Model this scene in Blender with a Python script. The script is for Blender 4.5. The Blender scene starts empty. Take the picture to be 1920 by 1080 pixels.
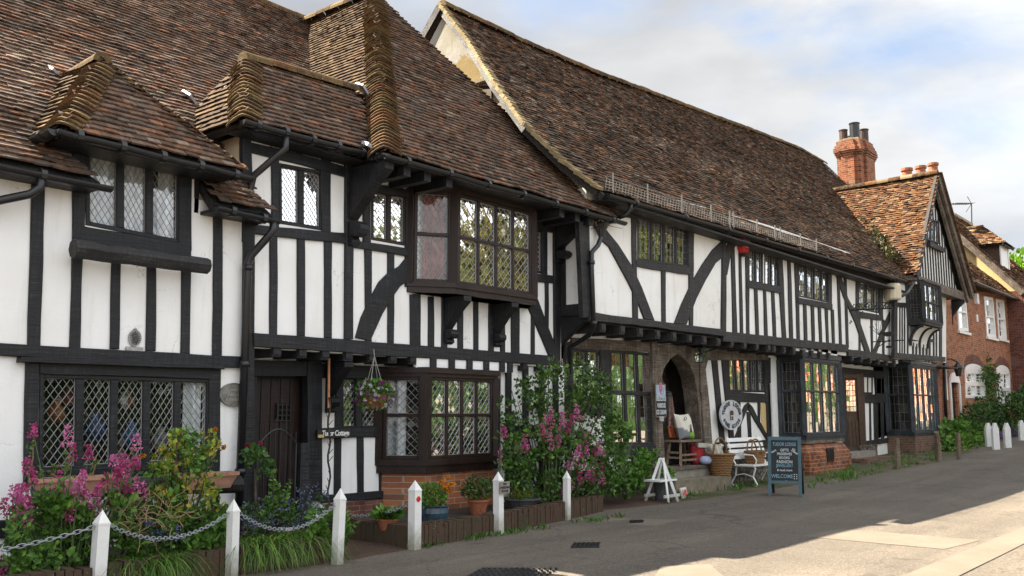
import bpy, bmesh, math, random
import numpy as np
from math import sin, cos, tan, atan, atan2, pi, radians, sqrt, floor, ceil
from mathutils import Vector, Matrix, Euler, noise, geometry
random.seed(11)
RNG = np.random.default_rng(5)
D = bpy.data
SC = bpy.context.scene
COL = SC.collection

# ------------------------------------------------------------------ camera
F_PX, CX, CY = 1750.0, 960.0, 540.0
PHI = atan(235.0 / F_PX)
THETA = atan(1470.0 * cos(PHI) / F_PX)
CAM = Vector((0, 0, 1.6))
FW = Vector((cos(THETA) * cos(PHI), sin(THETA) * cos(PHI), sin(PHI)))
RT = Vector((sin(THETA), -cos(THETA), 0))
UP = RT.cross(FW)
cam_d = D.cameras.new("camera"); cam_d.sensor_width = 36; cam_d.lens = F_PX / 1920 * 36
cam_d.clip_start = 0.1; cam_d.clip_end = 3000
cam = D.objects.new("camera", cam_d); COL.objects.link(cam)
cam.location = CAM; cam.rotation_euler = (pi / 2 + PHI, 0, THETA - pi / 2)
SC.camera = cam

# ------------------------------------------------------------------ light
SUN = Vector((-0.22, 0.62, 0.75)).normalized()          # towards the sun
sun_el = math.asin(SUN.z); sun_az = atan2(SUN.x, SUN.y)
W = D.worlds.new("World"); SC.world = W; W.use_nodes = True
nt = W.node_tree; nt.nodes.clear()
def wn(t, **k):
    n = nt.nodes.new(t)
    for a, b in k.items(): setattr(n, a, b)
    return n
sky = wn('ShaderNodeTexSky', sky_type='NISHITA', sun_disc=False, sun_elevation=sun_el, sun_rotation=sun_az)
tc = wn('ShaderNodeTexCoord')
mp = wn('ShaderNodeMapping'); mp.inputs['Scale'].default_value = (1.0, 1.0, 2.6); mp.inputs['Location'].default_value = (3.1, 1.2, 0.35)
n1 = wn('ShaderNodeTexNoise'); n1.inputs['Scale'].default_value = 2.3; n1.inputs['Detail'].default_value = 9; n1.inputs['Roughness'].default_value = 0.55
n1.inputs['Distortion'].default_value = 0.5
r1 = wn('ShaderNodeValToRGB'); r1.color_ramp.elements[0].position = 0.26; r1.color_ramp.elements[0].color = (.12, .12, .12, 1); r1.color_ramp.elements[1].position = 0.47
n2 = wn('ShaderNodeTexNoise'); n2.inputs['Scale'].default_value = 3.4; n2.inputs['Detail'].default_value = 6
r2 = wn('ShaderNodeValToRGB')
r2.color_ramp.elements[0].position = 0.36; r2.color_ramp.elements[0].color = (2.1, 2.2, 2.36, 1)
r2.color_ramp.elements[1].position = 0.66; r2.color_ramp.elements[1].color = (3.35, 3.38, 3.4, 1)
mx = wn('ShaderNodeMixRGB')
bg = wn('ShaderNodeBackground'); bg.inputs['Strength'].default_value = 0.052
ow = wn('ShaderNodeOutputWorld')
L = nt.links.new
L(tc.outputs['Generated'], mp.inputs['Vector']); L(mp.outputs[0], n1.inputs['Vector']); L(mp.outputs[0], n2.inputs['Vector'])
L(n1.outputs['Fac'], r1.inputs[0]); L(n2.outputs['Fac'], r2.inputs[0])
# added fill: clouds behind the camera, opposite the sun, brightened to light the shaded walls
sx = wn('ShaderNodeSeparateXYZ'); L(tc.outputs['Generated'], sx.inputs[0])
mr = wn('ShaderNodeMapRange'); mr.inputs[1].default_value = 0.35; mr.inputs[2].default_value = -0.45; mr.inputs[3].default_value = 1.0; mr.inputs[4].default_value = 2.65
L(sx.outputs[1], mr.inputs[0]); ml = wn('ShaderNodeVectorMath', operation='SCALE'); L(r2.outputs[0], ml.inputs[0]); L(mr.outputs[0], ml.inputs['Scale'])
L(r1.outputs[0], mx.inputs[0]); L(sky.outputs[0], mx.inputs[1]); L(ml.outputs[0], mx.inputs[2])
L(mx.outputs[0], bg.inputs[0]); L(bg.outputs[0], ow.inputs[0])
sd = D.lights.new("sun", 'SUN'); sd.energy = 5.0; sd.angle = radians(0.5); sd.color = (1.0, 0.89, 0.72)
so = D.objects.new("sun", sd); COL.objects.link(so); so.rotation_euler = SUN.to_track_quat('Z', 'Y').to_euler(); so.location = (0, 20, 30)
SC.view_settings.view_transform = 'Standard'; SC.view_settings.look = 'None'
SC.view_settings.exposure = 2.3; SC.view_settings.gamma = 1.0

# ------------------------------------------------------------------ measuring: a photograph pixel on a real plane
_q = [0.0, 0.0, 1.0]
def Q(ox=0, oy=0, k=1.0): _q[:] = [ox, oy, k]
def px(x, y): return (_q[0] + x / _q[2], _q[1] + y / _q[2])
def ray(x, y):
    x, y = px(x, y)
    return FW + RT * ((x - CX) / F_PX) + UP * ((CY - y) / F_PX)
class Plane:
    def __init__(s, p, n):
        s.p = Vector(p); s.n = Vector(n).normalized()
        s.u = Vector((0, 0, 1)).cross(s.n)
        s.u = s.u.normalized() if s.u.length > 1e-6 else Vector((1, 0, 0))
        s.w = s.n.cross(s.u)
    def hit(s, x, y):
        d = ray(x, y); t = (s.p - CAM).dot(s.n) / d.dot(s.n)
        return CAM + d * t
    def uv(s, P): q = P - s.p; return Vector((q.dot(s.u), q.dot(s.w)))
    def at(s, uv, d=0.0): return s.p + s.u * uv[0] + s.w * uv[1] + s.n * d
    def off(s, d): return Plane(s.p + s.n * d, s.n)
def YP(y): return Plane((0, y, 0), (0, -1, 0))
def XP(x): return Plane((x, 0, 0), (-1, 0, 0))
def ZP(z): return Plane((0, 0, z), (0, 0, 1))
def zg(x):                                                # the street climbs gently to the right
    if x < 18: return 0.0
    a = min(x, 70) - 18
    return 0.034 * a * a / (a + 5.0) if x < 70 else 0.034 * 52 * 52 / 57
def ground_hit(x, y):
    z = 0.0
    for _ in range(8):
        P = ZP(z).hit(x, y); z = zg(P.x)
    return P

# ------------------------------------------------------------------ mesh building
LOCS = {}; TINTED = []
class MB:
    def __init__(s): s.v = []; s.f = []; s.c = []; s.tint = None
    def add(s, vs, fs, tint=None):
        b = len(s.v); s.v += [tuple(p) for p in vs]; s.f += [tuple(b + i for i in f) for f in fs]
        if tint is not None or s.c:
            while len(s.c) < b: s.c.append((1, 1, 1, 1))
            s.c += [tuple(tint or (1, 1, 1)) + (1,)] * len(vs)
    def box(s, c, size, rot=None, tint=None):
        hx, hy, hz = size[0] / 2, size[1] / 2, size[2] / 2
        vs = [Vector((x, y, z)) for x in (-hx, hx) for y in (-hy, hy) for z in (-hz, hz)]
        if rot is not None:
            m = rot if isinstance(rot, Matrix) else Euler(rot).to_matrix()
            vs = [m @ q for q in vs]
        c = Vector(c)
        s.add([q + c for q in vs], [(0, 1, 3, 2), (4, 6, 7, 5), (0, 4, 5, 1), (2, 3, 7, 6), (0, 2, 6, 4), (1, 5, 7, 3)], tint)
    def span(s, lo, hi, tint=None):
        lo, hi = Vector(lo), Vector(hi); s.box((lo + hi) / 2, hi - lo, None, tint)
    def bar(s, a, b, w, h, up=Vector((0, 0, 1)), tint=None):
        a, b = Vector(a), Vector(b); d = b - a; l = d.length
        if l < 1e-6: return
        x = d / l; y = up.cross(x)
        y = y.normalized() if y.length > 1e-4 else Vector((0, 1, 0)).cross(x).normalized()
        z = x.cross(y)
        s.box((a + b) / 2, (l, w, h), Matrix((x, y, z)).transposed(), tint)
    def tube(s, pts, r, n=8, tint=None, caps=True, squash=None):
        pts = [Vector(p) for p in pts]; rs = r if isinstance(r, (list, tuple)) else [r] * len(pts)
        vs = []; prev = None
        for i, p in enumerate(pts):
            d = (pts[min(i + 1, len(pts) - 1)] - pts[max(i - 1, 0)]).normalized()
            if prev is None:
                a = Vector((0, 0, 1)) if abs(d.z) < .9 else Vector((1, 0, 0))
                x = d.cross(a).normalized()
            else:
                x = (prev - d * prev.dot(d)).normalized()
            prev = x; y = d.cross(x)
            for k in range(n):
                t = 2 * pi * k / n; vs.append(p + (x * cos(t) + y * sin(t)) * rs[i])
        fs = [(i * n + k, i * n + (k + 1) % n, (i + 1) * n + (k + 1) % n, (i + 1) * n + k) for i in range(len(pts) - 1) for k in range(n)]
        if caps: fs += [tuple(range(n - 1, -1, -1)), tuple((len(pts) - 1) * n + k for k in range(n))]
        s.add(vs, fs, tint)
    def lathe(s, prof, c=(0, 0, 0), n=16, tint=None, sx=1, sy=1):
        c = Vector(c); vs = [c + Vector((r * cos(2 * pi * k / n) * sx, r * sin(2 * pi * k / n) * sy, z)) for r, z in prof for k in range(n)]
        m = len(prof)
        fs = [(i * n + k, i * n + (k + 1) % n, (i + 1) * n + (k + 1) % n, (i + 1) * n + k) for i in range(m - 1) for k in range(n)]
        fs += [tuple(range(n - 1, -1, -1)), tuple((m - 1) * n + k for k in range(n))]
        s.add(vs, fs, tint)
    def prism(s, pl, uvs, d0, d1, ch=0.008, tint=None):
        """polygon in plane coordinates raised from depth d0 (behind) to d1 (towards the street), arris taken off"""
        n = len(uvs); A = sum(uvs[i][0] * uvs[(i + 1) % n][1] - uvs[(i + 1) % n][0] * uvs[i][1] for i in range(n))
        if A < 0: uvs = uvs[::-1]
        back = [pl.at(q, d0) for q in uvs]
        if ch > 0:
            ins = inset(uvs, ch)
            mid = [pl.at(q, d1 - ch) for q in uvs]; fr = [pl.at(q, d1) for q in ins]
            vs = back + mid + fr
            fs = [tuple(2 * n + i for i in range(n))]
            for i in range(n):
                j = (i + 1) % n
                fs += [(i, j, n + j, n + i), (n + i, n + j, 2 * n + j, 2 * n + i)]
            fs.append(tuple(range(n - 1, -1, -1)))
        else:
            vs = back + [pl.at(q, d1) for q in uvs]
            fs = [tuple(n + i for i in range(n)), tuple(range(n - 1, -1, -1))] + [(i, (i + 1) % n, n + (i + 1) % n, n + i) for i in range(n)]
        s.add(vs, fs, tint)
    def build(s, name, mat, parent=None, loc=None, smooth=False):
        if parent is not None: o0 = LOCS.get(parent.name, Vector((0, 0, 0)))
        else: o0 = Vector(loc) if loc is not None else Vector((0, 0, 0))
        me = D.meshes.new(name)
        me.from_pydata([(p[0] - o0.x, p[1] - o0.y, p[2] - o0.z) for p in s.v], [], s.f)
        if not s.c and mat in TINTED: s.c = [(.10, .066, .046, 1)] * len(s.v)
        if s.c:
            while len(s.c) < len(s.v): s.c.append((1, 1, 1, 1))
            ca = me.color_attributes.new("tint", 'FLOAT_COLOR', 'POINT')
            ca.data.foreach_set("color", np.array(s.c, dtype=np.float32).ravel())
        me.materials.append(mat)
        if smooth: me.polygons.foreach_set("use_smooth", [True] * len(me.polygons))
        me.update()
        o = D.objects.new(name, me); COL.objects.link(o)
        if parent is not None: o.parent = parent
        else: o.location = o0
        LOCS[o.name] = o0
        return o
def inset(uvs, d):
    n = len(uvs); out = []
    for i in range(n):
        p, a, b = Vector(uvs[i]), Vector(uvs[i - 1]), Vector(uvs[(i + 1) % n])
        e1 = p - a; e2 = b - p
        if e1.length < 1e-7 or e2.length < 1e-7: out.append(p); continue
        e1.normalize(); e2.normalize()
        n1_ = Vector((-e1.y, e1.x)); n2_ = Vector((-e2.y, e2.x)); m = n1_ + n2_
        if m.length < 0.3: out.append(p + n1_ * d)
        else: m.normalize(); out.append(p + m * (d / max(m.dot(n1_), 0.4)))
    return out
def tag(o, label=None, cat=None, group=None, kind=None):
    if label: o['label'] = label
    if cat: o['category'] = cat
    if group: o['group'] = group
    if kind: o['kind'] = kind
    return o
def thing(name, label, cat, loc, group=None):
    o = D.objects.new(name, None); COL.objects.link(o); o.location = loc; o.empty_display_size = .3
    LOCS[o.name] = Vector(loc); return tag(o, label, cat, group)
def copy_tree(o, parent=None, loc=None):
    c = o.copy(); COL.objects.link(c); c.parent = parent
    if parent is None and loc is not None: c.location = loc
    LOCS[c.name] = Vector(c.location) if parent is None else LOCS.get(parent.name)
    for ch in list(o.children): copy_tree(ch, c)
    return c
# ------------------------------------------------------------------ materials
class NT:
    def __init__(s, name):
        s.m = D.materials.new(name); s.m.use_nodes = True; s.t = s.m.node_tree; s.t.nodes.clear()
        s.out = s.n('ShaderNodeOutputMaterial')
    def n(s, typ, **k):
        o = s.t.nodes.new(typ)
        for a, b in k.items():
            if a.startswith('i_'):
                key = a[2:].replace('_', ' ')
                o.inputs[key].default_value = b
            else: setattr(o, a, b)
        return o
    def l(s, a, b): s.t.links.new(a, b)
    def geo(s): return s.n('ShaderNodeNewGeometry').outputs['Position']
    def mapping(s, vec, sc=(1, 1, 1), rot=(0, 0, 0)):
        m = s.n('ShaderNodeMapping'); m.inputs['Scale'].default_value = sc; m.inputs['Rotation'].default_value = rot
        s.l(vec, m.inputs[0]); return m.outputs[0]
    def noise(s, vec, scale, detail=4, rough=.55, out='Fac'):
        o = s.n('ShaderNodeTexNoise'); o.inputs['Scale'].default_value = scale; o.inputs['Detail'].default_value = detail; o.inputs['Roughness'].default_value = rough
        if vec is not None: s.l(vec, o.inputs['Vector'])
        return o.outputs[out]
    def ramp(s, fac, stops):
        r = s.n('ShaderNodeValToRGB'); e = r.color_ramp.elements
        while len(e) < len(stops): e.new(.5)
        for i, (p, c) in enumerate(stops):
            e[i].position = p; e[i].color = (c, c, c, 1) if isinstance(c, (int, float)) else (*c, 1)
        s.l(fac, r.inputs[0]); return r.outputs[0]
    def mix(s, fac, a, b, mode='MIX'):
        m = s.n('ShaderNodeMixRGB', blend_type=mode)
        for i, x in ((0, fac), (1, a), (2, b)):
            if isinstance(x, (int, float)): m.inputs[i].default_value = x if i == 0 else (x, x, x, 1)
            elif isinstance(x, tuple): m.inputs[i].default_value = (*x, 1)
            else: s.l(x, m.inputs[i])
        return m.outputs[0]
    def math(s, op, a, b=0.0):
        m = s.n('ShaderNodeMath', operation=op)
        for i, x in ((0, a), (1, b)):
            if isinstance(x, (int, float)): m.inputs[i].default_value = x
            else: s.l(x, m.inputs[i])
        return m.outputs[0]
    def bsdf(s, col, rough=.7, bump=None, bstr=.3, bdist=.02, spec=.5, metal=0, trans=None, sub=0):
        p = s.n('ShaderNodeBsdfPrincipled'); s.p = p
        if isinstance(col, tuple): p.inputs['Base Color'].default_value = (*col, 1)
        else: s.l(col, p.inputs['Base Color'])
        if isinstance(rough, (int, float)): p.inputs['Roughness'].default_value = rough
        else: s.l(rough, p.inputs['Roughness'])
        p.inputs['Specular IOR Level'].default_value = spec; p.inputs['Metallic'].default_value = metal
        if bump is not None:
            b = s.n('ShaderNodeBump'); b.inputs['Strength'].default_value = bstr; b.inputs['Distance'].default_value = bdist
            s.l(bump, b.inputs['Height']); s.l(b.outputs[0], p.inputs['Normal'])
        if trans:
            t = s.n('ShaderNodeBsdfTranslucent')
            if isinstance(col, tuple): t.inputs[0].default_value = (*col, 1)
            else: s.l(col, t.inputs[0])
            mxs = s.n('ShaderNodeMixShader'); mxs.inputs[0].default_value = trans
            s.l(p.outputs[0], mxs.inputs[1]); s.l(t.outputs[0], mxs.inputs[2]); s.l(mxs.outputs[0], s.out.inputs[0])
        else: s.l(p.outputs[0], s.out.inputs[0])
        return s.m
def tint_out(s): return s.n('ShaderNodeAttribute', attribute_name='tint').outputs['Color']

def m_plaster(name, base, dirt, amount=.35):
    s = NT(name); g = s.geo()
    big = s.noise(g, 1.1, 5, .6); fine = s.noise(g, 38, 4); streak = s.noise(s.mapping(g, (3.5, 3.5, .35)), 1.6, 5, .65)
    c = s.mix(s.ramp(big, [(.42, 0.0), (.78, amount)]), base, dirt)
    c = s.mix(s.ramp(streak, [(.52, 0.0), (.80, amount * .9)]), c, tuple(x * .62 for x in dirt))
    cr = s.n('ShaderNodeTexVoronoi', feature='DISTANCE_TO_EDGE'); cr.inputs['Scale'].default_value = 1.3
    wv = s.n('ShaderNodeVectorMath', operation='MULTIPLY_ADD'); s.l(s.noise(g, 3.1, 5, .65, 'Color'), wv.inputs[0]); wv.inputs[1].default_value = (.7, .7, .7); s.l(g, wv.inputs[2]); s.l(wv.outputs[0], cr.inputs['Vector'])
    hair = s.math('MULTIPLY', s.ramp(cr.outputs[0], [(.002, .7), (.007, 0.0)]), s.ramp(s.noise(g, .8, 2), [(.5, 0.0), (.6, 1.0)]))
    c = s.mix(hair, c, tuple(x * .45 for x in dirt))
    spots = s.ramp(s.noise(g, 9, 3, .7), [(.70, 0.0), (.78, .35)])
    c = s.mix(spots, c, tuple(x * .75 for x in dirt))
    return s.bsdf(c, .85, s.mix(.35, s.noise(g, 6, 4), fine), .35, .02, .25)
M_PLASTER = m_plaster('white_plaster', (.82, .825, .83), (.62, .58, .50), .30)
M_PLASTER_OLD = m_plaster('aged_white_plaster', (.80, .80, .79), (.58, .52, .42), .45)
M_RENDER = m_plaster('weathered_lime_render', (.37, .355, .32), (.23, .19, .11), .95)
def stain(mat, c, r, col):
    s = NT.__new__(NT); s.m = mat; s.t = mat.node_tree; pb = [n for n in s.t.nodes if n.type == 'BSDF_PRINCIPLED'][0]; src = pb.inputs['Base Color'].links[0].from_socket
    g = s.geo(); d = s.n('ShaderNodeVectorMath', operation='DISTANCE'); s.l(g, d.inputs[0]); d.inputs[1].default_value = c
    v = s.math('ADD', s.math('DIVIDE', d.outputs['Value'], r), s.math('MULTIPLY', s.noise(g, 3.5, 5, .7), .9))
    s.l(s.mix(s.ramp(v, [(.95, .9), (1.15, 0.0)]), src, col), pb.inputs['Base Color'])
M_CREAM = m_plaster('cream_render', (.62, .48, .24), (.45, .35, .18), .3)
M_CREAMW = m_plaster('old_cream_plaster', (.60, .52, .38), (.42, .34, .22), .6)

def m_timber(name, a, b, rough=.55, grain=1.0, bs=.55):
    s = NT(name); g = s.geo()
    # long grain both ways: stretched noises, mixed
    gv = s.noise(s.mapping(g, (26, 26, 1.7)), 1.5, 5, .65)
    gh = s.noise(s.mapping(g, (1.7, 26, 26)), 1.5, 5, .65)
    gr = s.math('MULTIPLY', gv, gh)
    wear = s.noise(g, 2.3, 5, .65)
    c = s.mix(s.ramp(wear, [(.40, 0.0), (.72, 1.0)]), a, b)
    c = s.mix(s.ramp(gr, [(.17, .65 * grain), (.30, 0.0)]), c, tuple(x * .45 for x in a))
    c = s.mix(s.ramp(gr, [(.30, 0.0), (.44, .5 * grain)]), c, tuple(min(1, x * 2.1 + .008) for x in b))
    rr = s.ramp(wear, [(.3, rough - .12), (.7, rough + .15)])
    return s.bsdf(c, rr, gr, bs, .02, .33)
M_BLACK = m_timber('black_painted_timber', (.009, .010, .013), (.026, .027, .031), .5, 1.0, .8)
M_BLACKW = m_timber('weathered_black_timber', (.018, .018, .020), (.050, .047, .046), .62, 1.0, .8)
M_BROWN = m_timber('dark_brown_timber', (.016, .008, .006), (.030, .016, .012), .42, .7, .4)
M_OAK = m_timber('weathered_oak', (.10, .078, .060), (.27, .225, .185), .75, 1.1, .9)
M_GREYOAK = m_timber('silvered_oak_post', (.15, .11, .075), (.27, .22, .16), .8, 1.0, .8)
M_DOOR = m_timber('old_door_wood', (.050, .028, .020), (.085, .050, .036), .5, .8)
M_DOORD = m_timber('dark_door_wood', (.016, .008, .007), (.026, .014, .012), .4, .7)
M_STOOL = m_timber('bare_wood', (.16, .11, .075), (.30, .23, .17), .7, .7)

def m_paint(name, base, rough=.45, var=.12, scale=9, bump=.08):
    s = NT(name); g = s.geo(); a = s.noise(g, scale, 5, .65)
    c = s.mix(s.ramp(a, [(.40, 0.0), (.75, 1.0)]), base, tuple(max(0, x * (1 - var * 2.4)) for x in base))
    return s.bsdf(c, rough, a, bump, .01)
M_WHITE = m_paint('white_gloss_paint', (.78, .78, .77), .4, .06)
def m_post():
    s = NT('white_post_paint'); g = s.geo(); sp = s.n('ShaderNodeSeparateXYZ'); s.l(g, sp.inputs[0]); n_ = s.noise(g, 9, 5, .7); f_ = s.noise(g, 45, 4, .7)
    splash = s.ramp(s.math('ADD', sp.outputs[2], s.math('MULTIPLY', n_, .45)), [(.24, .85), (.52, 0.0)])
    c = s.mix(s.ramp(n_, [(.5, 0.0), (.75, .35)]), (.74, .74, .73), (.48, .49, .44)); c = s.mix(splash, c, (.22, .21, .14)); c = s.mix(s.ramp(f_, [(.68, 0.0), (.72, .8)]), c, (.30, .26, .2))
    return s.bsdf(c, .6, f_, .25, .01)
M_POSTW = m_post()
M_IRON = m_paint('black_ironwork', (.013, .014, .017), .4, .2, 30)
M_PIPE = m_paint('black_cast_iron', (.012, .013, .016), .38, .2, 14)
M_LEAD = m_paint('lead_came', (.29, .29, .29), .5, .15, 40)
M_LEADD = m_paint('dark_lead_came', (.17, .17, .17), .5, .2, 40)
M_FLASH = m_paint('lead_flashing', (.42, .45, .50), .45, .2, 10)
M_CHAIN = m_paint('galvanised_chain', (.32, .34, .38), .4, .2, 60)
M_TERRA = m_paint('terracotta', (.33, .11, .05), .75, .2, 12)
M_TERRAP = m_paint('pale_terracotta', (.47, .25, .17), .75, .2, 12)
M_BLUEPOT = m_paint('blue_glazed_pot', (.035, .07, .10), .25, .35, 6)
M_GREYPOT = m_paint('grey_pot', (.09, .09, .10), .6, .2, 8)
M_RED = m_paint('red_alarm_plastic', (.50, .012, .015), .35, .08)
M_REFL = m_paint('red_reflector', (.60, .015, .01), .25, .1)
M_CREAMPL = m_paint('cream_plastic', (.62, .55, .40), .5, .1)
M_BOARD = m_paint('chalkboard_slate', (.010, .014, .018), .65, .5, 4)
M_BLUEGREY = m_paint('blue_grey_frame_paint', (.045, .105, .135), .5, .2, 6)
M_CHALK = m_paint('chalk_lettering', (.55, .60, .62), .9, .2, 40)
M_CHALKB = m_paint('blue_chalk_lettering', (.20, .36, .44), .9, .2, 40)
M_SIGNGREY = m_paint('pale_grey_sign_paint', (.50, .52, .55), .5, .1, 8)
M_LETTER = m_paint('dark_grey_lettering', (.05, .05, .055), .6, .1)
M_GOLDW = m_paint('white_lettering', (.80, .80, .78), .6, .05)
M_PLAQUE = m_paint('bronze_grey_plaque', (.20, .195, .175), .45, .3, 12)
M_STONEPL = m_paint('grey_stone_plaque', (.36, .36, .35), .7, .2, 20)
M_COPPER = m_paint('copper_pipe', (.48, .20, .09), .4, .2, 20)
M_YELLOW = m_plaster('ochre_plaster', (.58, .42, .19), (.42, .29, .12), .3)
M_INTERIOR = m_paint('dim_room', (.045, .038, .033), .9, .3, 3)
M_CURTAIN = m_paint('white_curtain', (.78, .78, .79), .9, .12, 3)
M_CURTAINR = m_paint('rust_curtain', (.36, .10, .06), .9, .25, 5)
M_CURTAINO = m_paint('ochre_curtain', (.42, .27, .08), .9, .25, 5)
M_WIRE = m_paint('galvanised_wire', (.30, .29, .27), .5, .15, 40)
M_CUSHION = m_paint('cream_cushion_cloth', (.55, .53, .46), .9, .08, 20)
M_SOIL = m_paint('garden_soil', (.035, .025, .018), .95, .5, 8, .8)

def m_tiles():
    s = NT('clay_roof_tile'); g = s.geo(); t = tint_out(s)
    n_ = s.noise(g, 55, 4, .65); big = s.noise(g, 14, 4)
    c = s.mix(s.ramp(big, [(.30, .55), (.62, 0.0)]), t, (.018, .014, .013))
    c = s.mix(s.ramp(n_, [(.62, 0.0), (.74, .45)]), c, (.30, .27, .20))
    c = s.mix(s.ramp(n_, [(.26, .6), (.40, 0.0)]), c, (.012, .010, .009))
    moss = s.ramp(s.noise(g, 1.9, 6, .7), [(.63, 0.0), (.73, .55)])
    c = s.mix(moss, c, (.085, .065, .018))
    return s.bsdf(c, .92, s.mix(.5, n_, big), .7, .012, .12)
M_TILE = m_tiles(); TINTED.append(M_TILE)
def m_bonnet():
    s = NT('lichened_bonnet_tile'); g = s.geo(); t = tint_out(s)
    n_ = s.noise(g, 30, 5, .65); b = s.noise(g, 5, 5, .7)
    c = s.mix(s.ramp(b, [(.46, 0.0), (.70, .55)]), t, (.22, .165, .070))
    c = s.mix(s.ramp(n_, [(.58, 0.0), (.72, .5)]), c, (.34, .31, .22))
    c = s.mix(s.ramp(n_, [(.25, .6), (.42, 0.0)]), c, (.02, .016, .012))
    return s.bsdf(c, .93, n_, .8, .014, .1)
M_BONNET = m_bonnet(); TINTED.append(M_BONNET)

def m_brick(name, c1, c2, mortar, scale=1.0, dark=.4):
    s = NT(name); g = s.geo()
    sp = s.n('ShaderNodeSeparateXYZ'); s.l(g, sp.inputs[0])
    u = s.math('ADD', sp.outputs[0], sp.outputs[1]); cb = s.n('ShaderNodeCombineXYZ'); s.l(u, cb.inputs[0]); s.l(sp.outputs[2], cb.inputs[1])
    wob = s.noise(g, 3, 3, .6, 'Color')
    v = s.n('ShaderNodeVectorMath', operation='MULTIPLY_ADD'); s.l(wob, v.inputs[0]); v.inputs[1].default_value = (.02, .02, 0); s.l(cb.outputs[0], v.inputs[2])
    b = s.n('ShaderNodeTexBrick'); s.l(v.outputs[0], b.inputs['Vector'])
    b.inputs['Scale'].default_value = 1; b.inputs['Brick Width'].default_value = .225 * scale; b.inputs['Row Height'].default_value = .075 * scale
    b.inputs['Mortar Size'].default_value = .006 * scale; b.inputs['Mortar Smooth'].default_value = .25; b.inputs['Bias'].default_value = -.1
    b.inputs['Color1'].default_value = (*c1, 1); b.inputs['Color2'].default_value = (*c2, 1); b.inputs['Mortar'].default_value = (*mortar, 1)
    n_ = s.noise(g, 22, 5, .65); big = s.noise(g, 1.6, 5, .65)
    # every brick its own shade
    fl = s.n('ShaderNodeVectorMath', operation='SNAP'); s.l(v.outputs[0], fl.inputs[0]); fl.inputs[1].default_value = (.1125 * scale, .075 * scale, 1)
    wnz = s.n('ShaderNodeTexWhiteNoise'); s.l(fl.outputs[0], wnz.inputs['Vector'])
    c = s.mix(s.ramp(wnz.outputs['Value'], [(.70, 0.0), (.95, dark)]), b.outputs['Color'], (.035, .025, .024))
    c = s.mix(s.ramp(n_, [(.55, 0.0), (.75, .4)]), c, tuple(x * .5 for x in c1))
    c = s.mix(s.ramp(big, [(.52, 0.0), (.78, .5)]), c, tuple(x * .6 + .05 for x in mortar))
    h = s.mix(.6, s.math('SUBTRACT', 1.0, b.outputs['Fac']), n_)
    return s.bsdf(c, .85, h, .6, .012, .25)
M_BRICKO = m_brick('orange_brick', (.30, .088, .030), (.17, .050, .024), (.33, .28, .21), 1.25, .7)
M_BRICKR = m_brick('red_brick', (.38, .135, .058), (.25, .080, .040), (.36, .30, .23), 1.15, .6)
M_BRICKD = m_brick('old_dark_red_brick', (.17, .050, .032), (.10, .032, .024), (.20, .16, .13), 1, .6)
M_BRICKB = m_brick('brown_brick', (.17, .095, .062), (.11, .065, .048), (.20, .17, .14), 1, .5)
M_BRICKP = m_brick('kerb_brick', (.10, .062, .042), (.075, .05, .036), (.065, .06, .05), 1, .5)

def m_kerb():
    s = NT('mossy_kerb_brick'); g = s.geo()
    n_ = s.noise(g, 16, 5, .7); b = s.noise(g, 3.2, 5, .65)
    c = s.mix(s.ramp(b, [(.35, 0.0), (.7, 1.0)]), (.085, .050, .034), (.060, .052, .034))
    c = s.mix(s.ramp(n_, [(.66, 0.0), (.70, .85)]), c, (.42, .40, .36))
    c = s.mix(s.ramp(n_, [(.3, .7), (.42, 0.0)]), c, (.02, .017, .012))
    return s.bsdf(c, .9, n_, .8, .02, .2)
M_KERB = m_kerb()
def m_flint():
    s = NT('knapped_flint_wall'); g = s.geo()
    v = s.n('ShaderNodeTexVoronoi', feature='F1'); v.inputs['Scale'].default_value = 9; s.l(g, v.inputs['Vector'])
    v2 = s.n('ShaderNodeTexVoronoi', feature='DISTANCE_TO_EDGE'); v2.inputs['Scale'].default_value = 9; s.l(g, v2.inputs['Vector'])
    sp = s.n('ShaderNodeSeparateColor'); s.l(v.outputs['Color'], sp.inputs[0])
    c = s.ramp(sp.outputs[0], [(.1, (.035, .032, .032)), (.45, (.11, .10, .09)), (.8, (.22, .19, .15)), (1, (.09, .06, .045))])
    c = s.mix(s.ramp(v2.outputs[0], [(.0, 1.0), (.10, 0.0)]), c, (.045, .038, .03))
    c = s.mix(s.ramp(s.noise(g, 30, 4), [(.5, 0.0), (.75, .4)]), c, (.3, .28, .24))
    return s.bsdf(c, .7, s.ramp(v2.outputs[0], [(0, 0.0), (.25, 1.0)]), .9, .04, .4)
M_FLINT = m_flint()
def m_stone(name, a, b, sc=6):
    s = NT(name); g = s.geo(); n_ = s.noise(g, sc, 6, .65); f_ = s.noise(g, 45, 3)
    c = s.mix(s.ramp(n_, [(.35, 0.0), (.68, 1.0)]), a, b)
    return s.bsdf(c, .88, s.mix(.5, n_, f_), .6, .02, .25)
M_STEP = m_stone('worn_stone_step', (.20, .18, .15), (.30, .28, .25))
M_STEPB = m_stone('mossy_stone_step', (.14, .12, .085), (.24, .20, .155))
M_CEMENT = m_stone('cement_flaunching', (.33, .28, .20), (.20, .17, .12), 4)

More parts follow.
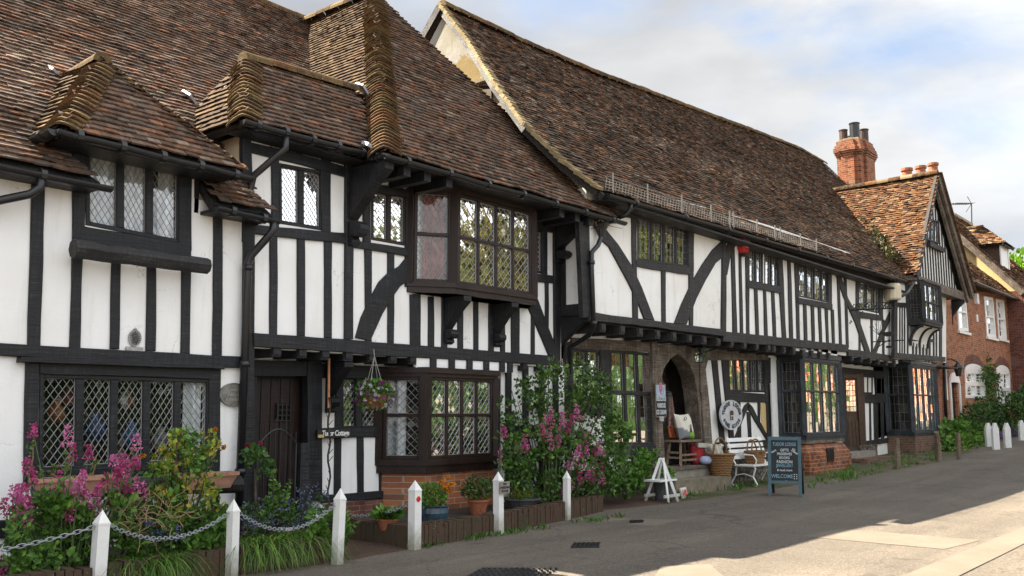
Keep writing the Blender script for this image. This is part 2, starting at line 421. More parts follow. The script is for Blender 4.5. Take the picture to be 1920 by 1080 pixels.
def m_asphalt():
    s = NT('worn_tarmac'); g = s.geo()
    ag = s.n('ShaderNodeTexVoronoi', feature='F1'); ag.inputs['Scale'].default_value = 70; s.l(g, ag.inputs['Vector'])
    big = s.noise(g, .45, 6, .62); mid = s.noise(g, 4.5, 5, .65); fine = s.noise(g, 120, 3, .7)
    sp = s.n('ShaderNodeSeparateColor'); s.l(ag.outputs['Color'], sp.inputs[0])
    c = s.mix(s.ramp(big, [(.38, 0.0), (.66, 1.0)]), (.105, .087, .070), (.152, .127, .100))
    c = s.mix(s.ramp(sp.outputs[0], [(.55, 0.0), (1.0, .55)]), c, (.26, .235, .20))
    c = s.mix(s.ramp(sp.outputs[1], [(.60, 0.0), (1.0, .5)]), c, (.03, .028, .026))
    band = s.noise(s.mapping(g, (.10, 1.1, 1)), 1.3, 4, .6)
    c = s.mix(s.ramp(band, [(.42, .35), (.60, 0.0)]), c, (.062, .053, .044))
    spill = s.ramp(s.noise(g, 1.3, 3, .6), [(.66, 0.0), (.72, .5)]); c = s.mix(spill, c, (.050, .044, .038))
    c = s.mix(s.ramp(mid, [(.60, 0.0), (.80, .45)]), c, (.075, .063, .048))
    cr = s.n('ShaderNodeTexVoronoi', feature='DISTANCE_TO_EDGE'); cr.inputs['Scale'].default_value = .55
    wv = s.n('ShaderNodeVectorMath', operation='MULTIPLY_ADD'); s.l(s.noise(g, 1.7, 5, .6, 'Color'), wv.inputs[0]); wv.inputs[1].default_value = (1.3, 1.3, 0); s.l(g, wv.inputs[2]); s.l(wv.outputs[0], cr.inputs['Vector'])
    c = s.mix(s.ramp(cr.outputs[0], [(.003, .55), (.010, 0.0)]), c, (.045, .04, .034))
    h = s.mix(.5, fine, s.ramp(ag.outputs['Distance'], [(0, 1.0), (.6, 0.0)]))
    return s.bsdf(c, .86, h, .55, .012, .3)
M_ROAD = m_asphalt()
def m_concrete():
    s = NT('pale_concrete'); g = s.geo(); n_ = s.noise(g, 1.6, 6, .65); f_ = s.noise(g, 80, 4, .7)
    c = s.mix(s.ramp(n_, [(.35, 0.0), (.7, 1.0)]), (.168, .142, .112), (.130, .110, .087))
    c = s.mix(s.ramp(f_, [(.55, 0.0), (.75, .6)]), c, (.17, .155, .13))
    return s.bsdf(c, .88, f_, .4, .01, .25)
M_CONC = m_concrete()
def m_verge():
    s = NT('trodden_earth_and_grass'); g = s.geo(); n_ = s.noise(g, 1.4, 6, .7); f_ = s.noise(g, 35, 5, .7)
    c = s.mix(s.ramp(n_, [(.42, 0.0), (.58, 1.0)]), (.13, .105, .075), (.055, .070, .022))
    c = s.mix(s.ramp(f_, [(.5, 0.0), (.75, .6)]), c, (.19, .165, .13))
    return s.bsdf(c, .95, f_, .8, .03, .15)
M_VERGE = m_verge()
def m_brickpath():
    s = NT('brick_path'); g = s.geo()
    b = s.n('ShaderNodeTexBrick'); s.l(s.mapping(g, (1, 1, 0), (0, 0, .2)), b.inputs['Vector'])
    b.inputs['Scale'].default_value = 1; b.inputs['Brick Width'].default_value = .22; b.inputs['Row Height'].default_value = .07
    b.inputs['Mortar Size'].default_value = .008; b.inputs['Color1'].default_value = (.115, .062, .045, 1); b.inputs['Color2'].default_value = (.075, .045, .036, 1); b.inputs['Mortar'].default_value = (.035, .034, .022, 1)
    n_ = s.noise(g, 5, 5, .65)
    c = s.mix(s.ramp(n_, [(.5, 0.0), (.75, .7)]), b.outputs[0], (.05, .05, .028))
    return s.bsdf(c, .85, s.math('SUBTRACT', 1.0, b.outputs['Fac']), .7, .015, .25)
M_PATH = m_brickpath()

def m_leaf(name, trans=.28, rough=.5):
    s = NT(name); t = tint_out(s); g = s.geo()
    c = s.mix(s.ramp(s.noise(g, 25, 3), [(.35, .35), (.7, 0.0)]), t, (.012, .022, .006))
    return s.bsdf(c, rough, None, trans=trans, spec=.4)
M_LEAF = m_leaf('leaf')
M_FLOWER = m_leaf('petal', .35, .7)
M_BARK = m_timber('bark', (.045, .034, .025), (.10, .08, .06), .85, 1.0, .9)
M_STEM = m_paint('green_stem', (.07, .11, .03), .6, .3, 20)
M_STRAW = m_paint('dry_stem', (.30, .21, .11), .8, .2, 20)

def m_glass(name, tintc=(.93, .97, .98), ior=1.75, interior=.97, wav=.25):
    s = NT(name); g = s.geo()
    fr = s.n('ShaderNodeFresnel'); fr.inputs['IOR'].default_value = ior
    b = s.n('ShaderNodeBump'); b.inputs['Strength'].default_value = wav; b.inputs['Distance'].default_value = .01
    s.l(s.noise(g, 7, 3), b.inputs['Height'])
    gl = s.n('ShaderNodeBsdfGlossy'); gl.inputs['Roughness'].default_value = .015; gl.inputs['Color'].default_value = (1, 1, 1, 1); s.l(b.outputs[0], gl.inputs['Normal'])
    tr = s.n('ShaderNodeBsdfTransparent'); tr.inputs[0].default_value = (*[x * interior for x in tintc], 1)
    mxs = s.n('ShaderNodeMixShader'); s.l(fr.outputs[0], mxs.inputs[0]); s.l(tr.outputs[0], mxs.inputs[1]); s.l(gl.outputs[0], mxs.inputs[2]); s.l(mxs.outputs[0], s.out.inputs[0])
    return s.m
M_GLASS = m_glass('old_window_glass', ior=1.75)
M_GLASSL = m_glass('ground_floor_window_glass', tintc=(.93, .97, .98), ior=1.48, interior=.97)
M_GLASSB = m_glass('lantern_glass', (.8, .85, .8), 1.5)
# ------------------------------------------------------------------ builders for the buildings
def densify(e, n):
    """e: list of (t, a, b) samples -> n+1 interpolated samples"""
    out = []
    for i in range(len(e) - 1):
        m = max(1, n // (len(e) - 1))
        for k in range(m): out.append(tuple(e[i][j] + (e[i + 1][j] - e[i][j]) * k / m for j in range(3)))
    return out + [tuple(e[-1])]
def wob(P, amt, seed):
    return Vector((noise.noise((P.x * 2.1, P.y * 2.1, seed)), noise.noise((P.x * 2.1, P.y * 2.1, seed + 9.3)))) * amt
_sd = [0.0]
def timber(root, pl, edge_a, edge_b, name='stud', mat=None, front=.03, back=.04, wv=.012, ch=.008):
    _sd[0] += 3.7; pl = pl.off(front); back += front; front = 0          # the photograph shows the timber's face, not the wall behind it
    A = [pl.uv(pl.hit(*q)) for q in edge_a]; B = [pl.uv(pl.hit(*q)) for q in edge_b]
    A = [q + wob(q, wv, _sd[0]) for q in A]; B = [q + wob(q, wv, _sd[0] + 5) for q in B]
    m = MB(); m.prism(pl, A + B[::-1], -back, front + random.uniform(-.004, .004), ch)
    return m.build(name, mat, root)
GLASS = [M_GLASS]
class Face:
    """one wall face being dressed with timbers read off the photograph"""
    def __init__(s, root, pl, mat, wv=.010): s.r, s.p, s.m, s.wv = root, pl, mat, wv; s.holes = []
    def V(s, *a, name='stud', **k):
        e = densify([a[i:i + 3] for i in range(0, len(a), 3)], 6)
        return timber(s.r, s.p, [(x0, y) for y, x0, x1 in e], [(x1, y) for y, x0, x1 in e], name, k.pop('mat', s.m), wv=k.pop('wv', s.wv), **k)
    def H(s, *a, name='rail', **k):
        k.setdefault('front', .042)
        e = densify([a[i:i + 3] for i in range(0, len(a), 3)], 10)
        return timber(s.r, s.p, [(x, y0) for x, y0, y1 in e], [(x, y1) for x, y0, y1 in e], name, k.pop('mat', s.m), wv=k.pop('wv', s.wv), **k)
    def B(s, *pts, name='brace', **k):
        k.setdefault('front', .036)
        m = MB(); P_ = s.p.off(k['front']); uv = [P_.uv(P_.hit(pts[i], pts[i + 1])) for i in range(0, len(pts), 2)]
        m.prism(P_, uv, -.04 - k['front'], 0, .008); return m.build(name, k.get('mat', s.m), s.r)
    def win(s, quad, *a, **k):
        q = [s.p.uv(s.p.hit(*c)) for c in quad]; c = (q[0] + q[1] + q[2] + q[3]) / 4
        s.holes.append([c + (p - c) * .975 for p in q]); k.setdefault('mat', s.m)
        return window(s.r, s.p, quad, *a, **k)
    def hole(s, q): s.holes.append([s.p.uv(s.p.hit(*c)) for c in q])
    def wall(s, pts, mat, name='wall', thick=.12):
        outer = [s.p.uv(s.p.hit(pts[i], pts[i + 1])) for i in range(0, len(pts), 2)]
        return wall_uv(s.r, s.p, outer, s.holes, mat, name, thick)
def wall_uv(root, pl, outer, holes, mat, name='wall', thick=.12):
    polys = [[Vector((q[0], q[1], 0)) for q in outer]] + [[Vector((q[0], q[1], 0)) for q in h] for h in holes]
    tris = geometry.tessellate_polygon(polys); flat = [q for p in polys for q in p]
    m = MB(); n = len(flat)
    fr = [pl.at(q, 0) for q in flat]; bk = [pl.at(q, -thick) for q in flat]
    fs = []
    for t in tris:
        a, b, c = t; ar = (flat[b] - flat[a]).cross(flat[c] - flat[a]).z
        if ar < 0: a, b, c = a, c, b
        fs += [(a, b, c), (n + a, n + c, n + b)]
    o = 0
    for p in polys:
        k = len(p)
        for i in range(k): fs.append((o + i, o + (i + 1) % k, n + o + (i + 1) % k, n + o + i))
        o += k
    m.add(fr + bk, fs); return m.build(name, mat, root)

def clip_poly(poly, x0, y0, x1, y1):
    def cl(P, ax, lim, sgn):
        out = []
        for i in range(len(P)):
            a, b = P[i - 1], P[i]; da = sgn * (a[ax] - lim); db = sgn * (b[ax] - lim)
            if da >= 0: out.append(a)
            if (da >= 0) != (db >= 0):
                t = da / (da - db); out.append((a[0] + (b[0] - a[0]) * t, a[1] + (b[1] - a[1]) * t))
        return out
    for ax, lim, sg in ((0, x0, 1), (0, x1, -1), (1, y0, 1), (1, y1, -1)):
        poly = cl(poly, ax, lim, sg)
        if len(poly) < 3: return []
    return poly
def window(root, pl, quad, cols, rows=(1,), style='diamond', nx=4, ny=7, frame=.045, mull=.05, mat=None, lead=None, lead_w=.009,
           depth=.06, tilt=.014, interior=True, curtain=None, glass=None, name='window', proud=.012, room=.7, sill=False, colw=None, gd=.035, in_uv=None, open_back=False):
    """a window: frame with mullions (the part), panes, lead lattice, curtain and dim room (sub-parts)"""
    q = in_uv or [pl.uv(pl.hit(*c)) for c in quad]                 # tl tr br bl
    def B(a, b): return q[0] * (1 - a) * (1 - b) + q[1] * a * (1 - b) + q[2] * a * b + q[3] * (1 - a) * b
    Wd = ((q[1] - q[0]).length + (q[2] - q[3]).length) / 2; Hd = ((q[3] - q[0]).length + (q[2] - q[1]).length) / 2
    fa, fb = frame / Wd, frame / Hd; ma, mb = mull / Wd / 2, mull / Hd / 2
    fm = MB(); dz = depth
    def P(a0, b0, a1, b1, d0, d1, ch=.006): fm.prism(pl, [B(a0, b0), B(a0, b1), B(a1, b1), B(a1, b0)], d0, d1, ch)
    P(0, 0, fa, 1, -dz, proud); P(1 - fa, 0, 1, 1, -dz, proud)
    P(fa, 0, 1 - fa, fb, -dz, proud - .002); P(fa, 1 - fb, 1 - fa, 1, -dz, proud - .002)
    cw = colw or [1] * cols; tot = sum(cw); xs = [fa + (1 - 2 * fa) * sum(cw[:i]) / tot for i in range(cols + 1)]
    tr = sum(rows); ys = [fb + (1 - 2 * fb) * sum(rows[:i]) / tr for i in range(len(rows) + 1)]
    for i in range(1, cols): P(xs[i] - ma, fb, xs[i] + ma, 1 - fb, -dz, proud - .004)
    for j in range(1, len(rows)): P(fa, ys[j] - mb, 1 - fa, ys[j] + mb, -dz, proud - .001)
    if sill:
        P(-.02, 1 - fb * .3, 1.02, 1 + fb * .8, -.02, .07)
    wo = fm.build(name, mat or M_BLACK, root)
    for i in range(cols):
        for j in range(len(rows)):
            gm, lm = MB(), MB()
            a0 = xs[i] + (ma if i else 0); a1 = xs[i + 1] - (ma if i < cols - 1 else 0)
            b0 = ys[j] + (mb if j else 0); b1 = ys[j + 1] - (mb if j < len(rows) - 1 else 0)
            w, h = (a1 - a0) * Wd, (b1 - b0) * Hd
            T = lambda x, y: B(a0 + (a1 - a0) * x / w, b0 + (b1 - b0) * y / h)
            nyy = max(1, round(ny * rows[j] / max(rows))) if len(rows) > 1 else ny
            lines = []; cells = []
            if style == 'diamond':
                dw, dh = w / nx, h / nyy
                ox = 0.0
                for ii in range(-1, 2 * nx + 2):
                    for jj in range(-1, 2 * nyy + 2):
                        if (ii + jj) % 2: continue
                        cx_, cy_ = ii * dw / 2 + ox, jj * dh / 2
                        c = clip_poly([(cx_ - dw / 2, cy_), (cx_, cy_ - dh / 2), (cx_ + dw / 2, cy_), (cx_, cy_ + dh / 2)], 0, 0, w, h)
                        if c: cells.append(c)
                for k in range(-2 * nyy - 2, 2 * nx + 2 * nyy + 2):
                    if k % 2 == 0: continue
                    k2 = k / 2.0
                    for sg in (1, -1):
                        # x/dw + sg*y/dh = k2
                        pts = []
                        for y_ in (0, h):
                            x_ = (k2 - sg * y_ / dh) * dw
                            if -1e-6 <= x_ <= w + 1e-6: pts.append((x_, y_))
                        for x_ in (0, w):
                            y_ = sg * (k2 - x_ / dw) * dh
                            if 1e-6 < y_ < h - 1e-6: pts.append((x_, y_))
                        if len(pts) >= 2:
                            p0, p1 = pts[0], max(pts[1:], key=lambda r: (r[0] - pts[0][0]) ** 2 + (r[1] - pts[0][1]) ** 2)
                            if (p0[0] - p1[0]) ** 2 + (p0[1] - p1[1]) ** 2 > 1e-4: lines.append((p0, p1))
            elif style == 'square':
                for ii in range(nx):
                    for jj in range(nyy):
                        cells.append([(w * ii / nx, h * jj / nyy), (w * (ii + 1) / nx, h * jj / nyy), (w * (ii + 1) / nx, h * (jj + 1) / nyy), (w * ii / nx, h * (jj + 1) / nyy)])
                lines += [((w * ii / nx, 0), (w * ii / nx, h)) for ii in range(1, nx)] + [((0, h * jj / nyy), (w, h * jj / nyy)) for jj in range(1, nyy)]
            else: cells.append([(0, 0), (w, 0), (w, h), (0, h)])
            if style != 'plain': lines += [((0, 0), (w, 0)), ((0, h), (w, h)), ((0, 0), (0, h)), ((w, 0), (w, h))]
            for c in cells:
                tx, ty = random.gauss(0, tilt), random.gauss(0, tilt)
                mxx = sum(p[0] for p in c) / len(c); myy = sum(p[1] for p in c) / len(c)
                vs = [pl.at(T(*p), -gd + (p[0] - mxx) * tx + (p[1] - myy) * ty) for p in c]
                gm.add(vs, [tuple(range(len(vs)))])
            for p0, p1 in lines:
                A_, B_ = T(*p0), T(*p1); d = (B_ - A_)
                if d.length < 1e-4: continue
                nn = Vector((-d.y, d.x)).normalized() * lead_w / 2
                vs = [pl.at(A_ + nn, -gd - .004), pl.at(A_, -gd + .008), pl.at(A_ - nn, -gd - .004), pl.at(B_ + nn, -gd - .004), pl.at(B_, -gd + .008), pl.at(B_ - nn, -gd - .004)]
                lm.add(vs, [(0, 1, 4, 3), (1, 2, 5, 4), (0, 3, 5, 2)])
            gm.build('pane', glass or GLASS[0], wo)
            if lm.v: lm.build('lead_lattice', lead or M_LEAD, wo)
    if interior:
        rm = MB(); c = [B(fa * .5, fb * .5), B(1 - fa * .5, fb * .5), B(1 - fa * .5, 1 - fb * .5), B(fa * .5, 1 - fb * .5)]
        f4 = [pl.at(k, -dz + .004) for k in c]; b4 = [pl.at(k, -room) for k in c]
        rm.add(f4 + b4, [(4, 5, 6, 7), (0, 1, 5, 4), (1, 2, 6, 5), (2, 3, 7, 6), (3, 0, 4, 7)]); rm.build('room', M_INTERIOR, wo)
    if curtain:
        for (a0, a1, cm) in curtain:
            cmsh = MB(); n = max(6, int((a1 - a0) * Wd / .02)); vs = []
            ph = random.uniform(0, 6)
            for k in range(n + 1):
                a = a0 + (a1 - a0) * k / n; dd = -.11 - .05 * sin(k * .9 + ph) - .02 * sin(k * 2.3)
                vs += [pl.at(B(a, fb), dd), pl.at(B(a, 1 - fb), dd - .01)]
            cmsh.add(vs, [(2 * k, 2 * k + 1, 2 * k + 3, 2 * k + 2) for k in range(n)]); cmsh.build('curtain', cm, wo, smooth=True)
    return wo

# ------------------------------------------------------------------ tiled roofs: every tile is laid
PAL = {
 'main':  ([(.108,.072,.054),(.155,.098,.070),(.124,.096,.078),(.178,.116,.086),(.215,.108,.066),(.245,.185,.140),(.060,.047,.042)], [.20,.22,.16,.18,.10,.07,.07]),
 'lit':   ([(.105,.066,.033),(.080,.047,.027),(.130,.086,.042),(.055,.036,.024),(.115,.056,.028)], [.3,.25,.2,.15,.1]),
 'c':     ([(.112,.078,.058),(.158,.104,.074),(.122,.098,.080),(.060,.048,.042),(.220,.112,.066),(.230,.175,.130),(.44,.38,.30)], [.22,.22,.15,.12,.13,.10,.06]),
 'orange':([(.135,.062,.027),(.100,.046,.024),(.165,.100,.052),(.050,.030,.021),(.230,.165,.100)], [.3,.25,.2,.13,.12]),
}
def in_poly(P, poly):
    x, y = P[:, 0], P[:, 1]; c = np.zeros(len(P), bool); n = len(poly)
    for i in range(n):
        x0, y0 = poly[i]; x1, y1 = poly[i - 1]
        with np.errstate(divide='ignore', invalid='ignore'):
            c ^= ((y0 > y) != (y1 > y)) & (x < (x1 - x0) * (y - y0) / (y1 - y0) + x0)
    return c
def frame_of(pts):
    pts = [Vector(p) for p in pts]; u = (pts[1] - pts[0]); u.z *= 1; u.normalize()
    n = Vector((0, 0, 0))
    for i in range(1, len(pts) - 1): n += (pts[i] - pts[0]).cross(pts[i + 1] - pts[0])
    n.normalize()
    if n.z < 0: n = -n
    if n.cross(u).z < 0: u = -u
    return pts[0], u, n.cross(u), n
def tile_roof(root, pts, pal='main', name='roof', gauge=.098, tw=.165, sag=.03, slab=.10, jag=True, parent_part=None, mat=None, patchy=.5, lift=.004, slabpts=None):
    """pts: 3D outline, eave left, eave right, then round the top.  A slab of battens, and every visible tile on it."""
    o, u, v, n = frame_of(pts); uv = [((Vector(p) - o).dot(u), (Vector(p) - o).dot(v)) for p in pts]
    x0, x1 = min(p[0] for p in uv), max(p[0] for p in uv); y0, y1 = min(p[1] for p in uv), max(p[1] for p in uv)
    rows = int((y1 - y0) / gauge) + 1; P = []; 
    for r in range(rows):
        y = y0 + r * gauge; xs = np.arange(x0 + (.5 * tw if r % 2 else 0) + RNG.normal(0, .012), x1 + tw, tw)
        P.append(np.stack([xs, np.full_like(xs, y)], 1))
    P = np.concatenate(P); keep = in_poly(P + np.array([0, gauge * .45]), uv); P = P[keep]; N = len(P)
    def sg(a, b): return sag * noise.noise((a * .33 + o.x, b * .5 + o.y, 3.3)) + sag * .35 * noise.noise((a * 1.3 + o.x, b * 1.5, 8.1))
    SG = np.array([sg(a, b) for a, b in P]); PN = np.array([noise.noise((a * .7 + o.x * 3, b * .9, 1.7)) for a, b in P])
    w = tw * .5 - .0015
    j = lambda s: RNG.normal(0, s, N)
    yaw = j(.012); dy = j(.005); dx = j(.002)
    loc = np.zeros((N, 6, 3))                     # tl tr br bl bl2 br2 in (u, v, n)
    L_ = gauge * 1.25
    for k, (sx, sy) in enumerate(((-1, 1), (1, 1), (1, 0), (-1, 0))):
        loc[:, k, 0] = sx * w + dx - yaw * (sy * L_); loc[:, k, 1] = sy * L_ + dy + sx * w * yaw
        loc[:, k, 2] = (.008 if sy else .040) + j(lift)
    loc[:, 4] = loc[:, 3]; loc[:, 5] = loc[:, 2]; loc[:, 4:, 2] -= .022
    loc[:, :, 0] += P[:, None, 0]; loc[:, :, 1] += P[:, None, 1]; loc[:, :, 2] += SG[:, None]
    U, V_, Nn = np.array(u), np.array(v), np.array(n)
    co = np.array(o) + loc[:, :, :1] * U + loc[:, :, 1:2] * V_ + loc[:, :, 2:3] * Nn
    cols, wt = PAL[pal]; cols = np.array(cols); wt = np.array(wt)
    # neighbouring tiles come from the same batch: bias the draw with slow noise
    rnd = RNG.random(N); idx = np.searchsorted(np.cumsum(wt) / wt.sum(), np.clip(rnd * (1 - patchy * .3) + (PN * .5 + .5) * patchy * .3, 0, .999))
    tint = cols[idx] * np.clip(RNG.normal(1, .16, (N, 1)), .6, 1.5)
    m = MB(); base = np.arange(N) * 6
    F = np.concatenate([np.stack([base + 3, base + 2, base + 1, base], 1), np.stack([base + 4, base + 5, base + 2, base + 3], 1)])
    F3 = np.concatenate([np.stack([base, base + 4, base + 3], 1), np.stack([base + 1, base + 2, base + 5], 1)])
    me = D.meshes.new(name); V3 = co.reshape(-1, 3)
    par = parent_part or root; L0 = np.array(LOCS.get(par.name, Vector((0, 0, 0))))
    me.from_pydata((V3 - L0).tolist(), [], F.tolist() + F3.tolist())
    ca = me.color_attributes.new("tint", 'FLOAT_COLOR', 'POINT')
    ca.data.foreach_set("color", np.concatenate([np.repeat(tint, 6, 0), np.ones((N * 6, 1))], 1).astype(np.float32).ravel())
    me.materials.append(mat or M_TILE); me.update()
    ob = D.objects.new(name, me); COL.objects.link(ob); ob.parent = par; LOCS[ob.name] = LOCS.get(par.name)
    sm = MB(); sp = [Vector(p) for p in (slabpts or pts)]; k = len(sp)
    sm.add([p - n * .045 for p in sp] + [p - n * (.045 + slab) for p in sp], [tuple(range(k)), tuple(range(2 * k - 1, k - 1, -1))] + [(i, (i + 1) % k, k + (i + 1) % k, k + i) for i in range(k)])
    sm.build('roof_boarding', M_BLACKW, ob)
    return ob
def bonnets(part, a, b, n1, n2, r=.13, step=.098, name='bonnet_tiles', wave=.0, mat=None):
    """curved hip tiles lapped up a hip from a (eave) to b (ridge)"""
    a, b = Vector(a), Vector(b); d = (b - a); l = d.length; d.normalize(); up = (Vector(n1) + Vector(n2)).normalized()
    up = (up - d * up.dot(d)).normalized(); side = d.cross(up)
    m = MB(); N = int(l / step)
    half = math.acos(max(-1, min(1, Vector(n1).dot(Vector(n2))))) / 2
    for k in range(N):
        c0 = a + d * (k * step) + side * random.gauss(0, .006); ang = [(-1 + 2 * i / 8) for i in range(9)]
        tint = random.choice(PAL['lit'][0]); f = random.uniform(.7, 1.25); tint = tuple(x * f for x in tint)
        vs = []
        for layer, (s0, lift) in enumerate(((0, .072), (step * 1.6, .012))):
            for t in ang:
                # bell shape: round on top, running out flat along the two slopes
                x = t * r * 1.55; h = -abs(t) ** 1.5 * r * 1.55 * tan(half) * .92
                vs.append(c0 + d * s0 + side * x + up * (h + lift + random.gauss(0, .002)))
        vs += [p - up * .030 for p in vs[:9]]
        fs = [(i, i + 1, 9 + i + 1, 9 + i) for i in range(8)] + [(18 + i, 18 + i + 1, i + 1, i) for i in range(8)]
        m.add(vs, fs, tint)
    return m.build(name, mat or M_BONNET, part)
def ridge_tiles(part, a, b, r=.13, seg=.42, pal='lit', name='ridge_tiles'):
    a, b = Vector(a), Vector(b); d = (b - a); l = d.length; d.normalize(); side = d.cross(Vector((0, 0, 1))).normalized(); up = side.cross(d)
    m = MB(); N = max(1, int(l / seg)); seg = l / N
    for k in range(N):
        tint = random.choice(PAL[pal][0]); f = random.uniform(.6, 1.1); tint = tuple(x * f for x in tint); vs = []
        dz = random.gauss(0, .007)
        for s_, rr in ((0, r), (seg * .985, r * .97)):
            for i in range(9):
                t = pi * (i / 8) * 1.06 - .1; vs.append(a + d * (k * seg + s_) + side * cos(t) * rr + up * (sin(t) * rr - .045 + dz))
        vs += [p - (p - (a + d * (k * seg))) * .14 for p in vs[:9]]
        m.add(vs, [(i, i + 1, 10 + i, 9 + i) for i in range(8)] + [(i + 1, i, 18 + i, 19 + i) for i in range(8)] + [tuple(range(18, 27))], tint)
    return m.build(name, M_BONNET, part)
def gutter(root, a, b, r=.062, name='gutter', mat=None, joints=5):
    a, b = Vector(a), Vector(b); m = MB(); d = (b - a).normalized(); side = d.cross(Vector((0, 0, 1))).normalized()
    n = 9; vs = []
    K = 12; pr = [(cos(pi + pi * i / (n - 1)), sin(pi + pi * i / (n - 1))) for i in range(n)]
    for k in range(K + 1):
        c = a + (b - a) * k / K + Vector((0, 0, random.gauss(0, .004)))
        vs += [c + side * x * r + Vector((0, 0, y * r)) for x, y in pr] + [c + side * x * r * .86 + Vector((0, 0, y * r * .86)) for x, y in pr]
    S = 2 * n; fs = []
    for k in range(K):
        for i in range(n - 1): fs += [(k * S + i, k * S + i + 1, (k + 1) * S + i + 1, (k + 1) * S + i), (k * S + n + i + 1, k * S + n + i, (k + 1) * S + n + i, (k + 1) * S + n + i + 1)]
        fs += [(k * S, (k + 1) * S, (k + 1) * S + n, k * S + n), (k * S + n - 1, k * S + S - 1, (k + 1) * S + S - 1, (k + 1) * S + n - 1)]
    for e in (0, K):
        fs.append(tuple(e * S + i for i in range(n)))
    m.add(vs, fs)
    for k in range(joints):
        t = (k + .5) / joints; c = a + (b - a) * t
        m.tube([c - d * .03 + Vector((0, 0, -.012)), c + d * .03 + Vector((0, 0, -.012))], r * 1.12, 10)
    return m.build(name, mat or M_PIPE, root, smooth=False)
def pipe(root, pts, r=.042, name='downpipe', collars=(), mat=None):
    m = MB(); m.tube(pts, r, 10)
    for c, d in collars: m.tube([Vector(c) - Vector(d) * .035, Vector(c) + Vector(d) * .035], r * 1.35, 10)
    return m.build(name, mat or M_PIPE, root, smooth=True)
def bracket(root, x, y_wall, ztop, dep, hgt, th=.13, name='bracket', mat=None, scroll=True):
    """carved timber bracket standing out from a wall (towards -Y), S-curved underside with a rolled foot"""
    pl = Plane((x, y_wall, ztop), (-1, 0, 0))              # u runs along -? use explicit coordinates
    prof = [(0, 0), (dep, 0), (dep, -.10 * hgt)]
    for i in range(1, 10):
        t = i / 9; prof.append((dep * (1 - t) ** 1.7 * .92 + .13 * dep * (1 - t) + .20 * dep * sin(pi * t) * t, -hgt * (.10 + .58 * t)))
    if scroll:
        for i in range(8):
            a = pi * .5 - pi * 1.25 * i / 7; prof.append((.20 * dep + .17 * dep * cos(a), -hgt * .78 + .10 * hgt * sin(a)))
        prof += [(.14 * dep, -hgt * .95), (0, -hgt)]
    else: prof += [(0, -hgt)]
    m = MB(); n = len(prof)
    for s_ in (0,):
        vs = [Vector((x - th / 2, y_wall - a, ztop + b)) for a, b in prof] + [Vector((x + th / 2, y_wall - a, ztop + b)) for a, b in prof]
        m.add(vs, [tuple(range(n)), tuple(range(2 * n - 1, n - 1, -1))] + [(i, n + i, n + (i + 1) % n, (i + 1) % n) for i in range(n)])
    return m.build(name, mat or M_BLACK, root)
def joists(root, pl_y, z, xs, w=.13, h=.15, out=.10, length=.8, mat=None, name='joist_end'):
    for x in xs:
        m = MB(); c = Vector((x, pl_y - out + length / 2, z - h / 2)); m.box(c, (w * random.uniform(.9, 1.1), length, h * random.uniform(.92, 1.06)))
        m.box(c + Vector((0, -length / 2 - .012, .01)), (w * .8, .024, h * .7)); m.build(name, mat or M_BLACK, root)
def xz(x, y, pl): return pl.hit(x, y)
_tc = {}
def text_mesh(s, size=1.0, extrude=.01, shear=0.0, spacing=1.0, bold=0.0):
    cu = D.curves.new("t", 'FONT'); cu.body = s; cu.size = size; cu.extrude = extrude; cu.shear = shear; cu.space_character = spacing; cu.offset = bold
    cu.align_x = 'CENTER'; cu.align_y = 'CENTER'; cu.resolution_u = 3
    ob = D.objects.new("t", cu); COL.objects.link(ob); dg = bpy.context.evaluated_depsgraph_get(); dg.update()
    me = D.meshes.new_from_object(ob.evaluated_get(dg)); vs = [Vector(v.co) for v in me.vertices]; fs = [tuple(p.vertices) for p in me.polygons]
    D.objects.remove(ob); D.curves.remove(cu); D.meshes.remove(me)
    return vs, fs
def add_text(m, s, c, right, up, size, extrude=.003, shear=0.0, spacing=1.0, wx=1.0, bold=0.0):
    vs, fs = text_mesh(s, size, extrude, shear, spacing, bold); right = Vector(right).normalized(); up = Vector(up).normalized(); n = right.cross(up)
    m.add([Vector(c) + right * v.x * wx + up * v.y + n * v.z for v in vs], fs)
# ------------------------------------------------------------------ the ground
def grid(name, xs, ys, f, mat):
    m = MB(); n = len(ys)
    m.add([Vector((x, y, f(x, y))) for x in xs for y in ys], [(i * n + j, (i + 1) * n + j, (i + 1) * n + j + 1, i * n + j + 1) for i in range(len(xs) - 1) for j in range(n - 1)])
    return tag(m.build(name, mat, smooth=True), kind='structure')
XS = [-600, -200, -60, -20] + [i * 1.0 for i in range(-8, 75)] + [90, 130, 200, 400, 900]
def street_z(x, y): return zg(x) + .012 * noise.noise((x * .35, y * .35, 0)) - (.004 * (y - 4) ** 2 * .1 if 0 < y < 8 else 0)
grid('street', XS, [-600, -200, -60, -25, -12] + [i * .8 for i in range(-10, 13)] + [14, 30, 60, 200, 700], street_z, M_ROAD)

YA, YBU, YBG, YCU, YCG = 10.0, 10.0, 10.5, 9.4, 10.1
ZA, PA = 4.10, 1.044                                          # eave of the left house and the slope of its roof
def za(y): return ZA + PA * (y - 9.68)

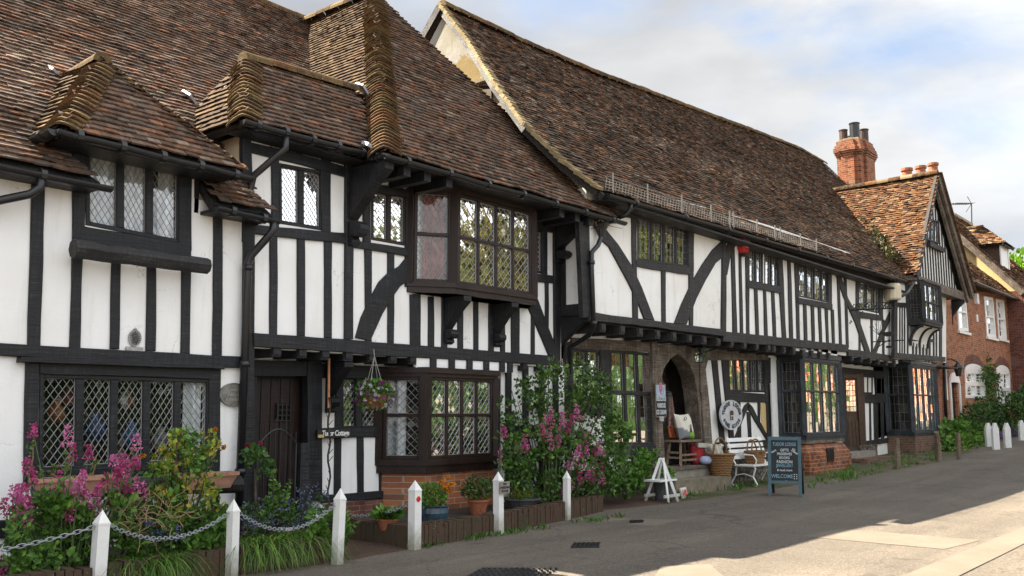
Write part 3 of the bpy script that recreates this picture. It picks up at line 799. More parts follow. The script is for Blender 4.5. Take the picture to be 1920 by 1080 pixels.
# ================================================================== LEFT HOUSE
HA = thing('timber_framed_cottage', 'black and white cottage at the left with a five light diamond pane window', 'house', (3.5, YA, 0))
fa = Face(HA, YP(YA), M_BLACK)
Q()
fa.V(325, 61, 85, 652, 52, 77)
Q(0, 360, 3.856)
fa.V(470, 527, 602, 1130, 507, 582); fa.V(510, 812, 878, 1135, 799, 864); fa.V(540, 1066, 1134, 1150, 1059, 1129)
fa.V(570, 1318, 1382, 1170, 1311, 1374); fa.V(130, 1549, 1613, 1190, 1543, 1608)
Q()
fa.V(400, 459, 479, 1020, 457, 478, name='post', front=.05)
fa.V(660, -120, -98, 1100, -122, -100)
fa.H(-220, 632, 657, 0, 643.5, 667, 255, 658, 684, 462, 669, 691, name='bressummer', front=.055)
# ground floor window
fa.V(672, 49, 75, 910, 45, 71, name='jamb'); fa.V(688, 393, 415, 905, 391, 413, name='jamb')
fa.H(75, 679, 701, 394, 691, 711, name='head', front=.034); fa.H(40, 668, 679, 422, 684, 693, name='drip_board', front=.12)
fa.H(70, 884, 902, 393, 866, 884, name='sill', front=.05)
fa.V(905, 120, 140, 1040, 118, 138); fa.V(905, 250, 268, 1000, 250, 267); fa.V(895, 398, 412, 980, 398, 412)
fa.H(-200, 985, 1020, 470, 955, 985, name='sole_plate')
GLASS[0] = M_GLASSL
fa.win([(74, 700), (394, 711), (392, 866), (71, 885)], 5, (1,), 'diamond', 4, 8, .045, .085, lead_w=.009, tilt=.02, room=1.3, curtain=[(.86, .97, M_CURTAIN)])
GLASS[0] = M_GLASS
# dormer window
fa.V(246, 138, 163, 455, 136, 160, name='jamb'); fa.V(292, 337, 361, 470, 336, 360, name='jamb')
fa.H(137, 240, 268, 362, 296, 318, name='head'); fa.H(138, 421, 452, 360, 458, 486, name='apron_board', front=.03)
fa.win([(160, 266), (340, 309), (339, 458), (160, 422)], 3, (1,), 'diamond', 4, 7, .05, .09, lead_w=.009, room=.8,
       curtain=[(.02, .34, M_CURTAIN), (.36, .66, M_CURTAIN), (.82, .98, M_CURTAIN)])
fa.wall([-220, 240, 134, 300, 136, 232, 364, 290, 364, 372, 470, 396, 470, 1040, -240, 1130], M_PLASTER)
# log ledges under the windows
def log(root, a, b, Y, r0, r1, n=8, seed=0):
    Q(); A_, B_ = YP(Y).hit(*a), YP(Y).hit(*b); pts = [A_ + (B_ - A_) * i / 10 + Vector((0, 0, .012 * noise.noise((i * .6, seed, 0)))) for i in range(11)]
    m = MB(); m.tube(pts, [(r0 + (r1 - r0) * i / 10) * (1 + .06 * noise.noise((i * .9, seed, 4))) for i in range(11)], n); return m.build('log_ledge', M_BLACKW, root)
log(HA, (137, 466), (389, 499), 9.74, .105, .095, 8, 1)
log(HA, (66, 916), (449, 908), 9.70, .10, .10, 9, 5)
# roof: main slope with a notch for the dormer front
def ap(x, y): return Vector((x, y, za(y)))
y_r = 14.9
tile_roof(HA, [ap(-2.5, 9.68), ap(4.72, 9.68), ap(4.3, 10.02), ap(4.3, 10.2), ap(6.1, 10.2), ap(6.1, 9.68), ap(6.95, 9.68), ap(6.74, 10.06), ap(6.74, 10.9), ap(11.6, 10.9), ap(11.6, y_r), ap(-2.5, y_r)], 'main', sag=.05)
ra = [o for o in HA.children if o.name.startswith('roof')][0]
ridge_tiles(ra, (-2.5, y_r, za(y_r) + .03), (11.4, y_r, za(y_r) + .03))
m = MB(); m.add([ap(-2.5, y_r), Vector((-2.5, 20, ZA)), Vector((11.6, 20, ZA)), ap(11.6, y_r)], [(0, 1, 2, 3)]); m.build('rear_slope', M_TILE, ra)
dl, dr, dp = Vector((4.16, 9.5, 4.50)), Vector((6.38, 9.5, 4.50)), Vector((5.02, 10.5, 5.72)); dpb = Vector((5.02, 11.24, 5.72))
dorm = tile_roof(HA, [dl, dr, dp], 'main', 'dormer_roof', sag=.02, slabpts=[dl, dr, dp])
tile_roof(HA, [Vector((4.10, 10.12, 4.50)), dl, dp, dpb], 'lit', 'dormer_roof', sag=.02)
tile_roof(HA, [dr, Vector((6.38, 10.10, 4.50)), dpb, dp], 'main', 'dormer_roof', sag=.02)
bonnets(dorm, dl + Vector((.02, .02, .02)), dp, (0, -.77, .64), (-.72, 0, .69), .125)
bonnets(dorm, dr + Vector((-.02, .02, .0)), dp, (0, -.77, .64), (.67, 0, .74), .05, mat=M_TILE)
ridge_tiles(dorm, dp + Vector((0, -.05, .03)), dpb, .12, .3)
# dormer cheeks
m = MB(); m.span((4.26, 10.0, 4.0), (4.32, 10.4, 4.66)); m.build('dormer_cheek', M_BLACK, HA); m = MB(); m.span((6.02, 10.0, 4.0), (6.08, 10.4, 4.72)); m.build('dormer_cheek', M_BLACK, HA)
m = MB(); m.span((4.2, 9.56, 4.40), (6.3, 9.99, 4.43)); m.build('dormer_soffit', M_BLACK, HA)
gutter(HA, (4.10, 9.45, 4.46), (6.44, 9.45, 4.42)); gutter(HA, (4.10, 9.98, 4.46), (4.08, 9.44, 4.46), joints=1); gutter(HA, (-2.5, 9.63, 4.06), (4.80, 9.63, 4.02)); gutter(HA, (6.08, 9.63, 4.03), (6.97, 9.63, 4.0), joints=2)
m = MB(); m.span((-2.5, 9.70, 3.98), (4.7, 9.99, 4.02)); m.span((6.1, 9.70, 3.98), (6.9, 9.99, 4.02)); m.build('soffit', M_BLACK, HA)
pipe(HA, [(4.06, 9.63, 4.0), (4.06, 9.63, 3.88), (3.98, 9.66, 3.8), (3.5, 9.9, 3.62), (2.6, 9.92, 3.2)], .045)
pipe(HA, [(6.90, 9.63, 3.98), (6.90, 9.63, 3.86), (6.86, 9.68, 3.78), (6.76, 9.88, 3.55), (6.74, 9.9, 3.45), (6.74, 9.9, .05)], .05,
     collars=[((6.74, 9.9, 3.4), (0, 0, 1)), ((6.74, 9.9, 2.2), (0, 0, 1)), ((6.74, 9.9, .9), (0, 0, 1))])
m = MB(); m.span((-2.5, 10.14, 0), (-2.3, 19.6, 4.1)); m.span((-2.5, 19.6, 0), (7, 19.8, 4.1)); m.build('rear_wall', M_PLASTER, HA)
m = MB(); m.tube([Vector((x, 9.955, .86 + .02 * sin(x * 3) - .012 * x)) for x in (-1, 0, 1, 2, 2.6, 3.2)], .012, 6); m.build('cable', M_IRON, HA)

# ================================================================== TUDOR COTTAGE
HB = thing('jettied_cottage', 'jettied black and white cottage with projecting oriel window above and bay window below', 'house', (10, YBU, 0))
fb = Face(HB, YP(YBU), M_BLACK)
Q(400, 160, 3.857)
fb.V(255, 216, 276, 1130, 222, 300, name='post', front=.05, mat=M_BLACK)
fb.H(270, 408, 482, 600, 488, 565, 960, 588, 662, name='wall_plate')
fb.V(395, 612, 652, 520, 612, 652); fb.V(440, 786, 828, 560, 786, 828); fb.V(340, 418, 470, 440, 418, 470)
fb.V(475, 427, 480, 1085, 427, 478, name='jamb'); fb.V(545, 779, 850, 1120, 790, 850, name='jamb')
fb.win([(470, 560), (792, 620), (792, 1052), (474, 1000)], 2, (1,), 'diamond', 4, 8, .05, .09, lead_w=.009, curtain=[(.03, .48, M_CURTAIN), (.53, .97, M_CURTAIN)])
Q()
fb.H(473, 420, 438, 655, 438, 457); fb.V(285, 649, 664, 636, 649, 663, name='post', front=.05)
Q(440, 440, 3.857)
fb.V(-10, 258, 315, 730, 258, 312); fb.V(20, 456, 513, 735, 458, 512); fb.V(50, 654, 705, 750, 655, 704)
fb.H(858, 40, 90, 1262, 100, 156); fb.V(88, 946, 994, 780, 950, 995); fb.V(120, 1111, 1156, 790, 1112, 1156)
fb.B(880, 745, 920, 600, 985, 460, 1050, 340, 1120, 270, 1195, 228, 1250, 160, 1272, 160, 1270, 325, 1200, 375, 1130, 475, 1072, 575, 1020, 690, 985, 768)
Q(700, 300, 2.7)
fb.V(130, -50, -12, 440, -48, -10, name='jamb'); fb.V(150, 165, 196, 640, 165, 190, name='jamb')
fb.H(-100, 105, 150, 190, 150, 190, name='wall_plate')
fb.win([(-12, 152), (168, 176), (166, 436), (-12, 404)], 2, (1,), 'diamond', 3, 8, .05, .08, mat=M_BROWN, lead_w=.009, curtain=[(.04, .20, M_CURTAINO), (.55, .95, M_CURTAINR), (.34, .46, M_CURTAINO)])
for a in [(680, 189, 241, 940, 190, 241, 'post'), (690, 282, 311, 945, 283, 311, 'stud'), (690, 350, 380, 950, 350, 378, 'stud'), (690, 430, 458, 960, 432, 458, 'stud'),
          (690, 512, 536, 968, 513, 536, 'stud'), (700, 588, 612, 975, 588, 612, 'stud'), (700, 646, 669, 980, 648, 669, 'stud'), (700, 702, 742, 985, 703, 742, 'post'), (740, 802, 822, 990, 803, 821, 'stud')]:
    fb.V(*a[:6], name=a[6])
fb.H(790, 570, 612, 940, 588, 626); fb.V(300, 918, 952, 1040, 922, 950, name='post', front=.05); fb.V(345, 858, 884, 590, 858, 882)
fb.V(610, 873, 890, 850, 873, 890); fb.H(790, 295, 350, 945, 330, 370, name='wall_plate')
fb.B(785, 742, 830, 690, 882, 830, 945, 990, 892, 990, 822, 825)
fb.win([(796, 345), (858, 357), (858, 578), (798, 565)], 1, (1,), 'diamond', 3, 8, .04, .05, mat=M_BROWN, curtain=None)
Q()
fb.H(476, 624, 650, 649, 636, 661, name='bressummer', front=.07)
fb.H(649, 636, 661, 700, 641, 666, 874, 654, 675, 1052, 668, 686, name='bressummer', front=.07)
# strip of panels above the oriel
Q(700, 300, 2.7)
for x0, x1, y in ((440, 466, 70), (525, 549, 95), (611, 634, 120), (696, 716, 145), (776, 796, 170), (822, 850, 190)): fb.V(y, x0, x1, y + 75, x0, x1)
Q()
fb.wall([457, 232, 655, 268, 700, 278, 1052, 372, 1052, 690, 476, 652], M_PLASTER)
# the gabled left cheek of the upper floor
m = MB(); m.add([Vector((6.72, 10.02, 3.6)), Vector((6.72, 12.2, 3.6)), Vector((6.72, 12.2, 5.15)), Vector((6.72, 10.02, 5.15)), Vector((6.9, 10.02, 3.6)), Vector((6.9, 12.2, 3.6)), Vector((6.9, 12.2, 5.15)), Vector((6.9, 10.02, 5.15))],
                 [(0, 1, 2, 3), (7, 6, 5, 4), (0, 3, 7, 4), (3, 2, 6, 7)]); m.build('cheek_wall', M_CREAMW, HB)
# small roof over the left window
e0, e1, r0, r1 = Vector((6.38, 9.6, 5.17)), Vector((8.75, 9.6, 5.24)), Vector((7.05, 10.6, 6.40)), Vector((9.2, 10.6, 6.46))
small = tile_roof(HB, [e0, e1, Vector((8.98, 10.6, 6.46)), r0], 'main', 'lower_roof', sag=.03)
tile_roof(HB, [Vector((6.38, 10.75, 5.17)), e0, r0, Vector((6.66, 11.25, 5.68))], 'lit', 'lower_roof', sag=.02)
m = MB(); m.add([r0, r1, Vector((9.2, 11.25, 5.7)), Vector((6.66, 11.25, 5.68))], [(0, 1, 2, 3)]); m.build('rear_slope', M_TILE, small)
bonnets(small, e0, r0, (0, -.77, .64), (-.87, 0, .48), .14); ridge_tiles(small, r0 + Vector((-.05, 0, .03)), Vector((9.1, 10.6, 6.5)), .12)
# big hipped roof
YE = 9.2
b0, b1 = Vector((8.36, YE, 5.12)), Vector((14.15, YE, 5.14)); Q(); 
bp = Vector((11.25, 12.76, 9.44)); bpb = Vector((11.25, 15.2, 9.5)); 
big = tile_roof(HB, [b0, b1, bp], 'main', 'roof', sag=.05)
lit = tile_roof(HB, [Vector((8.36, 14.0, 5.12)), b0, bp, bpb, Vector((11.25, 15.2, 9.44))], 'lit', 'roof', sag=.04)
m = MB(); m.add([b1, Vector((14.15, 16, 5.14)), bpb, bp], [(0, 1, 2, 3)]); m.build('rear_slope', M_TILE, big)
nl = Vector((-4.32, 0, 2.89)).normalized(); nf = Vector((0, -4.32, 3.56)).normalized(); nr = Vector((4.3, 0, 2.9)).normalized()
bonnets(big, b0 + Vector((.0, .0, .02)), bp, nf, nl, .15); bonnets(big, b1, bp, nf, nr, .05, mat=M_TILE)
ridge_tiles(lit, bp + Vector((0, -.1, .05)), bpb + Vector((0, 0, .05)), .14)
m = MB(); m.tube([bp + Vector((.05, -.12, .1)), bp + Vector((.02, .25, .12))], [.10, .13], 10); m.build('ridge_end_tile', M_BONNET, big)
# lead valley pieces
m = MB(); m.box((9.12, 10.55, 6.50), (.26, .2, .03), (0.5, .6, .2)); m.box((8.42, 9.52, 5.24), (.3, .16, .05), (.4, .3, 0)); m.box((6.72, 11.32, 5.86), (.34, .2, .03), (.6, .5, .4)); m.box((4.82, 11.22, 5.70), (.2, .16, .03), (.5, .4, .3)); m.build('lead_flashing', M_FLASH, big)
gutter(HB, (6.34, 9.54, 5.13), (8.45, 9.54, 5.16)); gutter(HB, (8.30, YE - .05, 5.06), (14.22, YE - .05, 5.06), joints=7); gutter(HB, (8.40, 9.56, 5.12), (8.34, YE - .06, 5.08), joints=1)
m = MB(); m.span((6.45, 9.66, 5.06), (8.4, 9.99, 5.09)); m.span((8.5, YE + .06, 5.03), (14.0, 9.99, 5.06)); m.build('soffit', M_BLACK, HB)
for x in (8.75, 9.15, 9.6, 12.35, 12.8, 13.2, 13.6): 
    m = MB(); m.span((x, YE + .04, 4.88), (x + .13, 9.98, 5.02)); m.build('rafter_foot', M_BLACK, HB)
pipe(HB, [(6.98, 9.54, 5.1), (6.98, 9.54, 4.92), (6.92, 9.6, 4.84), (6.76, 9.88, 4.58), (6.74, 9.92, 4.4), (6.74, 9.92, 4.0)], .045, collars=[((6.74, 9.92, 4.35), (0, 0, 1))])
bracket(HB, 8.46, 9.97, 5.02, .75, 1.12, .16); bracket(HB, 13.26, 9.97, 5.0, .72, .75, .16)
# oriel
bx0, bx1, bx2, bx3 = 9.60, 10.18, 12.10, 12.32; YO = 9.60
Q(); zs = YP(10.0).hit(767, 537).z
oz0, oz1 = zs + .07, YP(YO).hit(856, 362).z
def bay(root, x0, x1, x2, y0, y1, z0, z1, side, front, mat, sty, rows, sill_t, head_t, post=.10, mirror=True, x3=None, tilt=.014, sillout=.06, curt=None, curts=None, lead=M_LEAD, nxs=5, glass=None):
    x3 = x3 if x3 is not None else x2 + (x1 - x0)
    A_, B_, C_, D_ = Vector((x0, y0, 0)), Vector((x1, y1, 0)), Vector((x2, y1, 0)), Vector((x3, y0, 0))
    for (a, b, cols, nx, ny, cu) in ((A_, B_, side[0], side[1], side[2], curts), (B_, C_, front[0], front[1], front[2], curt), (C_, D_, side[0], side[1], side[2], None)):
        d = (b - a).normalized(); n = Vector((d.y, -d.x, 0)); pl = Plane(a, n); w = (b - a).length
        if abs((pl.u - d).length) > .01: pl.u = d; pl.w = Vector((0, 0, 1))
        q = [Vector((post * .5, z1)), Vector((w - post * .5, z1)), Vector((w - post * .5, z0)), Vector((post * .5, z0))]
        window(root, pl, None, cols, rows, sty, nx, ny, .05, .05, mat=mat, in_uv=q, tilt=tilt, room=.5, lead_w=.009, curtain=cu, name='bay_window', lead=lead, glass=glass)
    for p, s_ in ((A_, 1), (B_, 1), (C_, 1), (D_, 1)):
        m = MB(); m.box((p.x, p.y, (z0 + z1) / 2), (post, post, z1 - z0 + .04), (0, 0, .5)); m.build('corner_post', mat, root)
    def slab(zl, zh, o, nm):
        m = MB(); k = o; vs = []
        for z in (zl, zh):
            vs += [Vector((x0 - k, y0 + .1, z)), Vector((x0 - k, y0 - k * .3, z)), Vector((x1 - k * .5, y1 - k, z)), Vector((x2 + k * .5, y1 - k, z)), Vector((x3 + k, y0 - k * .3, z)), Vector((x3 + k, y0 + .1, z))]
        m.add(vs, [tuple(range(6))[::-1], tuple(range(6, 12))] + [(i, (i + 1) % 6, 6 + (i + 1) % 6, 6 + i) for i in range(6)]); return m.build(nm, mat, root)
    slab(z0 - sill_t * .45, z0, sillout, 'sill'); slab(z0 - sill_t, z0 - sill_t * .45 - .002, sillout * .6, 'sill_moulding')
    slab(z1, z1 + head_t * .4, sillout * .5, 'head'); slab(z1 + head_t * .4 + .002, z1 + head_t, sillout, 'cornice')
bay(HB, bx0, bx1, bx2, 9.98, YO, oz0, oz1, (1, 5, 5), (4, 3, 5), M_BROWN, 'diamond', (.9, 1), .16, .26, x3=12.42, post=.12,
    curt=[(.02, .10, M_CURTAINO), (.30, .36, M_CURTAIN), (.55, .6, M_CURTAINO)], curts=[(.25, .9, M_CURTAINR), (.05, .25, M_CURTAIN)])
m = MB(); m.add([Vector((bx0, 9.98, oz0 - .17)), Vector((bx1, YO + .05, oz0 - .17)), Vector((bx2, YO + .05, oz0 - .17)), Vector((12.4, 9.98, oz0 - .17))], [(0, 1, 2, 3), (3, 2, 1, 0)]); m.build('oriel_soffit', M_PLASTER_OLD, HB)
Q(); 
bracket(HB, YP(9.98).hit(840, 600).x, 9.97, oz0 - .17, .40, .72, .17); bracket(HB, YP(9.98).hit(930, 610).x, 9.97, oz0 - .17, .40, .70, .17)
# jetty
zj = YP(YBU).hit(600, 656).z
joists(HB, 10.0, zj + .0, [YP(9.95).hit(x, 660).x for x in (520, 568, 611, 655, 699, 738, 775, 985, 1015)], .15, .13, .03, .6)
m = MB(); m.span((6.9, 9.95, zj + .005), (13.3, 10.5, zj + .03)); m.build('jetty_boards', M_BLACK, HB)
GLASS[0] = M_GLASSL
# ground floor wall
fg = Face(HB, YP(YBG), M_BLACK)
Q(560, 640, 3.375)
fg.V(110, 60, 152, 1010, 58, 152, name='door_post', front=.10); fg.H(150, 140, 232, 700, 170, 236, name='lintel', front=.06)
fg.V(225, 239, 277, 985, 228, 270); fg.V(220, 366, 398, 560, 366, 398, name='mullion'); fg.H(150, 548, 614, 545, 542, 606)
fg.V(605, 376, 416, 970, 378, 416); fg.V(200, 498, 560, 1000, 517, 560, name='post'); fg.H(150, 975, 1022, 540, 945, 996, name='sole_plate', front=.06)
fg.win([(272, 228), (372, 230), (372, 546), (272, 550)], 1, (1,), 'diamond', 3, 7, .03, .03, tilt=.03)
fg.win([(392, 230), (500, 232), (498, 545), (392, 546)], 1, (1,), 'diamond', 3, 7, .03, .03, tilt=.03)
Q(400, 640, 2.455)
fg.hole([(196, 140), (452, 140), (452, 860), (196, 860)])
fg.H(190, 86, 162, 470, 92, 160, name='door_head', front=.08); fg.V(100, 150, 205, 900, 150, 205, name='door_post', front=.05)
fg.wall([150, 60, 960, 60, 960, 950, 150, 960], M_PLASTER)
Q()
m = MB(); c0 = YP(YBG).hit(690, 960)
m.span((8.55, YBG - .06, -.1), (10.0, YBG + .02, YP(YBG).hit(690, 938).z)); m.build('plinth', M_BRICKD, HB)
# the door and its passage
Q(400, 640, 2.455); P0, P1 = YP(YBG + .12).hit(200, 160), YP(YBG + .12).hit(440, 860)
m = MB(); m.span((P0.x, YBG + .12, 0.05), (P1.x + .4, YBG + .17, P0.z + .15)); dr_ = m.build('door', M_DOORD, HB)
m = MB()
for i in range(6): x = P0.x + (P1.x - P0.x) * (i + .5) / 6; m.span((x - .006, YBG + .108, .08), (x + .006, YBG + .119, P0.z - .03))
m.build('door_batten', M_DOORD, dr_)
m = MB(); gc = YP(YBG + .1).hit(324, 326)
for i in range(4): m.span((gc.x - .12 + i * .07, gc.y - .02, gc.z - .12), (gc.x - .10 + i * .07, gc.y, gc.z + .12))
for i in range(4): m.span((gc.x - .13, gc.y - .024, gc.z - .12 + i * .07), (gc.x + .12, gc.y - .004, gc.z - .105 + i * .07))
m.build('door_grille', M_IRON, dr_)
bracket(HB, YP(YBG - .05).hit(530, 250).x - .02, YBG - .1, zj - .14, .40, .70, .16)
# lower bay
Q(); z0 = YP(9.88).hit(795, 868).z; z1 = YP(9.88).hit(795, 706).z
bay(HB, 9.52, 9.88, 11.45, YBG, 9.88, z0 + .05, z1, (1, 4, 5), (4, 3, 5), M_BROWN, 'diamond', (1, 1.15), .20, .14, post=.13, sillout=.07, tilt=.035, curts=[(.3, .55, M_CURTAIN)])
m = MB(); zt = z0 - .15
for z in (-.1, zt): m.v += []
vs = [Vector((x, y, z)) for z in (-.1, zt) for x, y in ((9.54, YBG), (9.90, 9.90), (11.43, 9.90), (11.78, YBG))]
m.add(vs, [(0, 1, 5, 4), (1, 2, 6, 5), (2, 3, 7, 6), (4, 5, 6, 7)]); m.build('bay_base', M_BRICKR, HB)
# panels under the bressummer over the bay
zq0, zq1 = z1 + .13, YP(9.95).hit(860, 674).z
m = MB(); m.span((9.75, 9.96, zq0), (11.9, 10.02, zq1)); m.build('cove_panel', M_PLASTER, HB)
Q(700, 300, 2.7)
for x in (301, 395, 485, 570, 650, 690): 
    P = YP(9.95).hit(x, 1025); m = MB(); m.span((P.x - .06, 9.925, zq0), (P.x + .06, 9.958, zq1)); m.build('stud', M_BLACK, HB)
# the flank beyond the bay and the plinth under it
Q()
m = MB(); m.span((11.8, 10.06, -.1), (13.55, 10.44, zj)); m.build('flank_wall', M_PLASTER, HB)
for x in (11.9, 12.35, 12.8, 13.2): m = MB(); m.span((x, 10.02, .4), (x + .13, 10.059, zj)); m.build('stud', M_BLACK, HB)
m = MB(); m.span((11.8, 10.0, 1.25), (13.55, 10.055, 1.4)); m.build('rail', M_BLACK, HB)
m = MB(); m.span((6.9, 12.5, 0), (7.1, 19, 5)); m.span((7.1, 18.8, 0), (14, 19, 5)); m.build('rear_wall', M_PLASTER, HB)
GLASS[0] = M_GLASS
# ================================================================== THE LONG SHOP HOUSE
HC = thing('timber_framed_shop', 'long black and white timbered shop with arched doorway and steep plain gable roof', 'house', (20, YCU, 0))
fc = Face(HC, YP(YCU), M_BLACKW, .018)
XG = 13.42
Q(1040, 360, 3.6)
fc.V(200, 165, 236, 850, 196, 246, name='corner_post', front=.06)
fc.B(325, 330, 335, 270, 352, 255, 430, 350, 520, 490, 590, 640, 678, 870, 608, 856, 560, 730, 500, 610, 430, 480, 370, 370)
fc.V(95, 522, 558, 490, 527, 556, name='jamb'); fc.V(480, 528, 556, 860, 533, 565)
fc.V(200, 903, 942, 530, 906, 940, name='jamb'); fc.V(500, 909, 938, 905, 912, 936); fc.V(490, 725, 752, 885, 727, 752)
fc.H(553, 455, 500, 745, 490, 535, 930, 508, 560, name='sill')
fc.H(520, 80, 150, 945, 175, 225, name='head')
fc.win([(556, 148), (906, 225), (906, 512), (556, 462)], 4, (1,), 'square', 3, 6, .05, .07, lead=M_LEADD, lead_w=.012, room=.8)
fc.B(1140, 325, 1150, 430, 1090, 480, 1020, 600, 960, 720, 893, 895, 813, 885, 860, 760, 930, 610, 1000, 490, 1070, 390)
fc.V(270, 1139, 1163, 950, 1131, 1161, name='post', front=.05)
fc.B(1160, 392, 1182, 320, 1208, 288, 1255, 300, 1215, 380, 1190, 432, 1167, 560, 1158, 560)
fc.H(240, 808, 870, 600, 858, 906, 1150, 928, 976, name='bressummer', front=.09)
fc.H(200, 60, 110, 1150, 265, 300, name='wall_plate')
Q(1360, 400, 3.6)
fc.H(-10, 795, 868, 260, 823, 886, 505, 850, 906, name='bressummer', front=.08); fc.H(505, 852, 905, 832, 888, 934, name='bressummer', front=.085)
fc.H(832, 915, 962, 1000, 938, 985, 1150, 965, 1002, name='bressummer', front=.07)
for a in [(190, 40, 62, 805, 55, 82), (210, 94, 110, 812, 105, 125), (230, 139, 160, 818, 148, 166), (500, 199, 218, 822, 211, 230), (515, 260, 276, 830, 270, 288), (525, 313, 335, 838, 327, 348),
          (245, 352, 386, 845, 388, 413), (265, 421, 442, 850, 438, 461), (290, 468, 496, 855, 488, 506), (610, 530, 549, 862, 536, 556), (620, 581, 600, 870, 589, 606), (630, 629, 646, 878, 640, 656),
          (645, 676, 696, 886, 687, 703), (650, 717, 736, 892, 726, 743), (360, 755, 770, 898, 775, 790), (370, 802, 818, 905, 821, 836), (700, 904, 914, 930, 905, 916), (705, 984, 996, 945, 989, 999), (715, 1064, 1076, 955, 1064, 1076)]:
    fc.V(*a, front=.03)
fc.V(480, 1133, 1166, 990, 1138, 1162, name='post', front=.06); fc.V(395, 884, 906, 670, 885, 903, name='jamb'); fc.V(460, 1045, 1066, 700, 1045, 1066, name='jamb'); fc.V(330, 696, 722, 640, 697, 722, name='jamb')
fc.H(150, 455, 500, 378, 495, 542, name='sill'); fc.H(490, 565, 606, 724, 612, 652, name='sill'); fc.H(893, 658, 702, 1068, 690, 726, name='sill')
fc.H(140, 200, 250, 380, 240, 282, name='head'); fc.H(470, 280, 335, 724, 335, 380, name='head'); fc.H(885, 390, 448, 1066, 430, 476, name='head')
fc.B(728, 352, 766, 365, 830, 570, 900, 700, 982, 940, 945, 932, 880, 740, 800, 560)
fc.B(1132, 635, 1132, 690, 1080, 795, 1022, 945, 998, 940, 1050, 810, 1100, 690)
fc.H(-20, 130, 190, 1140, 440, 490, name='wall_plate')
fc.win([(155, 240), (252, 255), (252, 475), (155, 460)], 2, (1,), 'square', 3, 6, .03, .06, lead=M_LEADD, lead_w=.014)
fc.win([(262, 268), (356, 290), (356, 500), (262, 478)], 2, (1,), 'square', 3, 6, .03, .06, lead=M_LEADD, lead_w=.014)
fc.win([(492, 330), (700, 380), (700, 605), (494, 562)], 4, (1,), 'square', 3, 6, .04, .07, lead=M_LEADD, lead_w=.014)
fc.win([(900, 440), (1052, 475), (1052, 680), (900, 648)], 3, (1,), 'square', 3, 5, .04, .07, lead=M_LEADD, lead_w=.014)
Q()
fc.wall([1102, 330, 1290, 380, 1440, 422, 1684, 505, 1684, 682, 1360, 632, 1102, 592], M_PLASTER_OLD)
# flank of the overhang towards the cottage, and its gable
m = MB(); m.span((XG - .06, 9.40, 3.5), (XG, 10.02, 5.6)); m.build('return_wall', M_PLASTER_OLD, HC)
m = MB(); m.span((XG - .08, 9.36, 3.32), (XG + .1, 10.05, 3.52)); m.build('rail', M_BLACKW, HC)
m = MB(); m.span((XG - .085, 9.86, 3.5), (XG - .055, 10.0, 5.5)); m.build('post', M_BLACKW, HC)
bracket(HC, XG + .03, 10.05, 3.32, .62, .75, .14, mat=M_BLACKW, scroll=False); bracket(HC, XG + .02, 10.02, 5.35, .6, .6, .1, name='bracket', mat=M_BLACKW, scroll=False)
# roof
Q()
pr = Plane((13.3, 9.05, 5.5), (Vector((17.5, 0, .28))).cross(Vector((0, 3.95, 4.52))))
if pr.n.z < 0: pr = Plane(pr.p, -pr.n)
E = lambda x, y: pr.hit(x, y)
ce0, ce1 = Vector((13.28, 9.05, 5.5)), Vector((31.2, 9.05, 5.787))
rid = [E(*q) for q in ((1590, 352), (1568, 328), (1547, 309), (1500, 281), (1400, 243), (1300, 207), (1200, 170), (1116, 139), (1026, 102), (910, 49), (828, 9))]
ver = [E(*q) for q in ((883, 80), (929, 154), (988, 235), (1065, 309))]
rc = tile_roof(HC, [ce0, ce1, Vector(E(1745, 527)), Vector(E(1632, 354))] + rid + ver, 'c', 'roof', sag=.07, lift=.006, patchy=.7, slab=.12)
for a, b in zip(rid[2:-1], rid[3:]): ridge_tiles(rc, b + Vector((0, 0, .03)), a + Vector((0, 0, .03)), .14, .42, 'lit')
rb = [Vector((p.x, 2 * rid[-1].y - p.y + 2 * (rid[-1].y - p.y) * 0 + (0), p.z)) for p in ()]
apx = rid[-1]; m = MB(); far = rid[2]
m.add([apx, Vector((13.28, 2 * apx.y - 9.05, 5.5)), Vector((far.x, 2 * far.y - 9.05, 5.6)), far], [(0, 1, 2, 3)])
m.add([apx - Vector((0, 0, .14)), Vector((13.28, 2 * apx.y - 9.05, 5.36)), Vector((far.x, 2 * far.y - 9.05, 5.4)), far - Vector((0, 0, .14))], [(3, 2, 1, 0)])
m.add([far, Vector((far.x, 2 * far.y - 9.05, 5.6)), Vector((far.x + 2.5, far.y, 6.5)), ], [(0, 1, 2)])
m.build('rear_slope', M_TILE, rc)
# verge: bedded in mortar, lichened
m = MB(); vl = [apx] + ver + [ce0]
for a, b in zip(vl[:-1], vl[1:]):
    d = b - a; n_ = max(1, int(d.length / .11))
    for k in range(n_):
        c = a + d * (k + .5) / n_; f = random.uniform(.75, 1.2)
        m.box(c + Vector((-.02, 0, .0)) + pr.n * random.uniform(-.008, .012), (.18, .15, .07), Matrix((Vector((1, 0, 0)), d.normalized(), Vector((1, 0, 0)).cross(d.normalized()))).transposed() @ Euler((random.uniform(-.1, .1) - .16, 0, random.uniform(-.06, .06))).to_matrix(), (.27 * f, .215 * f, .125 * f))
m.build('verge', M_BONNET, rc)
m = MB(); bk = Vector((13.28, 2 * apx.y - 9.05, 5.5))
m.bar(apx + Vector((0, 0, .0)), bk, .1, .16); m.bar(apx + Vector((.06, 0, -.16)), ce0 + Vector((.06, 0, -.14)), .05, .12); m.build('bargeboard', M_BLACKW, rc)
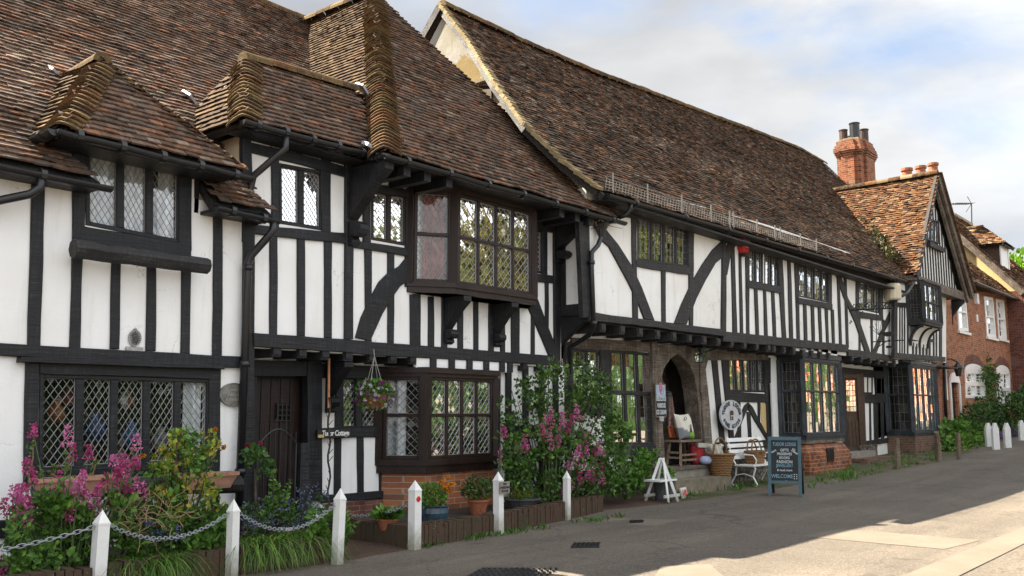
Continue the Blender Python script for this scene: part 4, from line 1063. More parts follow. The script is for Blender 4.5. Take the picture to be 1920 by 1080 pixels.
# gable wall of weathered render
gp = XP(XG)
q = [gp.uv(Vector((XG, y, z))) for y, z in ((9.42, 3.6), (9.42, 5.62), (apx.y, apx.z - .3), (2 * apx.y - 9.4, 5.5), (2 * apx.y - 9.4, 0), (12.4, 0), (12.4, 3.6))]
Q()
gw = [gp.hit(*c) for c in ((888, 163), (925, 160), (925, 212), (890, 212))]
wall_uv(HC, gp, q, [[gp.uv(c) for c in gw]], M_RENDER, 'gable_wall', .2)
stain(M_RENDER, tuple(gp.hit(868, 150)), .95, (.26, .18, .055)); stain(M_RENDER, tuple(gp.hit(1010, 270)), .8, (.28, .21, .09))
fgab = Face(HC, gp, M_BLACKW)
window(HC, gp, [(888, 163), (925, 160), (925, 212), (890, 212)], 1, (1,), 'plain', 1, 1, .05, .04, mat=M_BLACKW, name='gable_window')
m = MB(); a, b = gp.hit(880, 168), gp.hit(930, 152); m.bar(a + Vector((-.06, 0, .05)), b + Vector((-.06, 0, .05)), .16, .06); m.build('window_hood', M_CEMENT, HC)
# gutter, its pipes
g0, g1 = Vector((13.42, 8.98, 5.42)), Vector((29.9, 8.98, 5.70))
gutter(HC, g0, g1, .06, joints=9, mat=M_IRON)
m = MB(); m.span((13.5, 9.02, 5.34), (30.2, 9.38, 5.38)); m.build('soffit', M_BLACKW, HC)
H9 = YP(9.28)
pipe(HC, [H9.hit(1128, 425), H9.hit(1127, 445), H9.hit(1121, 460), H9.hit(1109, 474), H9.hit(1109, 500), H9.hit(1113, 612), YP(9.5).hit(1105, 628), YP(9.95).hit(1068, 652), YP(9.98).hit(1066, 700)], .045, collars=[(H9.hit(1109, 492), (0, 0, 1)), (H9.hit(1113, 606), (0, 0, 1))])
m = MB(); c = H9.hit(1127, 428); m.lathe([(.05, -.16), (.10, -.02), (.15, .06), (.13, .09), (.05, .10)], c, 9); m.build('hopper', M_IRON, HC)
m = MB()
for k in range(50): 
    a = c + Vector((random.gauss(0, .10), random.gauss(0, .06), .10 + random.gauss(0, .04))); m.tube([a, a + Vector((random.gauss(0, .14), random.gauss(0, .08), random.gauss(0, .05)))], .005, 4)
NEST = tag(m.build('bird_nest', M_STRAW, loc=c), 'scruffy straw nest on the rainwater hopper under the cottage eave', 'nest')
pipe(HC, [YP(9.0).hit(1183, 378), YP(9.0).hit(1182, 392), YP(9.1).hit(1174, 403), YP(9.2).hit(1160, 408)], .042)
# wire guard along the eave
m = MB(); mu = MB(); K = 90; Y0 = 9.06
gx0, gx1 = YP(Y0).hit(1135, 348).x, YP(Y0).hit(1531, 472).x
for k in range(K + 1):
    x = gx0 + (gx1 - gx0) * k / K; z = 5.5 + (x - 13.3) * .016; m.tube([(x, Y0, z + .02), (x, Y0 - .03, z + .22)], .0035, 4)
for j in range(6):
    pts = [(gx0 + (gx1 - gx0) * k / 12, Y0 - .03 * j / 5, 5.5 + (gx0 + (gx1 - gx0) * k / 12 - 13.3) * .016 + .02 + .05 * j + .01 * sin(k * 2.1)) for k in range(13)]; m.tube(pts, .004, 4)
sg_ = m.build('snow_guard', M_WIRE, HC)
for xx in (1148, 1213, 1277, 1332, 1367, 1374, 1418, 1452, 1462, 1500, 1530):
    x = YP(Y0).hit(xx, 350 + (xx - 1135) * .308).x; z = 5.5 + (x - 13.3) * .016; m = MB(); m.bar((x, Y0 - .02, z), (x - .03, Y0 - .04, z + .36), .025, .02); m.build('upright', M_WIRE, sg_)
# jetty
for (xs, n, z) in (((13.75, 20.6), 12, 3.37), ((20.9, 24.3), 7, 3.38), ((26.0, 29.6), 6, 3.32)):
    zz = YP(YCU).hit(1116, 586).z if z == 3.37 else z
    joists(HC, YCU, 3.36 - .17, [xs[0] + (xs[1] - xs[0]) * i / (n - 1) for i in range(n)], .17, .16, .05, .7, M_BLACKW)
m = MB(); m.span((13.4, YCU + .03, 3.19), (30, YCG + .1, 3.22)); m.build('jetty_boards', M_BLACKW, HC)

GLASS[0] = M_GLASSL
# ---- ground floor
fd = Face(HC, YP(YCG), M_BLACKW, .015)
Q(1180, 600, 3.177)
fd.H(-340, 105, 165, -130, 115, 180, 130, 130, 190, name='lintel', mat=M_OAK); fd.H(480, 175, 240, 830, 185, 240, name='lintel', mat=M_OAK)
fd.V(120, 132, 166, 860, 165, 215, name='post', mat=M_OAK, front=.09)
Q(900, 620, 2.842)
fd.V(70, 640, 690, 640, 690, 704, name='post'); fd.V(95, 905, 935, 640, 925, 948, name='post'); fd.V(60, 455, 488, 700, 460, 492, name='post')
fd.win([(688, 100), (908, 118), (930, 612), (702, 610)], 3, (1, 1.25), 'square', 2, 4, .06, .08, lead=M_LEADD, lead_w=.014, room=1.0)
fd.win([(486, 92), (646, 104), (648, 420), (486, 420)], 2, (1,), 'square', 3, 7, .05, .07, lead=M_LEADD, lead_w=.012, room=1.0)
fd.H(690, 606, 660, 945, 610, 668, name='sill', front=.08); fd.H(486, 415, 450, 690, 415, 450)
fd.V(660, 740, 770, 800, 745, 775); fd.V(660, 850, 880, 800, 855, 885)
Q(1180, 600, 3.177)
arch = [(150, 175), (178, 150), (290, 128), (440, 175), (425, 220)]
opening = [(208, 860), (200, 560), (196, 340), (208, 290), (240, 235), (290, 203), (330, 228), (365, 275), (390, 340), (405, 420), (420, 560), (442, 860)]
fd.hole([(205, 880), (198, 560), (194, 340), (206, 288), (240, 233), (290, 200), (332, 226), (368, 273), (393, 340), (408, 420), (423, 560), (445, 880)])
fd.win([(578, 228), (808, 232), (810, 432), (592, 428)], 5, (1,), 'square', 3, 5, .05, .07, lead=M_LEADD, lead_w=.012, room=.8)
fd.wall([-370, 60, 840, 130, 900, 130, 1700, 230, 1700, 640, 1300, 760, 840, 860, 445, 910, -370, 980], M_PLASTER_OLD)
pa_f = fd.p.off(.10); op = [pa_f.uv(pa_f.hit(*c)) for c in opening]; 
outer = [pa_f.uv(pa_f.hit(*c)) for c in ((490, 860), (460, 640), (436, 430), (416, 300), (428, 225), (445, 178), (300, 140), (165, 150), (150, 270), (165, 560), (180, 860))]
m = MB(); m.prism(pa_f, op + outer, -.35, 0, .012); m.build('arch_frame', M_OAK, HC)
# passage behind the arch with an inner arched doorway
xa, xb = fd.p.hit(196, 600).x - .1, fd.p.hit(445, 800).x + .1
m = MB(); y2 = YCG + 2.2
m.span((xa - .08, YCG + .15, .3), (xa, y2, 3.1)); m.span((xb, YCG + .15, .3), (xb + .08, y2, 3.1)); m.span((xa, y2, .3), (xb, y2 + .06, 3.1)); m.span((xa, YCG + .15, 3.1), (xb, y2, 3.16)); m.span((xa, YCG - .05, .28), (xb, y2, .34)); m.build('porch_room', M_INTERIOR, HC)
m = MB(); pa = YP(YCG + .9); ia = [pa.uv(pa.hit(*c)) for c in ((300, 860), (300, 420), (292, 300), (275, 240), (290, 215), (350, 260), (390, 330), (410, 470), (425, 860), (445, 860), (445, 200), (200, 200), (200, 860))]
m.prism(pa, ia, -.1, 0, .01); m.build('inner_arch', M_OAK, HC)
m = MB(); m.span((xa + .3, y2 - .08, .35), (xb - .3, y2 - .01, 2.5)); m.build('inner_door', M_DOORD, HC)
fd.V(150, 426, 448, 300, 424, 456, 500, 436, 478, 860, 452, 504, name='arch_post', mat=M_OAK, front=.14)
fd.B(428, 222, 460, 190, 520, 172, 560, 168, 500, 205, 470, 240, 455, 300, 440, 430, 428, 430, name='arch_brace', mat=M_OAK, front=.15)
fd.V(205, 490, 525, 735, 543, 573); fd.V(205, 549, 583, 735, 600, 628)
fd.V(225, 572, 598, 450, 584, 602, name='jamb'); fd.V(225, 806, 842, 720, 822, 846, name='post'); fd.H(585, 425, 486, 835, 440, 492)
fd.V(485, 648, 664, 720, 652, 668); fd.V(545, 704, 724, 715, 714, 732); fd.V(480, 768, 781, 640, 770, 781)
fd.B(625, 720, 650, 655, 665, 570, 690, 510, 712, 492, 716, 520, 700, 545, 675, 605, 655, 660, 640, 722); fd.B(712, 492, 735, 515, 765, 575, 800, 640, 832, 708, 822, 716, 785, 655, 750, 600, 722, 545, 704, 530)
pan = fd.p.off(.012); m = MB(); m.prism(pan, [pan.uv(pan.hit(*c)) for c in ((782, 495), (822, 500), (830, 690), (790, 640))], -.01, .004, .002); m.build('ochre_panel', M_YELLOW, HC)
m = MB(); a_ = fd.p.hit(508, 745); b_ = fd.p.hit(660, 750); m.span((a_.x, YCG - .12, a_.z - .12), (b_.x + 1.6, YCG + .02, a_.z + .06)); m.build('sole_plate', M_BLACKW, HC)
m = MB(); m.span((a_.x - .1, YCG - .20, -.1), (22.7, YCG + .04, a_.z - .125)); m.build('flint_plinth', M_FLINT, HC)
m = MB(); m.span((12.95, YCG - .05, -.1), (xa - .1, YCG + .03, .55)); m.build('flint_plinth', M_FLINT, HC)
# steps
Q(1180, 600, 3.177)
s1 = YP(9.65); pa_, pb_ = s1.hit(225, 905), s1.hit(508, 905); zt = s1.hit(360, 872).z
m = MB(); m.span((pa_.x - .1, 9.65, .02), (pb_.x + .15, YCG, zt - .05)); st = m.build('doorstep', M_STEP, HC)
m = MB(); m.span((pa_.x - .14, 9.60, zt - .048), (pb_.x + .2, YCG, zt + .01)); m.build('tread', M_OAK, st)
s2 = YP(9.25); pa_, pb_ = s2.hit(275, 965), s2.hit(608, 965); zs2 = s2.hit(430, 945).z
m = MB(); m.span((pa_.x, 9.25, -.05), (pb_.x, 9.66, zs2)); m.build('lower_doorstep', M_STEPB, HC); Z_STEP = zt + .012; X_STEP = (pa_.x, pb_.x); Z_STEP2 = zs2
# white plank leaning between panel and bay
Q(1180, 600, 3.177)
# ---- square bay with brick base
Q(1400, 600, 3.177)
YB = 9.45
xb0 = (XP(22.7).hit(255, 500).x); pc = YP(YB).hit(340, 500); xb1 = pc.x; xb2 = YP(YB).hit(562, 500).x
zb0, zb1 = YP(YB).hit(355, 690).z, YP(YB).hit(345, 240).z
M_BAYG = M_BLUEBLK = m_timber('blue_black_painted_timber', (.020, .025, .032), (.075, .085, .095), .55, .9, .5)
bay(HC, xb1 - .02, xb1, xb2, YCG, YB, zb0 + .03, zb1, (1, 4, 4), (4, 2, 4), M_BAYG, 'square', (1, 1.45), .14, .20, post=.12, x3=xb2 + .02, lead=M_LEADD, tilt=.02,
    curt=[(.1, .2, M_CURTAIN), (.55, .62, M_CURTAIN)])
m = MB(); m.span((xb1 - .05, YB - .03, zb0 - .2), (xb2 + .05, YCG, zb0 - .11)); m.build('bay_sill', M_OAK, HC)
m = MB(); vs = []
for z, o in ((0, .16), (zb0 - .45, .14), (zb0 - .22, .0)): vs += [Vector((xb1 - o, YCG, z)), Vector((xb1 - o, YB - o, z)), Vector((xb2 + o, YB - o, z)), Vector((xb2 + o, YCG, z))]
m.add(vs, [(0, 1, 5, 4), (1, 2, 6, 5), (2, 3, 7, 6), (4, 5, 9, 8), (5, 6, 10, 9), (6, 7, 11, 10), (8, 9, 10, 11)]); bb = m.build('bay_base', M_BRICKO, HC)
pv = YP(YB - .165); m = MB(); a_, b_ = pv.hit(480, 765), pv.hit(522, 840)
for i in (0, 1):
    for j in range(5):
        x = a_.x + (b_.x - a_.x) * (i + .5) / 2; z = a_.z + (b_.z - a_.z) * (j + .5) / 5; m.span((x - .12, YB - .166, z - .045), (x + .12, YB - .14, z + .045))
m.build('air_brick', M_IRON, bb)
for i, x in enumerate((290, 350, 395, 440, 497)):
    w = (42, 30, 30, 42, 40)[i]; P, R_ = YP(9.42).hit(x, 150 + i * 8), YP(9.42).hit(x + w, 205 + i * 2); m = MB(); m.span((P.x, 9.40, zb1 + .21), (R_.x, 9.44, P.z)); m.build('cove_panel', M_PLASTER_OLD, HC)
# ---- shop door and small lights right of the bay
fd.H(555, 280, 330, 880, 310, 350, name='lintel'); fd.V(310, 555, 584, 780, 588, 606, name='door_post', front=.08); fd.V(320, 655, 698, 790, 682, 716, name='door_post', mat=M_DOOR, front=.09)
fd.H(580, 320, 348, 690, 322, 350, name='door_head', mat=M_DOOR, front=.085)
fd.V(480, 733, 741, 730, 737, 746); fd.V(480, 758, 784, 735, 764, 786); fd.V(480, 798, 818, 715, 806, 822); fd.H(690, 440, 495, 860, 448, 492)
fd.H(700, 722, 750, 860, 700, 730, name='sole_plate')
window(HC, fd.p.off(.02), [(694, 330), (750, 335), (750, 440), (694, 440)], 2, (1,), 'square', 2, 4, .05, .05, mat=M_BLACKW, lead=M_LEADD, interior=False)
window(HC, fd.p.off(.02), [(770, 340), (836, 340), (836, 446), (770, 444)], 2, (1,), 'square', 2, 4, .05, .05, mat=M_BLACKW, lead=M_LEADD, interior=False)
dp_ = fd.p.off(.02); m = MB(); m.prism(dp_, [dp_.uv(dp_.hit(*c)) for c in ((582, 345), (655, 345), (690, 782), (604, 788))], -.03, .02, .006); sd_ = m.build('shop_door', M_DOOR, HC)
window(HC, fd.p.off(.045), [(586, 352), (650, 352), (656, 552), (594, 552)], 1, (1,), 'square', 3, 6, .03, .03, mat=M_DOOR, lead=M_OAK, lead_w=.03, interior=False, name='door_light', gd=-.004, depth=.0)
m = MB(); 
for i in range(3):
    m.prism(dp_, [dp_.uv(dp_.hit(*c)) for c in ((598 + i * 21, 600), (614 + i * 22, 600), (626 + i * 23, 750), (608 + i * 22, 752))], .02, .035, .006)
m.build('door_panel', M_DOOR, sd_)
m = MB(); s_ = YP(9.75); a_, b_ = s_.hit(612, 800), s_.hit(800, 800); m.span((a_.x, 9.7, 0), (b_.x - .6, YCG, zg(26) + .34)); m.build('doorstep', M_STEP, HC)
m = MB(); m.span((a_.x, 9.25, 0), (b_.x, 9.7, zg(26) + .17)); m.build('lower_doorstep', M_BRICKB, HC)
m = MB(); m.span((b_.x - 1.0, YCG - .1, 0), (29.6, YCG + .03, YP(YCG).hit(800, 735).z)); m.build('flint_plinth', M_FLINT, HC)
# chimney
Q(1520, 200, 3.375)
yk = 13.6; pk = YP(yk).hit(325, 330); k0, k1 = pk.x, YP(yk).hit(427, 330).x; k2 = XP(k0).hit(142, 330).y
zk1, zk0 = YP(yk).hit(325, 205).z, YP(yk).hit(325, 490).z - 3
m = MB(); dx, dy = k1 - k0, k2 - yk
def stack(m, z0, z1, o):
    m.span((k0 + .12 - o, yk + .12 - o, z0), (k1 - .12 + o, k2 - .12 + o, z1)); m.span((k0 + dx * .28 - o, yk - o, z0 + .001), (k0 + dx * .72 + o, k2 + o, z1 - .001)); m.span((k0 - o, yk + dy * .28 - o, z0 + .002), (k1 + o, yk + dy * .72 + o, z1 - .002))
stack(m, zk0, zk1 - .15, 0); ck = m.build('chimney', M_BRICKO, HC)
for i, (o, a, b) in enumerate(((.03, -.62, -.54), (.07, -.538, -.44), (.11, -.438, -.25), (.06, -.248, -.12), (.0, -.118, .08))):
    m = MB(); stack(m, zk1 + a, zk1 + b, o); m.build('chimney_cap', M_BRICKO, ck)
m = MB(); stack(m, zk1 + .082, zk1 + .16, -.08); m.build('chimney_flaunching', M_CEMENT, ck)
for x, y, h, r, mt in ((.30, .78, .62, .20, M_DOOR), (.25, .35, .80, .24, M_IRON), (.72, .75, .55, .18, M_DOOR), (.70, .30, .72, .23, M_DOOR)):
    m = MB(); m.lathe([(r * .95, 0), (r, .05), (r * .9, .1), (r * .9, h - .05), (r, h - .04), (r, h), (r * .75, h), (r * .75, h - .3)], (k0 + dx * x, yk + dy * y, zk1 + .1), 14); m.build('chimney_pot', mt, ck)
m = MB(); m.span((13.5, 16.4, 0), (33, 16.6, 5.4)); m.span((29.9, 10.2, 0), (30.1, 16.4, 5.4)); m.build('rear_wall', M_BRICKR, HC)
# ================================================================== GABLED HOUSE AT THE END OF THE SHOP
YD = 9.25
HD = thing('gabled_timber_house', 'narrow black and white house with steep street gable and orange tiled roof', 'house', (33, YD, zg(33)))
fe = Face(HD, YP(YD), M_BLACKW, .014)
Q(1640, 500, 3)
zt1 = YP(9.0).hit(460, 85).z
dl0, dr0, da0 = Vector((30.70, 8.85, 6.0)), Vector((36.95, 8.75, 5.95)), Vector((33.78, 8.85, 9.86))
db = Vector((33.70, 13.4, 9.76)); 
led = tile_roof(HD, [Vector((30.70, 13.4, 6.0)), dl0, Vector((31.6, 8.85, 7.128)), da0, db], 'orange', 'roof', gauge=.105, sag=.07, lift=.012, patchy=.8)
m = MB(); m.add([dr0, Vector((36.95, 13.4, 5.95)), db, da0], [(0, 1, 2, 3)]); m.add([dr0 - Vector((0, 0, .16)), Vector((36.95, 13.4, 5.8)), db - Vector((0, 0, .16)), da0 - Vector((0, 0, .16))], [(3, 2, 1, 0)]); m.build('far_slope', M_TILE, led)
ridge_tiles(led, da0 + Vector((0, 0, .04)), db + Vector((0, 0, .04)), .15, .4, 'orange')
# verge tiles down the right slope seen edge on, bargeboards under them
m = MB(); d = (dr0 - da0)
for k in range(46):
    c = da0 + d * (k + .5) / 46; f = random.uniform(.6, 1.2); m.box(c + Vector((.02, -.02, .03)), (.13, .22, .05), (0, .88, 0), (.13 * f, .075 * f, .045 * f))
m.build('verge', M_TILE, led)
m = MB(); m.bar(da0 + Vector((0, .0, -.10)), dr0 + Vector((0, .0, -.12)), .09, .30); m.bar(da0 + Vector((-.02, .12, -.34)), dr0 + Vector((-.25, .12, -.30)), .09, .22); m.build('bargeboard', M_OAK, HD)
m = MB(); m.bar(da0 + Vector((0, .05, -.14)), dl0 + Vector((.05, .05, -.12)), .09, .26); m.build('bargeboard', M_BLACKW, HD)
m = MB(); m.add([dr0 + Vector((0, .1, -.1)), Vector((36.9, 9.3, 5.8)), Vector((33.8, 9.3, 9.6)), da0 + Vector((0, .1, -.12))], [(0, 1, 2, 3)]); m.build('verge_soffit', M_BLACKW, HD)
# gable wall
gpl = YP(9.12); uvp = lambda *P: [gpl.uv(Vector(p)) for p in P]
wall_uv(HD, gpl, uvp((31.05, 9.12, 5.9), (36.4, 9.12, 5.9), (33.7, 9.12, 9.5)), [], M_PLASTER_OLD, 'gable_wall', .1)
for k in range(17):
    x = 31.3 + k * .31; top = 5.95 + (x - 30.9) * 1.28 if x < 33.7 else 5.95 + (36.5 - x) * 1.30
    if top > 6.3: m = MB(); m.span((x - .032, 9.085, 5.95), (x + .032, 9.118, top)); m.build('stud', M_BLACK, HD)
Q(1520, 200, 3.375)
gq = [gpl.hit(*c) for c in ((737, 705), (812, 722), (812, 870), (737, 842))]
window(HD, gpl.off(.07), [(737, 705), (812, 722), (812, 870), (737, 842)], 3, (1,), 'square', 2, 4, .06, .06, mat=M_BLACKW, lead=M_LEADD, interior=False, name='gable_window')
m = MB(); a, b = gpl.hit(730, 855), gpl.hit(820, 885); m.span((a.x, 8.98, a.z - .16), (b.x, 9.1, a.z)); m.build('sill', M_BLACKW, HD)
m = MB(); m.span((30.75, 8.88, 5.66), (36.3, 9.2, 5.96)); m.build('tie_beam', M_OAK, HD)
# first floor
Q(1640, 500, 3)
fe.V(60, 112, 130, 505, 112, 130, name='post', front=.06)
for a in ((225, 143, 147, 495), (225, 156, 160, 495), (225, 169, 173, 495), (225, 186, 192, 495), (200, 332, 338, 515), (200, 347, 353, 515), (190, 366, 380, 520)): fe.V(a[0], a[1], a[2], a[3], a[1], a[2])
fe.H(112, 483, 512, 400, 508, 535, name='bressummer', front=.08); fe.H(195, 405, 418, 335, 408, 424)
for x in (215, 234, 253, 272, 291, 308): fe.V(415, x, x + 8, 500, x, x + 8)
fe.H(112, 200, 226, 195, 205, 228)
fe.wall([110, 40, 402, 60, 402, 540, 110, 516], M_PLASTER_OLD)
x0, x1, x2 = YP(YD).hit(202, 300).x, YP(8.75).hit(262, 300).x, YP(8.75).hit(372, 300).x
oz0, oz1 = YP(8.75).hit(262, 300).z, YP(8.75).hit(262, 85).z
xm = (x0 + x1) / 2
bay(HD, xm - .02, xm, x2, YD, 8.75, oz0 + .05, oz1, (1, 3, 6), (3, 2, 4), M_BLACKW, 'square', (1, 1), .16, .08, post=.12, x3=x2 + .02, lead=M_LEADD, curt=[(.05, .95, M_CURTAINR)], tilt=.02)
# curved plaster cove under the oriel
m = MB(); K = 9; vs = []
for i in range(K + 1):
    t = i / K * pi / 2; y = 8.80 + .43 * sin(t); z = oz0 - .14 - .62 * (1 - cos(t))
    vs += [Vector((xm + .05, y, z)), Vector((x2 - .05, y, z))]
m.add(vs, [(2 * i, 2 * i + 1, 2 * i + 3, 2 * i + 2) for i in range(K)]); m.build('oriel_cove', M_PLASTER_OLD, HD, smooth=True)
for xx in (xm + .02, (xm + x2) / 2, x2 - .02):
    m = MB(); pts = [(xx, 8.79 + .42 * sin(i / 8 * pi / 2), oz0 - .15 - .61 * (1 - cos(i / 8 * pi / 2))) for i in range(9)]; m.tube(pts, .05, 6); m.build('cove_rib', M_BLACKW, HD)
bracket(HD, 36.0, YD, 5.66, .45, .9, .14, mat=M_BLACKW, scroll=False)
# ground floor bay and base
YDB = 9.3; pc = YP(YDB).hit(208, 750); dx1, dx2 = pc.x, YP(YDB).hit(346, 750).x
dz0, dz1 = YP(YDB).hit(215, 935).z, YP(YDB).hit(205, 560).z
bay(HD, dx1 - .02, dx1, dx2, YCG, YDB, dz0 + .04, dz1, (1, 4, 4), (4, 2, 4), M_BAYG, 'square', (1, 1.3), .14, .16, post=.13, x3=dx2 + .02, lead=M_LEADD, tilt=.02)
m = MB(); m.span((dx1 - .08, YDB - .06, 0), (dx2 + .06, YCG, dz0 - .11)); m.build('bay_base', M_BRICKB, HD)
m = MB(); m.span((dx1, YDB + .02, dz1 + .2), (dx2, YDB + .06, dz1 + .42)); m.build('cove_panel', M_PLASTER_OLD, HD)
for k in range(7):
    x = dx1 + (dx2 - dx1) * (k + .5) / 7; m = MB(); m.span((x - .06, YDB - .02, dz1 + .2), (x + .06, YDB + .018, dz1 + .42)); m.build('stud', M_BLACKW, HD)
m = MB(); m.span((29.9, YCG, 0), (36.6, YCG + .1, dz1 + .5)); m.build('wall', M_PLASTER_OLD, HD)
m = MB(); m.span((30.2, YD + .03, 3.2), (36.4, YCG, 3.25)); m.build('jetty_boards', M_BLACKW, HD)
pipe(HD, [YP(8.9).hit(215, 100), YP(8.9).hit(180, 150), YP(9.1).hit(110, 190)], .05)
m = MB(); m.span((36.9, 10.25, 0), (37.2, 13.4, 5.9)); m.span((30.7, 13.3, 0), (37.3, 13.5, 5.9)); m.build('side_wall', M_BRICKR, HD)
# three red pots on a stack behind the ridge
Q(); sk = MB(); pts = [YP(13.9).hit(x, y) for x, y in ((1701, 333), (1727, 328), (1750, 322))]
sk.span((pts[0].x - .5, 13.6, 6), (pts[2].x + .5, 14.2, pts[0].z - .5)); stk = sk.build('chimney', M_BRICKR, HD)
for p in pts:
    m = MB(); m.lathe([(.24, -.2), (.27, .0), (.24, .05), (.23, .30), (.29, .33), (.29, .46), (.22, .46), (.20, .2)], p, 14); m.build('chimney_pot', M_TERRA, stk)

# ================================================================== BRICK HOUSE
YEF = 9.9
HE = thing('brick_house', 'red brick house with white sash windows and arched ground floor windows', 'house', (42, YEF, zg(42)))
ff = Face(HE, YP(YEF), M_WHITE, 0)
Q(1640, 500, 3)
for q_, c_, r_, nx, ny in (([(458, 150), (506, 148), (525, 366), (470, 358)], 1, (1, 1), 3, 3), ([(612, 166), (662, 174), (681, 402), (630, 392)], 1, (1, 1), 3, 3), ([(680, 180), (724, 188), (741, 412), (696, 402)], 1, (1, 1), 3, 3)):
    w_ = ff.win(q_, c_, r_, 'square', nx, ny, .13, .07, mat=M_WHITE, lead=M_WHITE, lead_w=.04, gd=.06, proud=.03, name='sash_window', room=.6, curtain=[(.1, .9, M_CURTAIN)])
    m = MB(); a, b = YP(YEF).hit(q_[3][0] - 4, q_[3][1] + 3), YP(YEF).hit(q_[2][0] + 6, q_[2][1] + 6); m.span((a.x, YEF - .09, a.z - .08), (b.x, YEF, a.z + .02)); m.build('sill', M_WHITE, w_)
def arched(q_, c_):
    w_ = ff.win(q_, c_, (1, 1.1), 'square', 3, 3, .13, .16, mat=M_WHITE, lead=M_WHITE, lead_w=.04, gd=.06, proud=.03, name='arched_window', room=.6)
    a, b = YP(YEF).hit(*q_[0]), YP(YEF).hit(*q_[1]); cx_, hw = (a.x + b.x) / 2, (b.x - a.x) / 2
    for nm, r0, r1, mt, d in (('arch_head', 0, .36, M_WHITE, .03), ('brick_arch', .37, .75, M_BRICKD, .012)):
        m = MB(); pl = YP(YEF)
        top = [Vector((cx_ + (hw + (.15 if r1 > .5 else 0)) * (i / 8 - 1), a.z + (r1) * (1 - (i / 8 - 1) ** 2) ** .5 * .9 + (0 if r1 < .5 else .03))) for i in range(17)]
        bot = [Vector((cx_ + (hw + (.15 if r1 > .5 else 0)) * (i / 8 - 1), a.z + (r0) * (1 - (i / 8 - 1) ** 2) ** .5 * .9 - .02)) for i in range(17)]
        m.prism(pl, [pl.uv(Vector((p.x, YEF, p.y))) for p in bot + top[::-1]], -.02, d, 0); m.build(nm, mt, w_)
arched([(505, 585), (614, 585), (622, 742), (510, 740)], 2); arched([(680, 590), (757, 590), (765, 800), (690, 800)], 2)
ff.hole([(424, 645), (458, 640), (478, 930), (432, 930)])
ff.wall([352, 120, 800, 160, 800, 900, 352, 1100], M_BRICKR)
Q(1640, 500, 3)
a, b = YP(YEF + .1).hit(424, 640), YP(YEF + .1).hit(470, 930); m = MB(); m.span((a.x, YEF + .1, zg(40)), (a.x + 1.2, YEF + .16, a.z)); ed = m.build('door', M_DOORD, HE)
pl = YP(YEF); a, b = pl.hit(420, 640), pl.hit(466, 640); m = MB(); hw = .7; cx_ = a.x + .62; zb = zg(40) + .1; zt_ = a.z - .1
ring = [Vector((cx_ + hw, zb)), Vector((cx_ + hw, zt_))] + [Vector((cx_ + hw * cos(pi * i / 10), zt_ + .42 * sin(pi * i / 10))) for i in range(1, 10)] + [Vector((cx_ - hw, zt_)), Vector((cx_ - hw, zb)), Vector((cx_ - hw + .13, zb)), Vector((cx_ - hw + .13, zt_))] + [Vector((cx_ - (hw - .13) * cos(pi * i / 10), zt_ + .05 * sin(pi * i / 10))) for i in range(1, 10)] + [Vector((cx_ + hw - .13, zt_)), Vector((cx_ + hw - .13, zb))]
m.prism(pl, [pl.uv(Vector((p.x, YEF, p.y))) for p in ring], -.1, .05, 0); m.build('door_surround', M_WHITE, HE)
pipe(HE, [YP(9.82).hit(392, 540), YP(9.82).hit(396, 700), YP(9.82).hit(403, 890)], .06)
m = MB(); a = YP(YEF).hit(384, 400); m.span((a.x - .12, YEF - .05, a.z - 2.3), (a.x + .02, YEF - .005, a.z + 2.8)); m.build('white_edge_board', M_WHITE, HE)
m = MB(); p = YP(YEF).hit(565, 182); m.box(p + Vector((0, -.06, 0)), (.30, .12, .42)); m.build('alarm_box', M_WHITE, HE)
m = MB(); p = YP(YEF).hit(573, 290); m.box(p + Vector((0, -.02, 0)), (.20, .05, .3)); m.build('small_plate', M_WHITE, HE)
# dentil course and eave
m = MB(); ez = YP(YEF).hit(700, 140).z
for k in range(44): m.span((37.2 + k * .24, YEF - .08, ez - .12), (37.32 + k * .24, YEF + .01, ez))
m.span((37.1, YEF - .10, ez + .002), (47.8, YEF + .01, ez + .12)); m.build('dentil_course', M_BRICKR, HE)
Q(1740, 360, 4.909)
e0, e1 = YP(9.5).hit(430, 872), YP(9.5).hit(860, 950); zz = (e0.z + e1.z) / 2
tile_roof(HE, [Vector((36.9, 9.5, zz)), Vector((48.2, 9.5, zz)), Vector((48.2, 14, zz + 4.5)), Vector((36.9, 14, zz + 4.5))], 'orange', 'roof', gauge=.13, tw=.2, sag=.05, lift=.012)
gutter(HE, (36.9, 9.42, zz - .06), (48.2, 9.42, zz - .06), .08)
m = MB(); m.span((47.4, YEF + .13, 0), (47.6, 18, zz)); m.span((37.4, 17.9, 0), (47.4, 18, zz)); m.build('rear_wall', M_BRICKR, HE)
m = MB(); m.add([Vector((36.9, 14, zz + 4.5)), Vector((36.9, 18.4, zz)), Vector((48.2, 18.4, zz)), Vector((48.2, 14, zz + 4.5))], [(0, 1, 2, 3)]); m.build('rear_slope', M_TILE, [o for o in HE.children if o.name.startswith('roof')][0])
